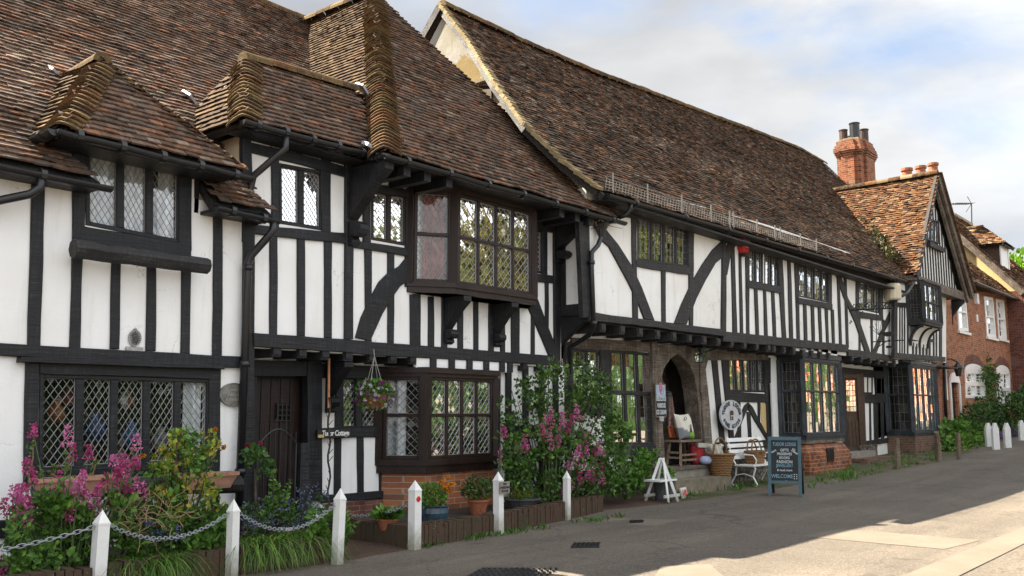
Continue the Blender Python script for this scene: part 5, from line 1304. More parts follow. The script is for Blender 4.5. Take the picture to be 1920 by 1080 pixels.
# chimney with aerial
yq = 14.0; a, b = YP(yq).hit(250, 345), YP(yq).hit(405, 300); ctop = YP(yq).hit(300, 228).z
m = MB(); m.span((a.x, yq, 8), (b.x, yq + 1, ctop - .5)); ch = m.build('chimney', M_BRICKO, HE)
m = MB(); m.span((a.x - .15, yq - .12, ctop - .5), (b.x + .15, yq + 1.12, ctop - .18)); m.span((a.x - .05, yq - .05, ctop - .18), (b.x + .05, yq + 1.05, ctop)); m.build('chimney_cap', M_CEMENT, ch)
t0, t1 = YP(yq).hit(404, 330), YP(yq).hit(400, 108); l0 = YP(yq).hit(222, 108)
m = MB(); m.tube([t0, t1], .035, 6); m.tube([t1, l0], .025, 6)
for k in range(9):
    c = t1 + (l0 - t1) * (k + .5) / 9; m.tube([c + Vector((0, -.28, .02)), c + Vector((0, .28, -.02))], .012, 4); m.box(c, (.05, .05, .08))
m.tube([YP(yq).hit(362, 42), t1, YP(yq).hit(352, 182)], .02, 5); m.build('tv_aerial', M_IRON, loc=t0)
tag(D.objects['tv_aerial'], 'thin dark television aerial on the small brick chimney', 'aerial')

# ================================================================== FAR HOUSE WITH DORMERS
HF = thing('dormered_house', 'brick house with ochre gable end and tiled dormers in its roof', 'house', (50, 9.6, zg(50)))
XF = 47.9; gx = XP(XF)
A1, A0 = gx.hit(885, 925), gx.hit(290, 400)
sl = (A0.z - A1.z) / (A0.y - A1.y); top = Vector((XF, A1.y + 5.2, A1.z + sl * 5.2)); hx = 12
q = [gx.uv(Vector((XF, *c))) for c in ((A1.y + .15, 0), (A1.y + .15, A1.z - .1), (top.y, top.z - .15), (top.y + 5, A1.z), (top.y + 5, 0))]
wall_uv(HF, gx, q, [], M_CREAM, 'gable_wall', .2)
m = MB(); m.span((XF - .03, A1.y + .1, 0), (XF + .02, A1.y + 4, A1.z + .1)); m.span((XF - .02, A1.y - .02, 0), (XF + .4, A1.y + .2, A1.z - .1)); m.build('brick_return', M_BRICKD, HF)
v0 = Vector((XF - .25, 0, 0)); 
rf = tile_roof(HF, [Vector((XF - .25, A1.y, A1.z + .08)), Vector((XF + hx, A1.y, A1.z + .08)), Vector((XF + hx, top.y, top.z + .08)), Vector((XF - .25, top.y, top.z + .08))], 'orange', 'roof', gauge=.14, tw=.2, sag=.04, lift=.012)
m = MB(); m.bar(Vector((XF - .2, A1.y, A1.z - .06)), Vector((XF - .2, top.y, top.z - .06)), .12, .28); m.build('bargeboard', M_OAK, HF)
m = MB(); m.add([Vector((XF - .25, top.y, top.z + .08)), Vector((XF - .25, top.y + 5, A1.z)), Vector((XF + hx, top.y + 5, A1.z)), Vector((XF + hx, top.y, top.z + .08))], [(0, 1, 2, 3)]); m.build('rear_slope', M_TILE, rf)
m = MB(); m.span((XF + .2, A1.y + .15, 0), (XF + hx, A1.y + .4, A1.z)); m.build('wall', M_BRICKD, HF)
gutter(HF, (XF - .2, A1.y - .06, A1.z), (XF + hx, A1.y - .06, A1.z), .08)
def dormer(xd, pf, pe, wdt):
    """pf: top front corner of the cheek (pixel), pe: bottom front corner"""
    pl = XP(xd); f1, f0 = pl.hit(*pf), pl.hit(*pe)
    yb = A1.y + (f1.z - A1.z) / sl + .3
    m = MB(); m.add([Vector((xd, f1.y, f1.z)), Vector((xd, f1.y, f0.z - .3)), Vector((xd, yb, f1.z)), Vector((xd + .15, f1.y, f1.z)), Vector((xd + .15, f1.y, f0.z - .3)), Vector((xd + .15, yb, f1.z))], [(0, 1, 2), (5, 4, 3), (0, 3, 4, 1), (0, 2, 5, 3)]); m.build('dormer_cheek', M_TILE, HF)
    m = MB(); m.span((xd - .03, f1.y - .06, f0.z - .1), (xd + .16, f1.y - .002, f1.z)); m.span((xd + wdt - .15, f1.y - .06, f0.z - .1), (xd + wdt, f1.y - .002, f1.z)); m.span((xd + .17, f1.y - .05, f1.z - .15), (xd + wdt - .16, f1.y - .002, f1.z)); m.span((xd + .17, f1.y - .03, f0.z), (xd + wdt - .16, f1.y - .01, f1.z - .152)); m.build('dormer_front', M_WHITE, HF)
    o_ = .3; h_ = (wdt / 2 + o_) * .95; xa_, xb_ = xd - o_, xd + wdt + o_; ya = f1.y - o_; zc = f1.z + .02; ap_ = Vector((xd + wdt / 2, ya + wdt / 2 + o_, zc + h_)); bk_ = Vector((xd + wdt / 2, A1.y + (zc + h_ - A1.z) / sl + .2, zc + h_)); ybl = A1.y + (zc - A1.z) / sl + .2
    r_ = tile_roof(HF, [Vector((xa_, ybl, zc)), Vector((xa_, ya, zc)), ap_, bk_], 'orange', 'dormer_roof', gauge=.13, tw=.2, sag=.02, lift=.012)
    tile_roof(HF, [Vector((xa_, ya, zc)), Vector((xb_, ya, zc)), ap_], 'lit', 'dormer_roof', gauge=.13, tw=.2, sag=.02)
    ridge_tiles(r_, ap_ + Vector((0, 0, .03)), bk_ + Vector((0, 0, .03)), .13, .4, 'orange')
    m = MB(); m.add([Vector((xb_, ya, zc)), Vector((xb_, ybl, zc)), bk_, ap_], [(0, 1, 2, 3)]); m.build('dormer_far_slope', M_TILE, r_)
dormer(50.2, (655, 482), (680, 690), 1.7); dormer(55.5, (748, 712), (760, 765), 1.7)
# ================================================================== GROUND DETAIL
def sheet(name, pts, z, mat, kind='structure', n=1):
    m = MB(); m.add([Vector((x, y, street_z(x, y) + z)) for x, y in pts], [tuple(range(len(pts)))]); return tag(m.build(name, mat), kind=kind)
def strip(name, path, y1f, z, mat, seg=.5):
    """ground sheet between an edge path (x, y) and y1f(x), following the street"""
    m = MB(); P = []
    for (xa_, ya_), (xb_, yb_) in zip(path[:-1], path[1:]):
        k = max(1, int((xb_ - xa_) / seg))
        P += [(xa_ + (xb_ - xa_) * i / k, ya_ + (yb_ - ya_) * i / k) for i in range(k)]
    P.append(path[-1]); vs = []
    for x, y in P:
        y = y + .06 * noise.noise((x * 1.7, 3.1, 0))
        for t in range(5): yy = y + (y1f(x) - y) * t / 4; vs.append(Vector((x, yy, street_z(x, yy) + z + (.006 if t else -.02))))
    m.add(vs, [(5 * i + j, 5 * (i + 1) + j, 5 * (i + 1) + j + 1, 5 * i + j + 1) for i in range(len(P) - 1) for j in range(4)])
    return tag(m.build(name, mat, smooth=True), kind='structure')
strip('verge', [(16.0, 8.75), (19, 8.62), (22.5, 8.55), (25, 8.0), (28, 7.75), (31, 7.9), (35, 8.3), (39, 8.5), (60, 9.0)], lambda x: 10.2, .018, M_VERGE)
strip('brick_paving', [(12.9, 8.95), (14.5, 8.75), (16.0, 8.7), (19.5, 8.65)], lambda x: 10.2, .016, M_PATH) if False else None
strip('brick_paving', [(13.0, 8.95), (14.0, 8.8), (16.05, 8.74)], lambda x: 10.12, .016, M_PATH)
strip('brick_path', [(6.72, 8.0), (8.02, 8.12)], lambda x: 10.5, .016, M_PATH, .3)
# paler reinstatement strips across the road (they catch the sun at the right)
Q()
def gpoly(name, px_, z, mat):
    pts = [ZP(0).hit(*c) for c in px_]; m = MB(); 
    # subdivide so that it follows the street
    a, b, c, d = pts; K = 14; vs = []
    for i in range(K + 1):
        p, q = a + (d - a) * i / K, b + (c - b) * i / K
        for j in range(7):
            r = p + (q - p) * j / 6; vs.append(Vector((r.x, r.y, street_z(r.x, r.y) + z)))
    m.add(vs, [(7 * i + j, 7 * i + j + 1, 7 * (i + 1) + j + 1, 7 * (i + 1) + j) for i in range(K) for j in range(6)]); return tag(m.build(name, mat, smooth=True), kind='structure')
gpoly('concrete_strip', [(1500, 1006), (1580, 992), (1840, 1013), (1770, 1030)], .004, M_CONC)
gpoly('concrete_strip', [(1620, 1110), (1740, 1110), (2020, 970), (1960, 972)], .008, M_CONC)
gpoly('concrete_strip', [(1180, 1150), (1240, 1062), (1330, 1058), (1440, 1150)], .004, M_CONC)
gpoly('concrete_patch', [(1075, 978), (1120, 971), (1280, 975), (1230, 986)], .004, M_CONC)
# covers
def cover(name, label, q, mat, slots, z=.014):
    c = [ground_hit(*p) for p in q]; o = (c[0] + c[1] + c[2] + c[3]) / 4; m = MB(); e1 = c[1] - c[0]; e2 = c[3] - c[0]
    up = Vector((0, 0, street_z(o.x, o.y) - o.z + z))
    m.add([p + up + Vector((0, 0, d)) for d in (-.03, 0) for p in c], [(4, 5, 6, 7), (0, 1, 5, 4), (1, 2, 6, 5), (2, 3, 7, 6), (3, 0, 4, 7)])
    for i in range(slots):
        for j in range(slots // 2):
            p = c[0] + e1 * (i + .5) / slots + e2 * (j + .5) / (slots // 2) + up + Vector((0, 0, .004)); m.box(p, (e1.length / slots * .5, e2.length / slots * 1.0, .012), (0, 0, atan2(e1.y, e1.x)))
    return tag(m.build(name, mat, loc=o), label, 'cover')
cover('drain_cover', 'large chequered iron drain cover in the tarmac at the front edge of the photo', [(850, 1095), (1010, 1095), (1000, 1067), (905, 1066)], M_IRON, 14)
cover('stopcock_cover', 'small dark iron cover set in the pale concrete patch', [(1180, 981), (1206, 980), (1203, 976), (1182, 977)], M_IRON, 4, .012)
cover('inspection_cover', 'small flush iron cover in the tarmac left of the concrete patch', [(1070, 1028), (1124, 1027), (1120, 1019), (1075, 1020)], M_IRON, 6)

# brick on edge kerbs round the front beds
def kerb(name, label, pts, h=.27, w=.2):
    m = MB(); o = Vector((pts[0][0], pts[0][1], 0))
    for (x0, y0), (x1, y1) in zip(pts[:-1], pts[1:]):
        a, b = Vector((x0, y0, 0)), Vector((x1, y1, 0)); d = b - a; k = max(1, int(d.length / .075)); ang = atan2(d.y, d.x)
        for i in range(k):
            c = a + d * (i + .5) / k; hh = h * random.uniform(.93, 1.04); m.box(c + Vector((random.gauss(0, .004), random.gauss(0, .006), hh / 2 - .03)), (.067, w * random.uniform(.94, 1.04), hh + .06), (random.gauss(0, .02), random.gauss(0, .02), ang))
        m.bar(a + Vector((0, 0, .10)), b + Vector((0, 0, .10)), w * .9, .22)
    return tag(m.build(name, M_KERB, loc=o), label, 'kerb wall')
kerb('brick_kerb', 'mossy brick on edge kerb of the flower bed left of the brick path', [(-1, 8.1), (3.8, 8.30), (5.5, 8.36), (6.66, 8.24), (6.74, 9.7)])
kerb('brick_kerb', 'mossy brick on edge kerb of the long bed below the brick based bay', [(8.12, 9.75), (8.12, 8.30), (9.66, 8.42), (11.66, 8.72), (13.0, 8.98), (13.15, 9.9)])
def soil(name, pts, z):
    m = MB(); m.add([Vector((x, y, z)) for x, y in pts] + [Vector((x, y, -.1)) for x, y in pts], [tuple(range(len(pts)))] + [(i, (i + 1) % len(pts), len(pts) + (i + 1) % len(pts), len(pts) + i) for i in range(len(pts))]); tag(m.build(name, M_SOIL), kind='structure')
soil('flower_bed', [(-1, 8.15), (3.8, 8.36), (5.5, 8.42), (6.6, 8.32), (6.6, 9.95), (-1, 9.95)], .17)
soil('flower_bed', [(8.2, 8.38), (9.66, 8.5), (11.66, 8.8), (12.95, 9.05), (12.95, 10.4), (8.2, 10.4)], .17)

# white posts
def post_mesh(h, w, name='bollard'):
    m = MB(); a = w / 2
    m.add([Vector((sx * a, sy * a, z)) for z in (-.1, h - .11) for sx, sy in ((-1, -1), (1, -1), (1, 1), (-1, 1))] + [Vector((0, 0, h))], [(0, 1, 5, 4), (1, 2, 6, 5), (2, 3, 7, 6), (3, 0, 4, 7), (4, 5, 8), (5, 6, 8), (6, 7, 8), (7, 4, 8)])
    m.span((-a - .004, -a - .004, h - .13), (a + .004, a + .004, h - .112)); return m
def wpost(x, y, label, h=.86, w=.115, refl=False, rot=.1, lean=(0, 0)):
    t = thing('white_post', label, 'post', (x, y, 0), 'white posts along the front beds')
    o = post_mesh(h, w).build('shaft', M_POSTW); o.parent = t
    if refl:
        m = MB(); m.lathe([(.0, 0), (.032, 0), (.034, .006), (.028, .012), (.0, .014)], (0, 0, 0), 14)
        r = m.build('reflector', M_REFL); r.parent = t; r.location = (0, -w / 2, h - .22); r.rotation_euler = (pi / 2, 0, 0)
    t.rotation_euler = (lean[0], lean[1], rot); return t
Q()
PB = {}
for k, (x, y, b, lab, rf_, hh) in {1: (190, 955, None, 'white chamfered post in front of the pink valerian at the far left', False, .86), 2: (435, 935, (434, 1082), 'white chamfered post below the terracotta trough end', False, .86), 3: (632, 915, (632, 1058), 'white chamfered post at the left of the brick path to the door', False, .86),
      4: (777, 900, (777, 1030), 'white post with red reflector at the right of the brick path', True, .86), 5: (933, 884, (935, 1003), 'white post with red reflector carrying the no parking board', True, .86), 6: (1063, 882, (1063, 975), 'white post half hidden under the right hand pink valerian', False, .80)}.items():
    P = ground_hit(*b) if b else ZP(.755).hit(x, y); PB[k] = P
    hh = YP(P.y).hit(x, y).z
    wpost(P.x, P.y, lab, hh, {1: .105, 2: .088, 3: .092, 4: .112, 5: .10, 6: .085}[k], rf_, random.uniform(-.05, .12), (random.gauss(0, .012), random.gauss(0, .012)))
def chain(a, b, sag_, label):
    n = 44; m = MB(); o = a
    pts = [a + (b - a) * i / n + Vector((0, 0, -sag_ * 4 * (i / n) * (1 - i / n))) for i in range(n + 1)]
    for i in range(n):
        c = (pts[i] + pts[i + 1]) / 2; d = (pts[i + 1] - pts[i]); l = d.length * .72; d.normalize(); s1_ = d.cross(Vector((0, 0, 1))).normalized(); s2_ = s1_.cross(d); s_ = s1_ if i % 2 else s2_
        ring = [c + d * l * cos(2 * pi * q / 10) + s_ * .017 * sin(2 * pi * q / 10) for q in range(11)]; m.tube(ring, .0042, 4, caps=False)
    return tag(m.build('chain', M_CHAIN, loc=o), label, 'chain')
T = lambda k, z=.66: PB[k] + Vector((0, 0, z - PB[k].z))
chain(PB[1] * 1 + Vector((-2.6, -.1, .62 - PB[1].z)), T(1, .62), .14, 'galvanised chain leaving the left edge of the photo to the first white post')
chain(T(1), T(2), .22, 'galvanised chain hanging in front of the roses between two posts')
chain(T(2), T(3), .25, 'galvanised chain hanging in front of the blue flowers beside the path')
chain(T(4, .55) + Vector((0, .0, 0)), Vector((7.9, 10.3, .5)), .2, 'dark sagging chain from the reflector post back to the cottage wall')
# no parking board
P = PB[5] + Vector((.03, -.075, .62)); t = thing('parking_notice', 'small weathered board lettered no parking on the reflector post', 'notice', P)
m = MB(); m.box(P, (.20, .015, .155)); m.build('board', M_STEP, t)
m = MB()
for i, s_ in enumerate(('NO', 'PARKING', 'PLEASE')): add_text(m, s_, P + Vector((0, -.011, .045 - i * .045)), (1, 0, 0), (0, 0, 1), .045)
m.build('lettering', M_LETTER, t)
# weathered posts along the verge
def woodpost(q, top, lean, label):
    Y = 8.05; 
    P = YP(Y).hit(*q)
    for Yt in [8.6 - .05 * i for i in range(40)]:
        R_ = YP(Yt).hit(*q)
        if R_.z >= zg(R_.x) - .02: P = R_; break
    h = YP(P.y).hit(*top).z - P.z; m = MB(); 
    m.tube([Vector((0, 0, -.15)), Vector((.0, 0, h * .5)), Vector((lean, 0, h))], [.08, .076, .068], 7)
    o = m.build('wooden_post', M_GREYOAK); o.location = P; return tag(o, label, 'post', 'weathered wooden posts on the verge')
woodpost((1684, 880), (1684, 822), 0, 'weathered wooden post in front of the dark shop door steps')
woodpost((1761, 866), (1752, 810), -.12, 'weathered wooden post leaning left in front of the small bay base')
woodpost((1799, 862), (1796, 812), -.02, 'weathered wooden post standing in the weeds right of the leaning post')
woodpost((1852, 838), (1849, 802), -.02, 'short brown wooden post beside the white pickets')
for i, (xq, yb_, yt_, lab) in enumerate(((1855, 838, 793, 'leftmost white pointed picket by the brick house'), (1868, 843, 793, 'second white pointed picket from the left'), (1890, 840, 793, 'third white pointed picket beside purple flowers'), (1917, 826, 788, 'white pointed picket at the right edge of the photo'))):
    for Yt in [9.4 - .03 * k for k in range(90)]:
        P = YP(Yt).hit(xq, yb_)
        if P.z >= zg(P.x) - .01: break
    h = YP(P.y).hit(xq, yt_).z - P.z; m = MB(); w = .12
    m.prism(Plane((0, 0, 0), (-.6, -.8, 0)), [Vector((-w, -.1)), Vector((w, -.1)), Vector((w, h - .2)), Vector((w * .3, h)), Vector((-w * .3, h)), Vector((-w, h - .2))], -.05, .05, .01)
    o = m.build('picket_post', M_WHITE); o.location = P; tag(o, lab, 'post', 'white pickets outside the brick house')
# ================================================================== PLANTS
G_FRESH = [(.11, .25, .028), (.08, .19, .025), (.15, .30, .035), (.06, .15, .022)]
G_MID = [(.065, .155, .025), (.09, .20, .03), (.05, .115, .02), (.12, .23, .04)]
G_DARK = [(.025, .062, .015), (.04, .088, .02), (.052, .11, .026), (.018, .045, .012)]
G_YEL = [(.34, .37, .035), (.22, .30, .03), (.42, .38, .05), (.14, .23, .025), (.36, .25, .04)]
PINKS = [(.56, .085, .27), (.64, .14, .36), (.46, .055, .20), (.70, .21, .44)]
GRASSY = [(.10, .24, .02), (.14, .30, .03), (.07, .18, .02), (.22, .30, .06)]
def leaf(m, p, d, l, w, tint, fold=.25):
    d = d.normalized(); s_ = d.cross(Vector((random.gauss(0, 1), random.gauss(0, 1), random.gauss(0, 1))))
    if s_.length < 1e-3: s_ = Vector((1, 0, 0))
    s_.normalize(); n_ = s_.cross(d)
    m.add([p, p + d * l * .5 + s_ * w + n_ * fold * w, p + d * l, p + d * l * .5 - s_ * w + n_ * fold * w], [(0, 1, 2), (0, 2, 3)], tint)
def vary(c, a=.25): f = max(.3, random.gauss(1, a)); return tuple(min(1, x * f) for x in c)
def rdir(up=.25):
    v = Vector((random.gauss(0, 1), random.gauss(0, 1), random.gauss(0, 1) + up)); return v.normalized()
def cloud(m, c, r, n, l, pal, up=.3, shell=.45, w=.38):
    """leaf clump: leaves through an ellipsoid, denser outside"""
    c, r = Vector(c), Vector(r)
    for _ in range(n):
        d = rdir(0); rr = shell + (1 - shell) * random.random() ** .6; p = c + Vector((d.x * r.x, d.y * r.y, d.z * r.z)) * rr
        leaf(m, p, (d * .8 + rdir(up)), l * random.uniform(.6, 1.3), l * w * random.uniform(.7, 1.2), vary(random.choice(pal)))
def inside(p, poly):
    x, y = p; c = False
    for i in range(len(poly)):
        x0, y0 = poly[i]; x1, y1 = poly[i - 1]
        if (y0 > y) != (y1 > y) and x < (x1 - x0) * (y - y0) / (y1 - y0) + x0: c = not c
    return c
def spots(poly, yr, n, zmin=.1):
    """points spread through a planting of the outline the photograph shows and a real depth yr"""
    xs = [p[0] for p in poly]; ys = [p[1] for p in poly]; out = []
    while len(out) < n:
        q = (random.uniform(min(xs), max(xs)), random.uniform(min(ys), max(ys)))
        if not inside(q, poly): continue
        P = YP(random.uniform(*yr)).hit(*q)
        if P.z > zmin: out.append(P)
        elif random.random() < .05: out.append(Vector((P.x, P.y, zmin)))
    return out
def clumps(m, poly, yr, nc, nl, rad, l, pal, up=.3, zmin=.12, w=.38):
    for p in spots(poly, yr, nc, zmin): cloud(m, p, (rad * random.uniform(.6, 1.3), rad * random.uniform(.6, 1.3), rad * random.uniform(.5, 1.1)), nl, l, pal, up, .2, w)
def stems(m, tops, base, spread, r=.006, mat=None, tint=(1, 1, 1), zb=.15):
    for p in tops:
        b = Vector((base.x + (p.x - base.x) * spread, base.y + (p.y - base.y) * spread, zb)); mid = (p + b) / 2 + Vector((random.gauss(0, .03), random.gauss(0, .03), .03)); m.tube([b, mid, p], [r * 1.3, r, r * .6], 4, caps=False)
def panicle(m, p, h, r, n, pal, petal=.014):
    base = random.choice(pal)
    for k in range(n):
        t = random.random(); lvl = floor(t * 4) / 4 + random.gauss(0, .05); rr = r * (1 - lvl * .65); a = random.uniform(0, 2 * pi); q = p + Vector((cos(a) * rr * random.uniform(.5, 1), sin(a) * rr * random.uniform(.5, 1), lvl * h))
        leaf(m, q, rdir(.5), petal * random.uniform(1.2, 2.2), petal * random.uniform(.6, 1.1), vary(base, .22))
def plant(name, label, loc, cat='plant', group=None): return thing(name, label, cat, loc, group)
Q()
# ---- pink valerian at the left
t = plant('valerian', 'pink flowering valerian bush below the left cottage window', (3.9, 8.4, .17), 'shrub', 'pink valerians')
heads_l = [(240, 45), (485, 100), (525, 220), (640, 205), (195, 310), (240, 395), (600, 370), (430, 410), (880, 270), (965, 285), (820, 250), (150, 470), (115, 530), (180, 530), (210, 580), (155, 600), (280, 580), (300, 630), (390, 555), (520, 460), (530, 580), (430, 640), (455, 540), (500, 650), (605, 530), (640, 550), (590, 465), (710, 470), (830, 390), (890, 365), (920, 415), (850, 445), (960, 470), (930, 510), (1030, 500), (800, 570), (870, 590), (845, 345), (130, 690), (200, 690), (285, 680), (660, 620), (1060, 660), (700, 570), (760, 435), (335, 455), (335, 515), (700, 545), (550, 510), (465, 505), (100, 500), (165, 500), (140, 560), (985, 250), (905, 300), (900, 480), (985, 460), (580, 420), (20, 605), (75, 640), (10, 1020), (40, 1050), (985, 140)]
def heads(src, o, yr):
    Q(*o); P = [YP(random.uniform(*yr)).hit(x, y) for x, y in src]; Q(); return P
HL = heads(heads_l, (0, 800, 3.856), (8.4, 9.0))
m = MB(); stems(m, HL, Vector((4.0, 8.5, 0)), .55); m.build('stems', M_STEM, t)
m = MB()
for p in HL: panicle(m, p + Vector((0, 0, -.03)), random.uniform(.10, .20), random.uniform(.034, .058), 80, PINKS, .0135)
m.build('flowers', M_FLOWER, t)
m = MB(); clumps(m, [(25, 1000), (60, 920), (110, 900), (170, 930), (260, 930), (330, 900), (330, 960), (290, 1040), (250, 1090), (20, 1090)], (8.35, 9.2), 130, 24, .08, .075, G_MID + G_FRESH, .6)
for p in HL:
    for k in range(9):
        q = p + Vector((random.gauss(0, .03), random.gauss(0, .03), -random.uniform(.08, .5))); leaf(m, q, rdir(.4), random.uniform(.05, .09), .018, vary(random.choice(G_MID + G_FRESH)))
m.build('foliage', M_LEAF, t)
# ---- yellow leaved rose
t = plant('rose_bush', 'straggling rose bush with yellowing leaves beside the terracotta trough', (5.3, 8.8, .17), 'shrub')
RP = [(285, 870), (300, 830), (345, 812), (405, 806), (405, 845), (380, 880), (430, 885), (395, 905), (420, 955), (385, 975), (340, 985), (300, 950), (285, 915)]
m = MB(); tops = spots(RP, (8.5, 9.2), 60, .25); 
for p in tops: cloud(m, p, (.08, .08, .06), 16, .065, G_YEL if random.random() < .62 else G_FRESH, .4, .1, .42)
m.build('foliage', M_LEAF, t); m = MB(); stems(m, tops[::2], Vector((5.25, 8.85, 0)), .25, .008); m.build('canes', M_BARK, t)
m = MB()
for x, y in ((268, 855), (420, 838), (402, 806), (310, 920), (355, 970), (340, 930)): 
    p = YP(8.7).hit(x, y)
    for k in range(14): leaf(m, p, rdir(.2), .04, .02, vary((.55, .22, .02)))
m.build('flowers', M_FLOWER, t)
# ---- tangle of dry stems
m = MB(); c = YP(8.4).hit(272, 975)
for k in range(46):
    a = c + Vector((random.gauss(0, .15), random.gauss(0, .1), random.gauss(0, .07))); pts = [a]
    d = rdir(0)
    for j in range(5): d = (d + rdir(0) * .7).normalized(); pts.append(pts[-1] + d * .07)
    m.tube(pts, .0035, 4, caps=False)
tag(m.build('dry_stems', M_STRAW, loc=c), 'pale tangle of dead dry stems among the flowers right of the first post', 'dead stems')
# ---- arching strap leaved clumps
def straps(name, label, polys, yr, n, L_, base_z=.12):
    t0_ = None; m = MB()
    for q in spots(polys, yr, n, .1):
        a = random.uniform(0, 2 * pi); out = Vector((cos(a), sin(a) - .3, 0)).normalized(); l = L_ * random.uniform(.35, 1.2); b = Vector((q.x, q.y, base_z)); s_ = out.cross(Vector((0, 0, 1))) * .007 * random.uniform(.7, 1.3)
        pts = [b + out * l * (i / 6) ** 1.4 * .75 + Vector((0, 0, l * (.95 * (i / 6) - 1.05 * (i / 6) ** 2.3))) for i in range(7)]; tint = vary(random.choice(GRASSY + G_MID[:2] + ([(.32, .25, .10)] if random.random() < .25 else [])), .35)
        vs = []
        for i, p in enumerate(pts): vs += [p - s_ * (1 - i / 7), p + s_ * (1 - i / 7)]
        m.add(vs, [(2 * i, 2 * i + 1, 2 * i + 3, 2 * i + 2) for i in range(6)], tint)
    c = YP(sum(yr) / 2).hit(*polys[0]); return tag(m.build(name, M_LEAF, loc=c), label, 'plant', 'arching strap leaved plants')
straps('daylily', 'arching grassy clump of green strap leaves right of the second post', [(448, 1015), (590, 1000), (600, 1060), (450, 1085)], (8.28, 8.6), 1300, .66)
straps('daylily', 'arching grassy clump of green strap leaves between the first two posts', [(230, 1040), (340, 1020), (345, 1090), (230, 1090)], (8.25, 8.6), 800, .56)
# ---- green leafy plants and blue flowers in the bed by the path
t = plant('leafy_plant', 'bright green leafy plant low down between the first two posts', (4.9, 8.2, .17)); m = MB(); clumps(m, [(360, 990), (430, 970), (435, 1050), (345, 1050)], (8.4, 8.8), 40, 26, .08, .085, G_FRESH, .5); clumps(m, [(330, 960), (420, 940), (420, 990), (330, 1000)], (8.5, 9.1), 26, 22, .08, .07, G_MID, .5); m.build('foliage', M_LEAF, t)
t = plant('blue_flowers', 'hazy patch of small blue flowers behind the chain by the path', (6.0, 8.6, .17)); m = MB(); clumps(m, [(455, 955), (610, 930), (625, 985), (570, 1010), (450, 1015)], (8.5, 9.2), 60, 20, .07, .055, G_MID + G_DARK, .7, w=.2); m.build('foliage', M_LEAF, t)
m = MB(); B_ = [(.17, .19, .36), (.22, .23, .42), (.13, .14, .28)]
for p in spots([(455, 945), (520, 925), (600, 905), (630, 950), (590, 985), (455, 1000)], (8.45, 9.1), 190, .3):
    for k in range(5): leaf(m, p + rdir(0) * .018, rdir(.3), .022, .009, vary(random.choice(B_)))
m.build('flowers', M_FLOWER, t)
t = plant('blue_flowers', 'small patch of blue flowers hanging over the chain below the rose bush', (4.9, 8.3, .17)); m = MB()
for p in spots([(265, 975), (340, 985), (345, 1015), (270, 1010)], (8.35, 8.6), 90, .25):
    for k in range(5): leaf(m, p + rdir(0) * .018, rdir(.3), .022, .009, vary(random.choice(B_)))
m.build('flowers', M_FLOWER, t); m = MB(); clumps(m, [(255, 985), (345, 990), (345, 1030), (255, 1030)], (8.4, 8.8), 14, 22, .07, .055, G_MID, .7); m.build('foliage', M_LEAF, t)
t = plant('leafy_plant', 'green leafy plant spilling over the kerb around the third post', (6.6, 8.2, .17)); m = MB(); clumps(m, [(580, 960), (650, 955), (660, 1000), (600, 1040), (575, 1010)], (8.2, 8.5), 26, 20, .07, .075, G_FRESH, .5); m.build('foliage', M_LEAF, t)
# standard rose by the door and leggy valerian stems
t = plant('rose_bush', 'small rose on a bare stem beside the black downpipe', (6.3, 9.2, .17), 'shrub'); m = MB(); clumps(m, [(455, 838), (488, 842), (515, 880), (495, 890), (465, 880)], (9.0, 9.3), 12, 13, .06, .07, G_MID + [(.03, .10, .03)], .3, w=.45); m.build('foliage', M_LEAF, t)
m = MB(); p = YP(9.15).hit(478, 880); m.tube([Vector((p.x + .05, 9.15, .15)), Vector((p.x + .02, 9.15, .6)), p], [.022, .018, .012], 6); m.build('stem', M_BARK, t); m = MB()
for x, y in ((463, 836), (488, 832), (518, 882)):
    p = YP(9.1).hit(x, y)
    for k in range(16): leaf(m, p, rdir(.4), .035, .016, vary((.25, .012, .02)))
m.build('flowers', M_FLOWER, t)
t = plant('leggy_plant', 'tall leggy green stems in front of the dark cottage door', (6.5, 8.7, .17)); m = MB(); ms = MB()
for (x0, y0, x1, y1) in ((510, 975, 512, 882), (520, 975, 545, 898), (500, 970, 502, 930), (535, 985, 553, 940), (525, 960, 520, 905)):
    a, b = YP(8.7).hit(x0, y0), YP(8.6).hit(x1, y1); ms.tube([a, (a + b) / 2 + Vector((.01, 0, 0)), b], .007, 5)
    for k in range(11):
        p = a + (b - a) * (k + 1) / 11.5
        for q in (0, 1, 2): leaf(m, p, Vector((cos(k * 1.6 + q * 2.1), sin(k * 1.6 + q * 2.1), .35)), .10 * (1.1 - k / 14), .025, vary(random.choice(G_FRESH)))
m.build('foliage', M_LEAF, t); ms.build('stems', M_STEM, t)
# ---- troughs on the log ledge
def trough(name, label, px0, px1, Y=9.62):
    a, b = YP(Y).hit(*px0), YP(Y).hit(*px1); L0 = (a + b) / 2; t = thing(name, label, 'planter', L0, 'terracotta troughs on the log ledge'); m = MB(); hl = (b.x - a.x) / 2
    vs = []
    for z, e, w in ((-.17, -.07, .07), (-.03, .0, .10), (-.03, .02, .115), (.01, .02, .115), (.01, -.01, .09), (-.04, -.02, .085)):
        vs += [L0 + Vector((sx * (hl + e), sy * w, z)) for sx, sy in ((-1, -1), (1, -1), (1, 1), (-1, 1))]
    m.add(vs, [(4 * i + j, 4 * i + (j + 1) % 4, 4 * (i + 1) + (j + 1) % 4, 4 * (i + 1) + j) for i in range(5) for j in range(4)] + [(20, 21, 22, 23), (3, 2, 1, 0)]); m.build('trough', M_TERRAP, t); return L0, hl
L0, hl = trough('trough_planter', 'long pale terracotta trough on the left half of the log ledge', (66, 903), (226, 888)); 
t = plant('wilting_plant', 'sparse wilting plant with brown stems in the left trough', L0); m = MB(); ms = MB()
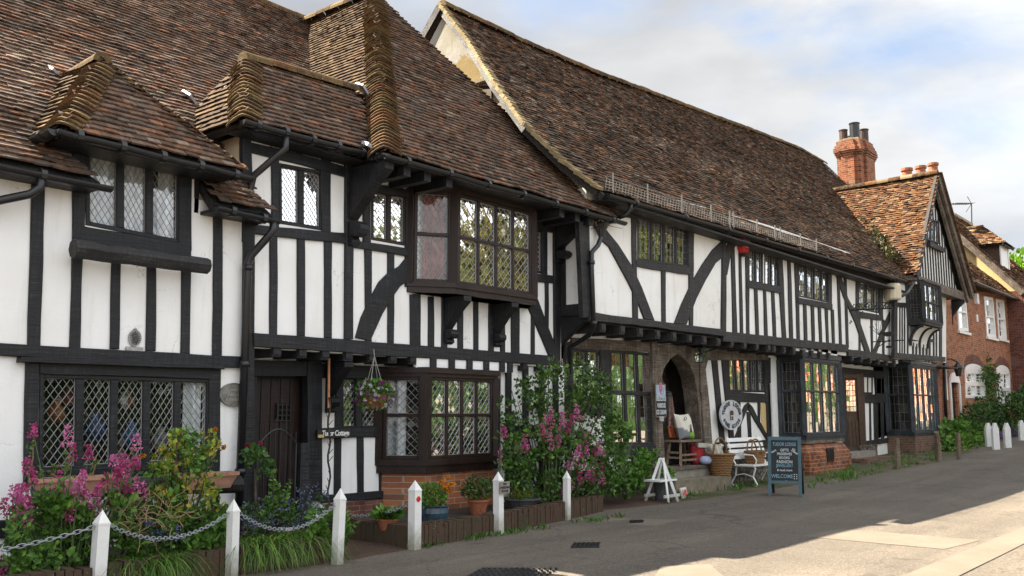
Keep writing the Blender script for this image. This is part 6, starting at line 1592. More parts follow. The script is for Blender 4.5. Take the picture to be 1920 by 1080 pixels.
for x, y in ((62, 825), (100, 870), (75, 880), (130, 862), (180, 855)):
    p = YP(9.55).hit(x, y); b = Vector((p.x + random.gauss(0, .04), 9.62, L0.z)); ms.tube([b, (b + p) / 2 + Vector((.02, 0, .02)), p], .006, 4)
    for k in range(18): leaf(m, b + (p - b) * random.uniform(.3, 1) + rdir(0) * .02, rdir(.3), .05, .016, vary(random.choice(G_YEL[3:] + G_MID + [(.2, .11, .04)])))
m.build('foliage', M_LEAF, t); ms.build('stems', M_STRAW, t)
L0, hl = trough('trough_planter', 'short pale terracotta trough at the right end of the log ledge', (318, 893), (436, 884))
t = plant('trough_plant', 'small green plant with pink buds in the right trough', L0); m = MB(); clumps(m, [(335, 840), (385, 830), (402, 870), (345, 885)], (9.55, 9.68), 16, 20, .06, .05, G_MID + G_FRESH, .5); m.build('foliage', M_LEAF, t)
# ---- pots in the second bed
def pot(name, label, x, y, Y, r, h, mat, prof=None, zb=.17):
    P = YP(Y).hit(x, y); P.z = zb; t = thing(name, label, 'plant pot', P); m = MB(); m.lathe([(r * .68, 0), (r * .98, h * .86), (r * 1.08, h * .86), (r * 1.08, h), (r * .92, h), (r * .9, h * .85)] if prof is None else [(a * r, b * h) for a, b in prof], P, 20); m.build('pot', mat, t); return P + Vector((0, 0, h))
BELLY = [(.75, 0), (.95, .25), (1.02, .6), (.96, .88), (1.04, .95), (1.04, 1), (.9, 1), (.88, .9)]
p = pot('flower_pot', 'low terracotta pot just inside the kerb left of the bay base', 727, 975, 8.75, .13, .14, M_TERRA)
t = plant('hosta', 'broad leaved green plant in the low pot beside the path', p); m = MB()
for k in range(90): a = random.uniform(0, 2 * pi); leaf(m, p + Vector((cos(a) * .05, sin(a) * .05, .0)), Vector((cos(a), sin(a), random.uniform(.2, 1.4))), random.uniform(.14, .24), .045, vary(random.choice(G_FRESH)))
m.build('foliage', M_LEAF, t)
p = pot('glazed_pot', 'dark blue glazed pot with drip marks under the orange pansies', 812, 985, 8.8, .20, .24, M_BLUEPOT, BELLY)
t = plant('pansies', 'bushy green plant with orange pansies in the blue glazed pot', p); m = MB(); cloud(m, p + Vector((-.05, 0, .12)), (.23, .22, .16), 650, .05, G_FRESH + [(.12, .22, .03)], .6, .3); m.build('foliage', M_LEAF, t); m = MB()
for k in range(20):
    q = p + Vector((.11 + random.gauss(0, .055), -.12 + random.gauss(0, .05), .24 + random.gauss(0, .05)))
    for j in range(9): leaf(m, q, rdir(.3), .036, .02, vary(random.choice([(.75, .26, .01), (.80, .36, .01), (.6, .16, .01)]), .15))
m.build('flowers', M_FLOWER, t)
p = pot('flower_pot', 'orange terracotta pot with a dark bushy plant beside the no parking post', 896, 968, 9.1, .15, .21, M_TERRA)
t = plant('pot_plant', 'dark green bushy plant in the orange terracotta pot', p); m = MB(); cloud(m, p + Vector((0, 0, .14)), (.25, .22, .17), 600, .065, G_DARK + G_MID, .5, .3, .2); m.build('foliage', M_LEAF, t)
p = pot('dark_bowl', 'wide dark bowl with dry grass right of the no parking post', 978, 945, 9.15, .28, .16, M_GREYPOT)
t = plant('bowl_grass', 'thin dry greenish grass growing in the wide dark bowl', p); m = MB()
for k in range(260): a = random.uniform(0, 2 * pi); r = random.uniform(0, .24); leaf(m, p + Vector((cos(a) * r, sin(a) * r, -.02)), Vector((random.gauss(0, .4), random.gauss(0, .4), 1)), random.uniform(.08, .24), .006, vary(random.choice(G_YEL + G_MID)))
m.build('foliage', M_LEAF, t)
# ---- climbing rose between bay and shop
t = plant('climbing_rose', 'tall dark green climbing rose between the cottage bay and the shop window', (12.4, 9.5, .17), 'shrub'); CR = [(935, 800), (932, 765), (952, 725), (1000, 712), (1018, 692), (1062, 682), (1105, 676), (1140, 705), (1148, 745), (1140, 800), (1105, 850), (1060, 850), (1010, 850), (950, 850)]
m = MB(); clumps(m, CR, (9.25, 9.95), 95, 30, .14, .075, G_DARK + G_MID + G_MID + G_YEL[1:2], .1, .3, .42); m.build('foliage', M_LEAF, t)
tops = spots(CR, (9.3, 9.8), 26, .8); m = MB(); stems(m, tops, Vector((12.4, 9.55, 0)), .2, .012); m.build('canes', M_BARK, t)
# ---- right hand valerian
t = plant('valerian', 'pink flowering valerian bush in the bed below the climbing rose', (12.0, 9.1, .17), 'shrub', 'pink valerians')
heads_r = [(380, 460), (350, 500), (330, 540), (370, 545), (440, 470), (470, 530), (515, 450), (490, 480), (400, 590), (380, 615), (585, 575), (240, 635), (125, 550), (200, 650), (630, 625), (570, 640), (540, 680), (600, 690), (660, 690), (640, 740), (590, 740), (520, 760), (480, 750), (620, 780), (650, 800), (560, 820), (510, 840), (540, 855), (480, 830), (600, 800), (460, 820), (440, 860), (110, 680), (560, 600), (610, 650), (590, 800), (525, 640), (500, 700), (470, 740), (440, 500), (520, 460), (375, 500), (345, 570), (660, 720), (545, 720), (575, 770), (535, 800), (505, 815), (625, 700), (640, 650), (560, 660), (515, 680), (240, 620), (195, 640), (420, 570), (410, 600)]
HR = heads(heads_r, (900, 620, 2.842), (8.75, 9.2)); m = MB(); stems(m, HR, Vector((11.9, 9.2, 0)), .5); m.build('stems', M_STEM, t); m = MB()
for p in HR: panicle(m, p + Vector((0, 0, -.04)), random.uniform(.14, .26), random.uniform(.045, .075), 75, PINKS, .015)
m.build('flowers', M_FLOWER, t); m = MB(); clumps(m, [(935, 850), (960, 815), (1020, 800), (1090, 815), (1140, 850), (1160, 900), (1130, 945), (1060, 950), (1000, 935), (950, 900)], (8.9, 9.5), 150, 36, .12, .075, G_MID + G_DARK + G_FRESH, .4, .2); m.build('foliage', M_LEAF, t)
t = plant('leafy_shrub', 'fresh green leafy shrub between the valerian and the folding planter stand', (13.6, 9.2, .17), 'shrub'); m = MB(); clumps(m, [(1135, 790), (1165, 770), (1190, 830), (1205, 870), (1215, 910), (1190, 940), (1150, 945), (1120, 900), (1130, 850)], (8.95, 9.5), 58, 30, .10, .085, G_MID + G_FRESH, .3, .15); m.build('foliage', M_LEAF, t)
tops = spots([(1140, 800), (1190, 800), (1190, 880), (1140, 880)], (9.1, 9.5), 16, .4); m = MB(); stems(m, tops, Vector((13.8, 9.3, 0)), .3, .008); m.build('stems', M_STEM, t)
t = plant('tomato_plant', 'light green plant in front of the big shop window sill', (14.6, 9.6, 0), 'plant'); m = MB(); clumps(m, [(1195, 850), (1215, 843), (1232, 850), (1222, 880), (1200, 900), (1190, 880)], (9.4, 9.8), 26, 22, .09, .09, G_FRESH, .2, .2); m.build('foliage', M_LEAF, t)
# tufts at the foot of walls along the verge
def tufts(label, q, yr, n, pal=G_MID, l=.16, nm='grass_tufts'):
    m = MB()
    pts = []
    for p in q:
        for _ in range(n):
            Y = random.uniform(*yr); P = YP(Y).hit(p[0] + random.uniform(-p[2], p[2]), p[1]); P.z = street_z(P.x, P.y); pts.append(P)
    for P in pts:
        for k in range(7): leaf(m, P + Vector((random.gauss(0, .06), random.gauss(0, .06), 0)), Vector((random.gauss(0, .5), random.gauss(0, .5), 1)), l * random.uniform(.5, 1.3), .012, vary(random.choice(pal)))
    o = m.build(nm, M_LEAF, loc=pts[0]); o['kind'] = 'stuff'; return o
tufts('', [(1330, 900, 60), (1420, 905, 40), (1255, 925, 25)], (9.0, 9.35), 16); tufts('', [(1560, 890, 50), (1640, 880, 60), (1720, 870, 40)], (8.0, 9.3), 34, GRASSY + G_MID, .16)
tufts('', [(1000, 990, 60), (1120, 985, 50), (900, 1005, 40), (800, 1030, 20)], (8.15, 8.3), 14, G_MID, .08)
def weeds(name, label, poly, yr, nc, pal, rad=.25, l=.14, nl=36, cat='plant', zoff=0, grp=None):
    m = MB(); c = YP(sum(yr) / 2).hit(*poly[0]); 
    for p in spots(poly, yr, nc, -5):
        p.z = max(p.z, zg(p.x) + .05); cloud(m, p, (rad, rad, rad * .8), nl, l, pal, .3, .2)
    c.z = zg(c.x); t = thing(name, label, cat, c, grp); m.build('foliage', M_LEAF, t); return t
weeds('weeds', 'rough green weeds and grass behind the leaning wooden posts', [(1770, 855), (1775, 820), (1800, 815), (1850, 830), (1845, 855), (1800, 862)], (8.6, 9.4), 70, GRASSY + G_FRESH)
weeds('hedge_bush', 'large leaved bright green bush left of the white pickets', [(1775, 800), (1790, 790), (1815, 800), (1845, 805), (1850, 830), (1800, 830), (1778, 830)], (8.9, 9.6), 60, G_FRESH, .22, .2)
weeds('evergreen_bush', 'dark evergreen bush below the arched window of the brick house', [(1808, 780), (1820, 758), (1850, 748), (1875, 765), (1885, 800), (1880, 830), (1815, 828)], (9.1, 9.7), 60, G_DARK + G_MID, .24, .13, 36, 'shrub')
weeds('climber', 'pale leaved climber growing up the brick wall between arched windows', [(1846, 700), (1852, 672), (1862, 690), (1880, 735), (1894, 790), (1890, 815), (1862, 800), (1855, 750)], (9.6, 9.85), 70, G_MID + [(.10, .13, .06)], .16, .12, 28, 'shrub')
weeds('evergreen_bush', 'dark evergreen bush cut by the right edge of the photo', [(1896, 745), (1922, 728), (1940, 730), (1940, 815), (1898, 815)], (8.8, 9.4), 70, G_DARK + G_MID, .3, .13, 44, 'shrub')
t = weeds('purple_flowers', 'low patch of purple flowers behind the white pickets', [(1870, 812), (1915, 798), (1930, 800), (1925, 825), (1872, 825)], (8.7, 9.2), 30, G_MID, .2, .12, 24)
m = MB()
for p in spots([(1872, 812), (1920, 798), (1925, 816), (1875, 820)], (8.6, 9.0), 60, -5):
    p.z = max(p.z, zg(p.x) + .1)
    for k in range(12): leaf(m, p + rdir(0) * .08, rdir(.3), .09, .04, vary((.20, .08, .38)))
m.build('flowers', M_FLOWER, t)
# moss and houseleeks in the valley between the two roofs
t = thing('valley_weeds', 'dark moss and weeds growing in the roof valley beside the orange tiles', 'weeds', (30.5, 10, 7)); m = MB()
for i in range(60):
    f = i / 59; a = E(1606, 392); b = E(1668, 492); p = a + (b - a) * f + Vector((random.gauss(0, .2), 0, .05)); cloud(m, p + pr.n * .1, (.22, .2, .14), 26, .12, [(.03, .035, .012), (.05, .05, .015), (.09, .08, .02), (.06, .035, .02)], .5, .2)
for i in range(16):
    f = random.random(); a = E(1612, 392); b = E(1668, 480); p = a + (b - a) * f + pr.n * .25
    for k in range(10): leaf(m, p + rdir(0) * .08, rdir(.3), .07, .035, vary((.45, .32, .02)))
m.build('foliage', M_LEAF, t)
# ---- trees
def tree(name, label, x, y, h, r, pal, n=130, l=.42, trunk=.28, base=.3, nl=60, z0=None, seed=0, group=None):
    random.seed(seed); z0 = zg(x) if z0 is None else z0; t = thing(name, label, 'tree', (x, y, z0), group)
    m = MB(); o = Vector((x, y, z0)); tp = o + Vector((random.gauss(0, .3), random.gauss(0, .3), h * .62)); m.tube([o - Vector((0, 0, .3)), o + Vector((.05, 0, h * .2)), o + Vector((.1, .1, h * .42)), tp], [trunk * 1.3, trunk, trunk * .75, trunk * .4], 10)
    pts = []
    for k in range(n):
        d = rdir(0); rr = random.random() ** .42; p = o + Vector((d.x * r * rr, d.y * r * rr, h * (base + (1 - base) * .5) + d.z * h * (1 - base) * .5 * rr)); s_ = 1 + .22 * noise.noise((d.x * 2 + x, d.y * 2, d.z * 2)); p = o + Vector(((p.x - o.x) * s_, (p.y - o.y) * s_, p.z - o.z)); pts.append(p)
    for p in pts[::6]: q = o + Vector((0, 0, h * random.uniform(.25, .55))); m.tube([q, (q + p) / 2 + Vector((0, 0, .3)), p], [trunk * .35, trunk * .2, .03], 5, caps=False)
    m.build('trunk', M_BARK, t); m = MB()
    for p in pts:
        c = random.choice(pal); f = random.uniform(.7, 1.25); pl_ = [tuple(v * f for v in c), random.choice(pal)]; cloud(m, p, (r * .2, r * .2, r * .15), nl, l, pl_, .2, .2, .45)
    m.build('crown', M_LEAF, t); return t
G_LIME = [(.16, .32, .02), (.22, .40, .03), (.11, .25, .02), (.27, .44, .05)]
tree('lime_tree', 'bright yellow green tree beyond the last house at the right edge', 103, 17.0, 16.2, 6.5, G_LIME, 240, .5, .4, .3, 70, seed=3)
AC = [(.07, .115, .015), (.12, .13, .02), (.045, .08, .012), (.17, .14, .02), (.10, .075, .015)]
tree('roadside_tree', 'tree across the street seen only as green reflections in the shop windows', 44, -13, 9.5, 3.8, AC, 120, .5, seed=5, group='trees across the street')
for i, (x, y, h, r) in enumerate(((39, -12, 13, 4.2), (50, -13, 17, 5.5), (57, -14, 16, 5), (84, -13, 13, 4.5), (33, -14, 10.5, 3.4))):
    tt = D.objects['roadside_tree']; c = copy_tree(tt, None, Vector((x, y, zg(x)))); c.scale = (r / 3.8, r / 3.8, h / 9.5); c.rotation_euler.z = i * 1.9
random.seed(77)
# brick house across the street (mirrored in the glass)
hx = thing('opposite_house', 'red brick house across the street seen only as reflections in the windows', 'house', (62, -13, 0))
m = MB(); m.span((60, -19, 0), (130, -13, 5.6)); m.build('wall', M_BRICKR, hx); m = MB(); m.add([Vector((59.5, -12.6, 5.5)), Vector((130.5, -12.6, 5.5)), Vector((130.5, -16, 9)), Vector((59.5, -16, 9)), Vector((59.5, -19.4, 5.5)), Vector((130.5, -19.4, 5.5))], [(1, 0, 3, 2), (2, 3, 4, 5), (0, 4, 3), (1, 2, 5)]); m.build('roof', M_TERRA, hx)
for x in (62, 66, 70, 75, 80, 86, 92, 98, 104, 110, 117, 124):
    for z in (1.2, 3.7): m = MB(); m.span((x - .5, -12.98, z), (x + .5, -12.92, z + 1.4)); m.span((x - .42, -12.919, z + .08), (x + .42, -12.9, z + 1.32)); m.build('window', M_WHITE, hx)
# ================================================================== SIGNS, LAMPS AND THINGS AT THE SHOP FRONT
Q()
UPZ = Vector((0, 0, 1))
def disc(m, c, n, rx, ry, th, seg=36, rim=0.0):
    """oval board facing n"""
    n = Vector(n).normalized(); r = UPZ.cross(n).normalized(); u = n.cross(r)
    P = lambda a, d, k=1.0: c + r * cos(a) * rx * k + u * sin(a) * ry * k + n * d
    A = [2 * pi * i / seg for i in range(seg)]
    vs = [P(a, 0) for a in A] + [P(a, th) for a in A] + [P(a, th, .94) for a in A] + [P(a, th - rim, .92) for a in A]
    fs = [(k * seg + i, k * seg + (i + 1) % seg, (k + 1) * seg + (i + 1) % seg, (k + 1) * seg + i) for k in range(3) for i in range(seg)]
    m.add(vs, fs + [tuple(3 * seg + i for i in range(seg)), tuple(range(seg - 1, -1, -1))]); return r, u
FN = Vector((0, -1, 0))
# oval plaque on the left cottage
c = YP(YA - .012).hit(437, 740); a = YP(YA).hit(462, 740); b = YP(YA).hit(437, 718)
t = thing('oval_plaque', 'oval bronze coloured plaque on white plaster beside the black downpipe', 'plaque', c)
m = MB(); r_, u_ = disc(m, c, FN, a.x - c.x, b.z - c.z, .03, 40, .008); m.build('plate', M_PLAQUE, t)
m = MB()
for zz, w in ((.055, .05), (-.005, .10), (-.065, .12)):
    for k in range(6): m.box(c + Vector((-w + 2 * w * (k + .5) / 6, -.024, zz)), (w * .22, .006, random.uniform(.02, .035)))
m.build('worn_relief', M_STEP, t)
# sunburst fire mark
c = YP(YA - .008).hit(252, 634); t = thing('fire_mark', 'small grey sunburst plaque on white plaster below the upper left window', 'plaque', c)
m = MB(); disc(m, c, FN, .075, .095, .02, 26, .004); m.box(c + Vector((0, -.012, -.13)), (.20, .024, .06)); m.lathe([(.0, -.01), (.025, 0), (.0, .02)], c + Vector((0, -.01, .10)), 8); m.build('plate', M_STONEPL, t)
m = MB()
for k in range(16):
    a = 2 * pi * k / 16; m.bar(c + Vector((cos(a) * .03, -.022, sin(a) * .035)), c + Vector((cos(a) * .062, -.022, sin(a) * .078)), .008, .008)
disc(m, c + Vector((0, -.016, 0)), FN, .024, .028, .012, 14); m.build('sun_relief', M_LETTER, t)
# Tudor Cottage name board
pl = YP(YBG - .14); a, b = pl.hit(594, 813), pl.hit(657, 812); c = (a + b) / 2; t = thing('name_board', 'small black name board lettered for the cottage beside its door', 'sign', c)
m = MB(); m.box(c, (b.x - a.x, .025, .115)); m.build('board', M_IRON, t); m = MB(); add_text(m, 'Tudor Cottage', c + Vector((.02, -.016, 0)), (1, 0, 0), UPZ, .105, .003, .12, .92, .82, .002); m.build('lettering', M_GOLDW, t)
m = MB(); m.box(c + Vector((-.24, -.018, -.035)), (.10, .012, .04)); m.build('brass_tag', M_YELLOW, t)
# copper pipe and the bare vine on it
a, b = YP(10.2).hit(617, 672), YP(10.2).hit(616, 765); m = MB(); m.tube([a, b], .018, 7); tag(m.build('copper_pipe', M_COPPER, loc=b), 'thin copper pipe hanging from the jetty beside the dark door', 'pipe')
m = MB(); pts = [YP(10.18).hit(617 + 2.5 * sin(i * 1.3), 745 + i * 13.5) for i in range(16)]; m.tube(pts, .014, 5)
for i in range(3, 15): m.tube([pts[i], pts[i] + Vector((random.choice((-1, 1)) * .06, -.03, .08))], .005, 4)
tag(m.build('vine_stem', M_BARK, loc=pts[-1]), 'bare twisted vine stem climbing beside the cottage name board', 'vine')
# garden gate in front of the dark door
gy = 9.9; Q(400, 640, 2.455); g0, g1 = YP(gy).hit(195, 560), YP(gy).hit(388, 560); gz0 = .15; Q()
t = thing('iron_gate', 'thin black wrought iron garden gate with arched top before the dark door', 'gate', (g0.x, gy, 0)); m = MB(); w = g1.x - g0.x
topz = lambda f: 1.18 + .22 * sin(pi * f)
for k in range(8):
    f = (k + .5) / 8; m.tube([(g0.x + w * f, gy, gz0), (g0.x + w * f, gy, topz(f) + (.14 if k % 2 else .05))], .008, 5)
m.build('rods', M_IRON, t); m = MB(); m.tube([(g0.x + w * i / 12, gy, topz(i / 12)) for i in range(13)], .011, 6); m.tube([(g0.x, gy, .4), (g1.x, gy, .4)], .010, 5); m.tube([(g1.x - .03, gy, gz0), (g1.x - .03, gy, 1.2)], .014, 6); m.tube([(g0.x + .02, gy, gz0), (g0.x + .02, gy, 1.2)], .014, 6); m.build('frame', M_IRON, t)
m = MB(); m.span((g1.x, gy - .06, 0), (g1.x + .14, gy + .06, 1.22)); tag(m.build('gate_post', M_BLACK, loc=(g1.x, gy, 0)), 'square black gate post at the right of the iron gate', 'post')
# hanging basket
c = YP(9.75).hit(702, 742); hk = YP(9.75).hit(702, 668); t = thing('hanging_basket', 'hanging basket of white and magenta flowers below the jetty', 'hanging basket', c)
m = MB(); 
for k in range(14): a = 2 * pi * k / 14; m.tube([c + Vector((cos(a) * .17 * s_, sin(a) * .17 * s_, z)) for s_, z in ((1, 0), (.9, -.09), (.6, -.16), (.1, -.19))], .012, 4)
m.lathe([(.05, -.185), (.11, -.16), (.155, -.08), (.165, 0), (.14, .01)], c, 16); m.build('basket', M_TERRA, t)
m = MB()
for k in range(4): a = 2 * pi * k / 4 + .4; m.tube([c + Vector((cos(a) * .17, sin(a) * .17, 0)), hk], .005, 4)
m.tube([hk, hk + Vector((0, .02, .10))], .006, 5); m.build('hanging_wires', M_WIRE, t)
m = MB(); cloud(m, c + Vector((0, 0, .07)), (.27, .24, .15), 620, .055, G_FRESH + G_MID, .5, .35); cloud(m, c + Vector((0, 0, -.06)), (.26, .22, .14), 260, .05, G_FRESH + G_MID, -.4, .6); m.build('foliage', M_LEAF, t); m = MB()
for k in range(60):
    d = rdir(-.1); d.y = -abs(d.y) if random.random() < .7 else d.y; q = c + Vector((d.x * .29, d.y * .26, .02 + d.z * .19)); pal = random.choice([[(.75, .75, .74)], [(.75, .75, .74)], [(.32, .03, .26), (.42, .05, .30)], [(.30, .16, .45)]])
    for j in range(8): leaf(m, q, (d + rdir(0) * .9), .035, .019, vary(random.choice(pal), .1))
m.build('flowers', M_FLOWER, t)
# ---- shop front
ZS = Z_STEP
PC = Plane((0, YCG - .10, 0), FN)
# lantern
c = YP(YCG - .42).hit(1314, 665); t = thing('wall_lantern', 'black four sided wall lantern right of the arched doorway', 'lamp', c); m = MB(); w = .11
for sx, sy in ((-1, -1), (1, -1), (1, 1), (-1, 1)): m.bar(c + Vector((sx * w * .8, sy * w * .8, -.16)), c + Vector((sx * w, sy * w, .14)), .014, .014)
for z, s_ in ((-.16, .82), (.14, 1.02), (0, .92)):
    for k in range(4): p, q = [(-1, -1), (1, -1), (1, 1), (-1, 1)][k], [(1, -1), (1, 1), (-1, 1), (-1, -1)][k]; m.bar(c + Vector((p[0] * w * s_, p[1] * w * s_, z)), c + Vector((q[0] * w * s_, q[1] * w * s_, z)), .014, .014)
m.build('frame', M_IRON, t); m = MB(); m.add([c + Vector((sx * w * 1.35, sy * w * 1.35, .14)) for sx, sy in ((-1, -1), (1, -1), (1, 1), (-1, 1))] + [c + Vector((sx * .03, sy * .03, .25)) for sx, sy in ((-1, -1), (1, -1), (1, 1), (-1, 1))], [(0, 1, 5, 4), (1, 2, 6, 5), (2, 3, 7, 6), (3, 0, 4, 7), (4, 5, 6, 7), (3, 2, 1, 0)]); m.lathe([(.03, .25), (.045, .29), (.02, .33), (.01, .36)], c, 8); m.build('cap', M_IRON, t)
m = MB(); m.add([c + Vector((sx * w * (.8 if z < 0 else .98), sy * w * (.8 if z < 0 else .98), z)) for z in (-.155, .135) for sx, sy in ((-1, -1), (1, -1), (1, 1), (-1, 1))], [(0, 1, 5, 4), (1, 2, 6, 5), (2, 3, 7, 6), (3, 0, 4, 7)]); m.build('glass', M_GLASSB, t)
m = MB(); m.tube([c + Vector((0, 0, .34)), c + Vector((.0, .12, .42)), c + Vector((0, .30, .36)), Vector((c.x, YCG - .1, c.z + .1)), Vector((c.x, YCG - .1, c.z - .1))], .012, 6); m.build('arm', M_IRON, t)
# oval shop sign
a = YP(YCG - .16).hit(1348, 778); b = YP(YCG - .16).hit(1389, 778); cz = YP(YCG - .16).hit(1369, 778); rx, ry = (b.x - a.x) / 2, (YP(YCG - .16).hit(1369, 750).z - cz.z)
t = thing('oval_shop_sign', 'large pale grey oval gift shop sign with ring lettering and house emblem', 'sign', cz); m = MB(); r_, u_ = disc(m, cz, FN, rx, ry, .04, 44, .006); m.build('board', M_SIGNGREY, t)
m = MB()
def arc_text(s_, a0, a1, k, flip, size):
    n = len(s_)
    for i, ch_ in enumerate(s_):
        if ch_ == ' ': continue
        a = a0 + (a1 - a0) * i / (n - 1); p = cz + Vector((cos(a) * rx * k, -.043, sin(a) * ry * k)); tx = Vector((-sin(a) * rx, 0, cos(a) * ry)).normalized() * (1 if flip else -1); add_text(m, ch_, p, tx, FN.cross(tx) * 1.0, size, .004, bold=.004)
arc_text('TUDOR LODGE', radians(172), radians(8), .76, False, .13); arc_text('FINE GIFTS', radians(208), radians(332), .78, True, .13); m.build('lettering', M_LETTER, t)
m = MB(); ec = cz + Vector((0, -.04, 0)); m.span(ec + Vector((-.08, -.006, -.11)), ec + Vector((.08, 0, .03))); m.add([ec + Vector((-.10, -.006, .03)), ec + Vector((.10, -.006, .03)), ec + Vector((.06, -.006, .10)), ec + Vector((-.06, -.006, .10))], [(0, 1, 2, 3)])
m.build('emblem', M_DOOR, t); m = MB()
for x, z in ((-.05, -.02), (.0, -.02), (.05, -.02), (-.05, -.075), (.05, -.075)): m.box(ec + Vector((x, -.010, z)), (.028, .006, .035))
m.build('emblem_windows', M_CREAMPL, t)
# ice cream board hung on the arch post
P = YP(YCG - .16); q = [P.hit(*c) for c in ((1229, 721), (1246, 721), (1247, 781), (1231, 781))]; c = (q[0] + q[1] + q[2] + q[3]) / 4; w, h = (q[1].x - q[0].x), (q[0].z - q[3].z)
t = thing('ice_cream_board', 'narrow hanging chalkboard with ice cream picture at the left of the arched doorway', 'sign', c)
m = MB(); m.box(c, (w + .05, .02, h + .04)); m.build('frame', M_STOOL, t); m = MB(); m.box(c + Vector((0, -.008, -h * .2)), (w, .012, h * .58)); m.build('chalk_panel', M_BOARD, t)
m = MB(); m.box(c + Vector((0, -.008, h * .30)), (w, .012, h * .38)); m.build('picture', m_paint('pale_blue_print', (.38, .50, .62), .6, .3, 18), t)
m = MB(); m.lathe([(.0, -.10), (.03, -.02), (.07, .02), (.08, .07), (.05, .11), (.06, .13), (.02, .18)], c + Vector((0, -.015, h * .30)), 12, sy=.1); m.build('ice_cream_picture', m_paint('pink_print', (.50, .20, .30), .6, .4, 30), t)
m = MB()
for i, s_ in enumerate(('DELICIOUS', 'VARIOUS', 'ICE CREAM', 'TUBS')): add_text(m, s_, c + Vector((0, -.018, .03 - i * .135)), (1, 0, 0), UPZ, .125, .003, 0, 1, .62, .004)
m.build('lettering', M_CHALK, t); m = MB(); m.tube([c + Vector((-w * .4, -.005, h / 2)), c + Vector((0, .04, h / 2 + .28)), c + Vector((w * .4, -.005, h / 2))], .008, 4); m.build('cord', M_STRAW, t)
# garments on a hook inside the doorway
P = YP(YCG - .02); top = P.hit(1250, 730); x0 = P.hit(1249, 760).x
t = thing('hanging_scarf', 'long patterned brown scarf with rust fringe on a hook in the arched doorway', 'scarf', top)
def drape(m, c, w0, w1, z0, z1, y, ph, n=16):
    vs = []
    for j in range(9):
        f = j / 8; z = z0 + (z1 - z0) * f; w = w0 + (w1 - w0) * f
        for i in range(n + 1): a = i / n; vs.append(Vector((c + (a - .5) * w + .03 * f, y - .04 * sin(a * 11 + ph) * (.4 + f) - .03, z + .02 * sin(a * 9))))
    m.add(vs, [(j * (n + 1) + i, j * (n + 1) + i + 1, (j + 1) * (n + 1) + i + 1, (j + 1) * (n + 1) + i) for j in range(8) for i in range(n)])
z1_, z2_, z3_ = P.hit(1252, 742).z, P.hit(1252, 800).z, P.hit(1252, 820).z
m = MB(); drape(m, x0 + .10, .14, .40, z1_, z2_, YCG - .05, .4); s_ = m.build('cloth', m_paint('brown_patterned_cloth', (.22, .13, .10), .9, .5, 26), t, smooth=True); m = MB(); drape(m, x0 + .13, .40, .36, z2_ + .01, z3_, YCG - .045, .4); m.build('fringe', m_paint('rust_cloth', (.36, .075, .02), .9, .3, 18), t, smooth=True)
m = MB(); m.lathe([(.02, 0), (.07, .03), (.09, .07), (.07, .10), (.10, .12), (.02, .15)], Vector((x0 + .04, YCG - .04, z1_ - .05)), 12); m.tube([(x0 + .02, YCG - .06, z1_), (x0 + .02, YCG - .06, z1_ - .55)], .045, 7); m.build('dark_garment', M_LETTER, t)
# stool with cushion
Q(1180, 600, 3.177); P = YP(9.85); s0 = P.hit(262, 716); s1_ = P.hit(385, 716); Q(); cs = Vector(((s0.x + s1_.x) / 2, 9.88, ZS)); hs = s0.z - ZS; ws = (s1_.x - s0.x)
t = thing('stool', 'tall plain wooden stool standing on the top doorstep', 'stool', cs); m = MB(); m.span((cs.x - ws / 2, 9.68, s0.z - .04), (cs.x + ws / 2, 10.06, s0.z)); m.build('seat', M_STOOL, t)
for sx, sy in ((-1, -1), (1, -1), (-1, 1), (1, 1)): m = MB(); m.bar((cs.x + sx * ws * .36, 9.88 + sy * .13, s0.z - .04), (cs.x + sx * ws * .46, 9.88 + sy * .17, ZS), .05, .05); m.build('leg', M_STOOL, t)
m = MB()
for z in (.22, .42): m.bar((cs.x - ws * .44, 9.73, ZS + z * hs), (cs.x + ws * .44, 9.73, ZS + z * hs), .03, .04); m.bar((cs.x - ws * .44, 9.74, ZS + z * hs + .05), (cs.x - ws * .44, 10.02, ZS + z * hs + .05), .03, .04); m.bar((cs.x + ws * .44, 9.74, ZS + z * hs + .05), (cs.x + ws * .44, 10.02, ZS + z * hs + .05), .03, .04)
m.build('rungs', M_STOOL, t)
cc = Vector((cs.x + .03, 9.86, s0.z + .27)); t = thing('cushion', 'cream cushion with grey and green landscape leaning on the tall stool', 'cushion', cc); m = MB(); N = 14; vs = []
for side in (-1, 1):
    for i in range(N + 1):
        for j in range(N + 1):
            a, b = i / N * 2 - 1, j / N * 2 - 1; e = max(0, (1 - a ** 4) * (1 - b ** 4)) ** .5; pin = 1 - .10 * (1 - abs(a) ** 2) * abs(b) ** 3; pin2 = 1 - .10 * (1 - b * b) * abs(a) ** 3
            vs.append(cc + Vector((a * .30 * pin2, side * .11 * e + b * .06, b * .27 * pin)))
M1 = (N + 1) ** 2; fs = []
for s_ in (0, 1):
    for i in range(N):
        for j in range(N): q = (s_ * M1 + i * (N + 1) + j, s_ * M1 + (i + 1) * (N + 1) + j, s_ * M1 + (i + 1) * (N + 1) + j + 1, s_ * M1 + i * (N + 1) + j + 1); fs.append(q if s_ == 0 else q[::-1])
cl_ = []
for p in vs:
    a, b = (p.x - cc.x) / .3, (p.z - cc.z) / .27; cl_.append((.60, .58, .50) if b > -.35 + .35 * (-a if a < 0 else 0) else ((.16, .17, .18) if a < .05 else (.16, .38, .04)))
m.v = [tuple(p) for p in vs]; m.f = fs; m.c = [(*c_, 1) for c_ in cl_]
s = NT('cushion_cover'); M_CUSH = s.bsdf(tint_out(s), .9); m.build('cover', M_CUSH, t, smooth=True)
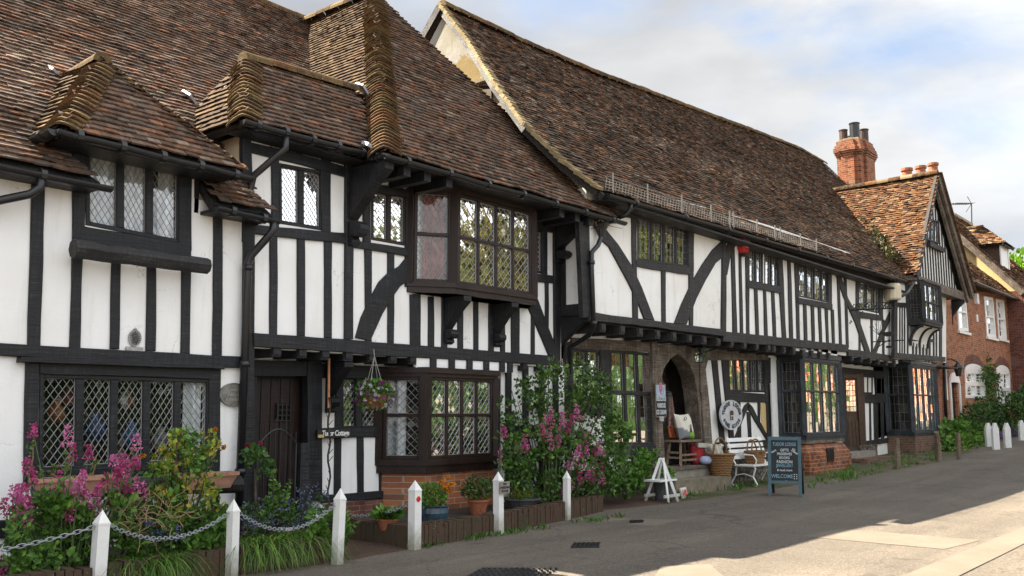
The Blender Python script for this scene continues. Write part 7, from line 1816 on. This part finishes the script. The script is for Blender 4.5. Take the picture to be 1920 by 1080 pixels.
m = MB(); q = cc + Vector((.06, -.135, -.06)); m.lathe([(.045, -.05), (.03, .02), (.015, .06), (.025, .08), (.012, .11)], q, 10, sy=.3); m.build('printed_figure', M_DOOR, t)
m = MB(); m.tube([cc + Vector((-.1 + .05 * cos(a), -.10, .17 + .03 * sin(a))) for a in [k * .7 for k in range(10)]], .008, 4); m.build('printed_birds', M_LETTER, t)
# cloth bags on the step
Q(1180, 600, 3.177); bc = YP(9.8).hit(402, 800); Q(); bc.z = ZS
t = thing('cloth_bag', 'red and white cloth bag slumped beside the stool legs', 'bag', bc); m = MB(); m.lathe([(.16, 0), (.21, .10), (.20, .24), (.22, .38), (.16, .42), (.10, .36)], bc, 16, sx=1.0, sy=.7); o = m.build('body', m_paint('red_cloth', (.36, .02, .03), .85, .4, 12), t, smooth=True); m = MB(); m.box(bc + Vector((.0, -.16, .40)), (.42, .03, .09), (.2, .05, 0)); m.box(bc + Vector((.18, -.1, .34)), (.12, .08, .12), (.3, .5, .2)); m.build('white_trim', M_CUSHION, t)
m = MB(); b2 = bc + Vector((.02, -.20, .07)); m.lathe([(.10, -.06), (.17, -.02), (.18, .04), (.12, .10), (.03, .11)], b2, 12, sx=1.1, sy=.7); tag(m.build('cloth_bundle', m_paint('blue_white_cloth', (.42, .47, .68), .85, .35, 30), loc=b2, smooth=True), 'blue and white folded cloth bundle in front of the red bag', 'cloth')
# wicker baskets
def wicker(name, label, c, rb, rt, h, handle, sq=1.0, rot=0, tint=(.30, .17, .07)):
    t = thing(name, label, 'basket', c); m = MB(); K = 14; n = 30; vs = []
    mt = D.materials.get('wicker') or m_wicker()
    for k in range(K + 1):
        f = k / K; r = rb + (rt - rb) * f
        for i in range(n): a = 2 * pi * i / n; wv = 1 + .025 * (1 if (i + k) % 2 else -1); ex = max(abs(cos(a)), abs(sin(a))) if sq < 1 else 1; vs.append(c + Vector((cos(a) * r * wv / (ex ** .8 if sq < 1 else 1), sin(a) * r * wv * (sq if sq < 1 else 1) / (ex ** .8 if sq < 1 else 1), f * h)))
    m.add(vs, [(k * n + i, k * n + (i + 1) % n, (k + 1) * n + (i + 1) % n, (k + 1) * n + i) for k in range(K) for i in range(n)] + [tuple(range(n - 1, -1, -1))]); m.build('woven_body', mt, t)
    m = MB(); m.tube([c + Vector((cos(2 * pi * i / 20) * rt * (1 if sq == 1 else 1.12), sin(2 * pi * i / 20) * rt * (sq if sq < 1 else 1) * (1 if sq == 1 else 1.12), h)) for i in range(21)], .022, 6, caps=False); m.build('rim', mt, t)
    for hd in handle: m = MB(); m.tube([c + Vector((hd[0] * cos(pi * i / 10), hd[1] + hd[2] * sin(pi * i / 10), h + hd[3] * sin(pi * i / 10))) for i in range(11)], .018, 6); m.build('handle', mt, t)
    return t
def m_wicker():
    s = NT('wicker'); g = s.geo(); w_ = s.n('ShaderNodeTexWave', bands_direction='Z'); w_.inputs['Scale'].default_value = 9; w_.inputs['Distortion'].default_value = 2; s.l(g, w_.inputs['Vector']); n_ = s.noise(g, 40, 4)
    c = s.mix(w_.outputs['Fac'], (.15, .075, .03), (.36, .20, .085)); c = s.mix(s.ramp(n_, [(.5, 0.0), (.75, .5)]), c, (.10, .05, .02)); return s.bsdf(c, .7, w_.outputs['Fac'], .8, .02, .3)
Q(1180, 600, 3.177); c1_ = YP(9.42).hit(545, 926); Q(); c1_.z = Z_STEP2 if c1_.x < X_STEP[1] else .3
tw_ = wicker('wicker_basket', 'round wicker basket of rolled paper and cloth on the stone step end', c1_, .19, .30, .44, [(.30, 0, 0, .34)])
m = MB()
for k in range(9): a = random.uniform(0, 6.28); p = c1_ + Vector((cos(a) * .12, sin(a) * .12, .38)); m.tube([p, p + Vector((random.gauss(0, .10), random.gauss(0, .08), .26))], .045, 8)
tag(m.build('rolled_papers', M_CUSHION, loc=c1_ + Vector((0, 0, .38))), 'rolls of cream paper standing in the round wicker basket', 'paper rolls')
# white slatted bench
Q(1180, 600, 3.177); yb = 9.35; bl, br = YP(yb).hit(672, 830), YP(yb + .1).hit(845, 830); zback = YP(9.62).hit(700, 722).z; Q()
L_ = 1.75; bx = bl.x - .05; gzb = zg(bx + .8)
t = thing('garden_bench', 'white slatted garden bench with scrolled iron ends before the flint wall', 'bench', (bx, 9.4, gzb)); seat = gzb + .46
def slat(nm, y, z, w, rot): m = MB(); m.box((bx + L_ / 2, y, z), (L_, w, .028), (rot, 0, 0)); m.build(nm, M_WHITE, t)
for k in range(5): slat('seat_slat', 9.10 + k * .095, seat, .075, 0)
for k in range(4): slat('back_slat', 9.60 + k * .03, seat + .16 + k * .125, .085, radians(77))
for x in (bx + .12, bx + L_ - .12):
    m = MB(); m.tube([(x, 9.08, gzb + .02), (x, 9.05, gzb + .06), (x, 9.14, gzb + .22), (x, 9.08, gzb + .40), (x, 9.12, seat - .02), (x, 9.52, seat - .02), (x, 9.62, seat + .15), (x, 9.73, seat + .60)], .020, 7); m.tube([(x, 9.60, gzb + .02), (x, 9.66, gzb + .05), (x, 9.55, gzb + .24), (x, 9.52, seat - .03)], .020, 7); m.tube([(x, 9.14, gzb + .22), (x, 9.35, gzb + .28), (x, 9.55, gzb + .24)], .014, 6)
    m.tube([(x, 9.08, seat - .02), (x, 9.05, seat + .12), (x, 9.12, seat + .22), (x, 9.4, seat + .24), (x, 9.64, seat + .2)], .016, 6); m.build('iron_end', M_WHITE, t)
c2_ = Vector((bx + .62, 9.32, seat + .016)); tw_ = wicker('wicker_basket', 'oblong wicker shopping basket with two handles on the white bench', c2_, .22, .27, .27, [(.24, -.05, .03, .27), (.24, .06, .03, .25)], .62)
# white plank against the wall
Q(1180, 600, 3.177); P = YP(YCG - .10); q = [P.hit(*c) for c in ((841, 376), (861, 376), (879, 702), (856, 704))]; Q(); m = MB(); m.prism(P, [P.uv(c) for c in q], -.02, .02, .004); tag(m.build('white_plank', M_WHITE, loc=q[3]), 'tall narrow white plank standing beside the brick based bay', 'plank')
# A-board
A_, B_ = ground_hit(1441, 930), ground_hit(1504, 932); A_.z = street_z(A_.x, A_.y); B_.z = street_z(B_.x, B_.y); d = (B_ - A_); d.z = 0; w = d.length; d.normalize(); nrm = Vector((d.y, -d.x, 0)); H = 1.16
if nrm.dot(CAM - A_) < 0: nrm = -nrm
up = (UPZ - nrm * .20).normalized(); o = A_; t = thing('chalkboard_sign', 'blue framed folding chalkboard sign on the tarmac listing shop goods', 'sign', o); nf_ = d.cross(up)
if nf_.dot(nrm) < 0: nf_ = -nf_
R3 = Matrix((d, nf_ * -1, up)).transposed()
P = lambda x, z, n_=0.0: o + d * x + up * z + nf_ * n_
m = MB(); m.bar(P(.03, 0), P(.03, H), .06, .045, nf_); m.bar(P(w - .03, 0), P(w - .03, H), .06, .045, nf_); m.bar(P(.062, H - .035), P(w - .062, H - .035), .07, .044, up) if False else m.bar(P(.061, H - .035), P(w - .061, H - .035), .044, .07, up); m.bar(P(.061, .27), P(w - .061, .27), .044, .06, up); m.build('front_frame', M_BLUEGREY, t)
m = MB(); m.bar(P(.06, (H + .3) / 2 - .02), P(w - .06, (H + .3) / 2 - .02), .018, H - .36, up); m.build('blackboard', M_BOARD, t)
up2 = (UPZ + nrm * .30).normalized(); o2 = o + up * H; P2 = lambda x, z: o + d * x + up * H + (UPZ * -1 - nrm * .34).normalized() * z
hl = H * 1.02; m = MB(); m.bar(P2(.03, 0), P2(.03, hl), .05, .04, nrm); m.bar(P2(w - .03, 0), P2(w - .03, hl), .05, .04, nrm); m.bar(P2(.055, .04), P2(w - .055, .04), .04, .06, UPZ); m.bar(P2(.055, hl - .30), P2(w - .055, hl - .30), .04, .06, UPZ); m.build('rear_frame', M_IRON, t)
m = MB(); m.bar(P2(.055, hl * .42), P2(w - .055, hl * .42), .015, hl * .66, (UPZ + nrm * .34).normalized()); m.build('rear_blackboard', M_BOARD, t)
cx0 = w / 2; m = MB(); m2 = MB(); zt = H - .15
def chalk(mm, s_, z, size, x=0, ang=0, wx=.85): rr = (d * cos(ang) + up * sin(ang)); add_text(mm, s_, P(cx0 + x, z, .0125), rr, nf_.cross(rr) if nf_.cross(rr).z > 0 else -nf_.cross(rr), size, .0015, 0, 1, wx, .0015)
chalk(m2, 'TUDOR LODGE', zt, .095, 0, 0, .66); chalk(m, 'GIFTS', zt - .115, .075); chalk(m, 'PRESERVES', zt - .19, .07); chalk(m, 'BOOKS', zt - .265, .07); chalk(m, 'FASHION', zt - .345, .085); chalk(m2, 'JEWELLERY', zt - .42, .075); chalk(m, '& much more', zt - .505, .06); chalk(m2, 'WELCOME', zt - .625, .10, -.05, 0, .85); chalk(m, 'MAPS', zt - .14, .05, -.20, .5); chalk(m, 'ICE', zt - .10, .05, .18, -.6); chalk(m, 'CREAM', zt - .15, .05, .19, -.6)
for i in range(2):
    for j in range(3): c = P(cx0 + .18 + i * .045, zt - .585 - j * .04, .0135); m.box(c, (.02, .004, .02), R3)
m.build('chalk_lettering', M_CHALK, t); m2.build('blue_chalk_lettering', M_CHALKB, t)
# folding plant stand
g = ground_hit(1243, 928); yst = 9.0; Q(900, 620, 2.842); tp = YP(yst).hit(968, 680); fl, fr_ = YP(yst - .15).hit(940, 880), YP(yst - .15).hit(1012, 880); Q(); zt_ = tp.z
t = thing('plant_stand', 'whitewashed folding wooden stand with shelf left of the shop steps', 'plant stand', (tp.x, yst, 0))
for sx in (-1, 1):
    m = MB(); m.bar((tp.x - .04 * sx + sx * .02, yst - .02, zt_), (tp.x + sx * .17, yst - .22, 0.01), .035, .05); m.build('front_leg', M_POSTW, t); m = MB(); m.bar((tp.x + sx * .02, yst + .02, zt_), (tp.x + sx * .17, yst + .26, 0.01), .035, .05); m.build('rear_leg', M_POSTW, t)
m = MB(); m.span((tp.x - .30, yst - .14, zt_ * .48), (tp.x + .30, yst + .2, zt_ * .48 + .03)); m.build('shelf', M_POSTW, t); m = MB(); m.bar((tp.x - .26, yst - .19, .12), (tp.x + .28, yst - .19, .12), .03, .05); m.bar((tp.x - .26, yst + .21, .12), (tp.x + .28, yst + .21, .12), .03, .05); m.build('stretcher', M_POSTW, t)
c = Vector((tp.x + .22, yst + .1, .02)); t = thing('bucket', 'dark grey bucket standing under the folding plant stand', 'bucket', c); m = MB(); m.lathe([(.16, 0), (.21, .34), (.225, .35), (.2, .35), (.15, .02)], c, 18); m.build('pail', M_GREYPOT, t)
t = thing('stand_plant', 'small green plant on the shelf of the folding stand', 'plant', (tp.x + .15, yst, zt_ * .48 + .03)); m = MB(); cloud(m, Vector((tp.x + .2, yst, zt_ * .48 + .12)), (.16, .12, .09), 120, .07, G_FRESH, .5, .2); m.build('foliage', M_LEAF, t)
# little number sign
P0 = YP(9.02).hit(1282, 922); P0.z = .11; t = thing('number_sign', 'small white number sign standing on the ground by the steps', 'sign', (P0.x, 9.02, 0)); m = MB(); m.box(P0, (.30, .03, .20), (-.25, 0, .15)); m.build('panel', M_POSTW, t); m = MB(); add_text(m, '149', P0 + Vector((0, -.022, 0)), (cos(.15), sin(.15), 0), Vector((0, .25, 1)), .15, .002, bold=.006); m.build('lettering', M_RED, t)
# red alarm box under the eave
c = YP(YCU - .12).hit(1397, 456); t = thing('alarm_box', 'bright red alarm box under the eave of the shop', 'alarm', c); pl = YP(YCU - .06); hw, hh = .17, .235
prof = [Vector((-hw * .75, hh * .95)), Vector((-hw * .3, hh * 1.1)), Vector((hw * .3, hh * 1.1)), Vector((hw * .75, hh * .95)), Vector((hw, hh * .4)), Vector((hw * .9, -hh * .5)), Vector((hw * .55, -hh)), Vector((-hw * .55, -hh)), Vector((-hw * .9, -hh * .5)), Vector((-hw, hh * .4))]
co = pl.uv(c); m = MB(); m.prism(pl, [co + p for p in prof], -.06, .10, .035); m.build('case', M_RED, t); m = MB()
for k, (z, w) in enumerate(((.13, .13), (.05, .17), (-.02, .15), (-.09, .10))):
    for j in range(5): m.box(Vector((c.x - w + 2 * w * (j + .5) / 5, YCU - .164, c.z + z)), (w * .26, .006, .03))
m.build('white_markings', M_CHALK, t); m = MB(); m.lathe([(.09, -.06), (.12, 0), (.02, .01)], Vector((c.x, YCU - .1, c.z - hh - .01)), 12); m.build('lamp', M_IRON, t)
# floodlight
c = YP(YCU - .25).hit(1674, 547); t = thing('floodlight', 'cream coloured lamp box at the right end of the shop upper wall', 'lamp', c); m = MB(); m.lathe([(.20, -.26), (.24, -.22), (.24, .18), (.20, .24), (.05, .27)], c, 14); m.build('case', M_CREAMPL, t, smooth=False); m = MB(); m.tube([c + Vector((0, 0, -.2)), c + Vector((0, .12, -.34)), Vector((c.x, YCU, c.z - .34))], .04, 7); m.build('bracket', M_IRON, t)
# wrought iron hanging sign
xw = YP(YCU).hit(1592, 580).x; XW = XP(xw); R = lambda x, y: (Q(1360, 400, 3.6), XW.hit(x, y), Q())[1]
t = thing('hanging_sign', 'ornate black wrought iron bracket with weathervane shaped sign at the shop end', 'sign', R(830, 660)); m = MB()
m.tube([R(828, 655), R(1128, 640)], .022, 6); m.tube([R(834, 660), R(826, 690), R(832, 730), R(845, 742), R(853, 732), R(846, 724)], .02, 6)
for x in (870, 930, 1000, 1060):
    m.tube([R(x, 648), R(x + 14, 622), R(x + 30, 606), R(x + 44, 618), R(x + 36, 634), R(x + 24, 628)], .016, 5); m.tube([R(x, 648), R(x - 8, 628), R(x - 4, 612), R(x + 6, 620)], .013, 5)
m.tube([R(870, 650), R(900, 690), R(930, 660)], .014, 5); m.tube([R(1082, 646), R(1078, 605), R(1070, 598), R(1066, 606)], .016, 5); m.build('scroll_bracket', M_IRON, t)
m = MB(); m.tube([R(1020, 648), R(1020, 860)], .010, 5); m.tube([R(990, 868), R(1208, 856)], .016, 5); m.tube([R(1020, 910), R(1110, 850)], .012, 5)
for k in range(7): a = -2.45 + k * .26; m.tube([R(1040, 825), R(1040 + 90 * cos(a), 825 + 95 * sin(a))], .007, 4)
m.build('hanging_frame', M_IRON, t); m = MB(); m.prism(XW, [XW.uv(R(*q)) for q in ((1058, 806), (1090, 800), (1132, 798), (1130, 815), (1112, 830), (1085, 832), (1066, 822))], -.02, .02, .005); m.prism(XW, [XW.uv(R(*q)) for q in ((1085, 895), (1126, 892), (1126, 908), (1085, 910))], -.01, .01, .002); m.build('cut_out_figure', M_IRON, t)
# lamp on the brick house
c = YP(YEF - .35).hit(1797, 693); t = thing('wall_lantern', 'dark wall lantern beside the white arched door of the brick house', 'lamp', c); m = MB(); m.lathe([(.10, -.25), (.16, .05), (.22, .06), (.08, .22), (.03, .30)], c, 6); m.build('lantern_body', M_IRON, t); m = MB(); m.tube([c + Vector((0, 0, .28)), c + Vector((-.15, .2, .40)), Vector((c.x - .3, YEF, c.z + .36)), Vector((c.x - .3, YEF, c.z - .1))], .03, 5); m.build('arm', M_IRON, t)
# added hedge, out of view: keeps bright road and sky out of low panes
t = thing('added_hedge', 'added hedge across the street, out of view, darkening reflections in the low windows', 'hedge', (25, -8, 0)); m = MB()
for k in range(640): x = random.uniform(4, 70); cloud(m, Vector((x, -7.5 + random.gauss(0, .4), zg(x) + random.uniform(.1, 3.4))), (.5, .45, .35), 26, .30, G_DARK + G_MID, .2, .3, .5)
m.span((4, -8.1, 0), (70, -7.6, 3.1), (.02, .04, .012)); m.build('foliage', M_LEAF, t)

# ornaments standing behind the five light window
Q()
for x, y, dp, col, r, h, nm in ((105, 770, .5, (.42, .13, .03), .10, .26, 'orange ornament behind the leftmost leaded light of the five light window'), (128, 742, .6, (.36, .04, .05), .08, .2, 'red ornament behind the top right of the leftmost leaded light'),
        (178, 800, .5, (.03, .07, .22), .12, .34, 'dark blue ornament behind the second leaded light from the left'), (238, 750, .6, (.40, .16, .05), .09, .2, 'orange brown ornament behind the top of the middle leaded light'),
        (245, 815, .5, (.04, .10, .28), .12, .3, 'blue ornament behind the lower part of the middle leaded light'), (302, 820, .5, (.35, .36, .34), .10, .26, 'pale ornament behind the foot of the fourth leaded light'),
        (232, 745, .4, (.55, .50, .40), .05, .14, 'small cream ornament behind the middle leaded light')):
    P = YP(YA + dp).hit(x, y); m = MB(); m.lathe([(r * .5, -h / 2), (r, -h * .2), (r * .9, h * .1), (r * .4, h * .25), (r * .55, h * .38), (r * .3, h / 2)], P, 12)
    tag(m.build('ornament', m_paint('ornament_glaze', col, .4, .3, 12), loc=P, smooth=True), nm, 'ornament', 'ornaments in the cottage window')
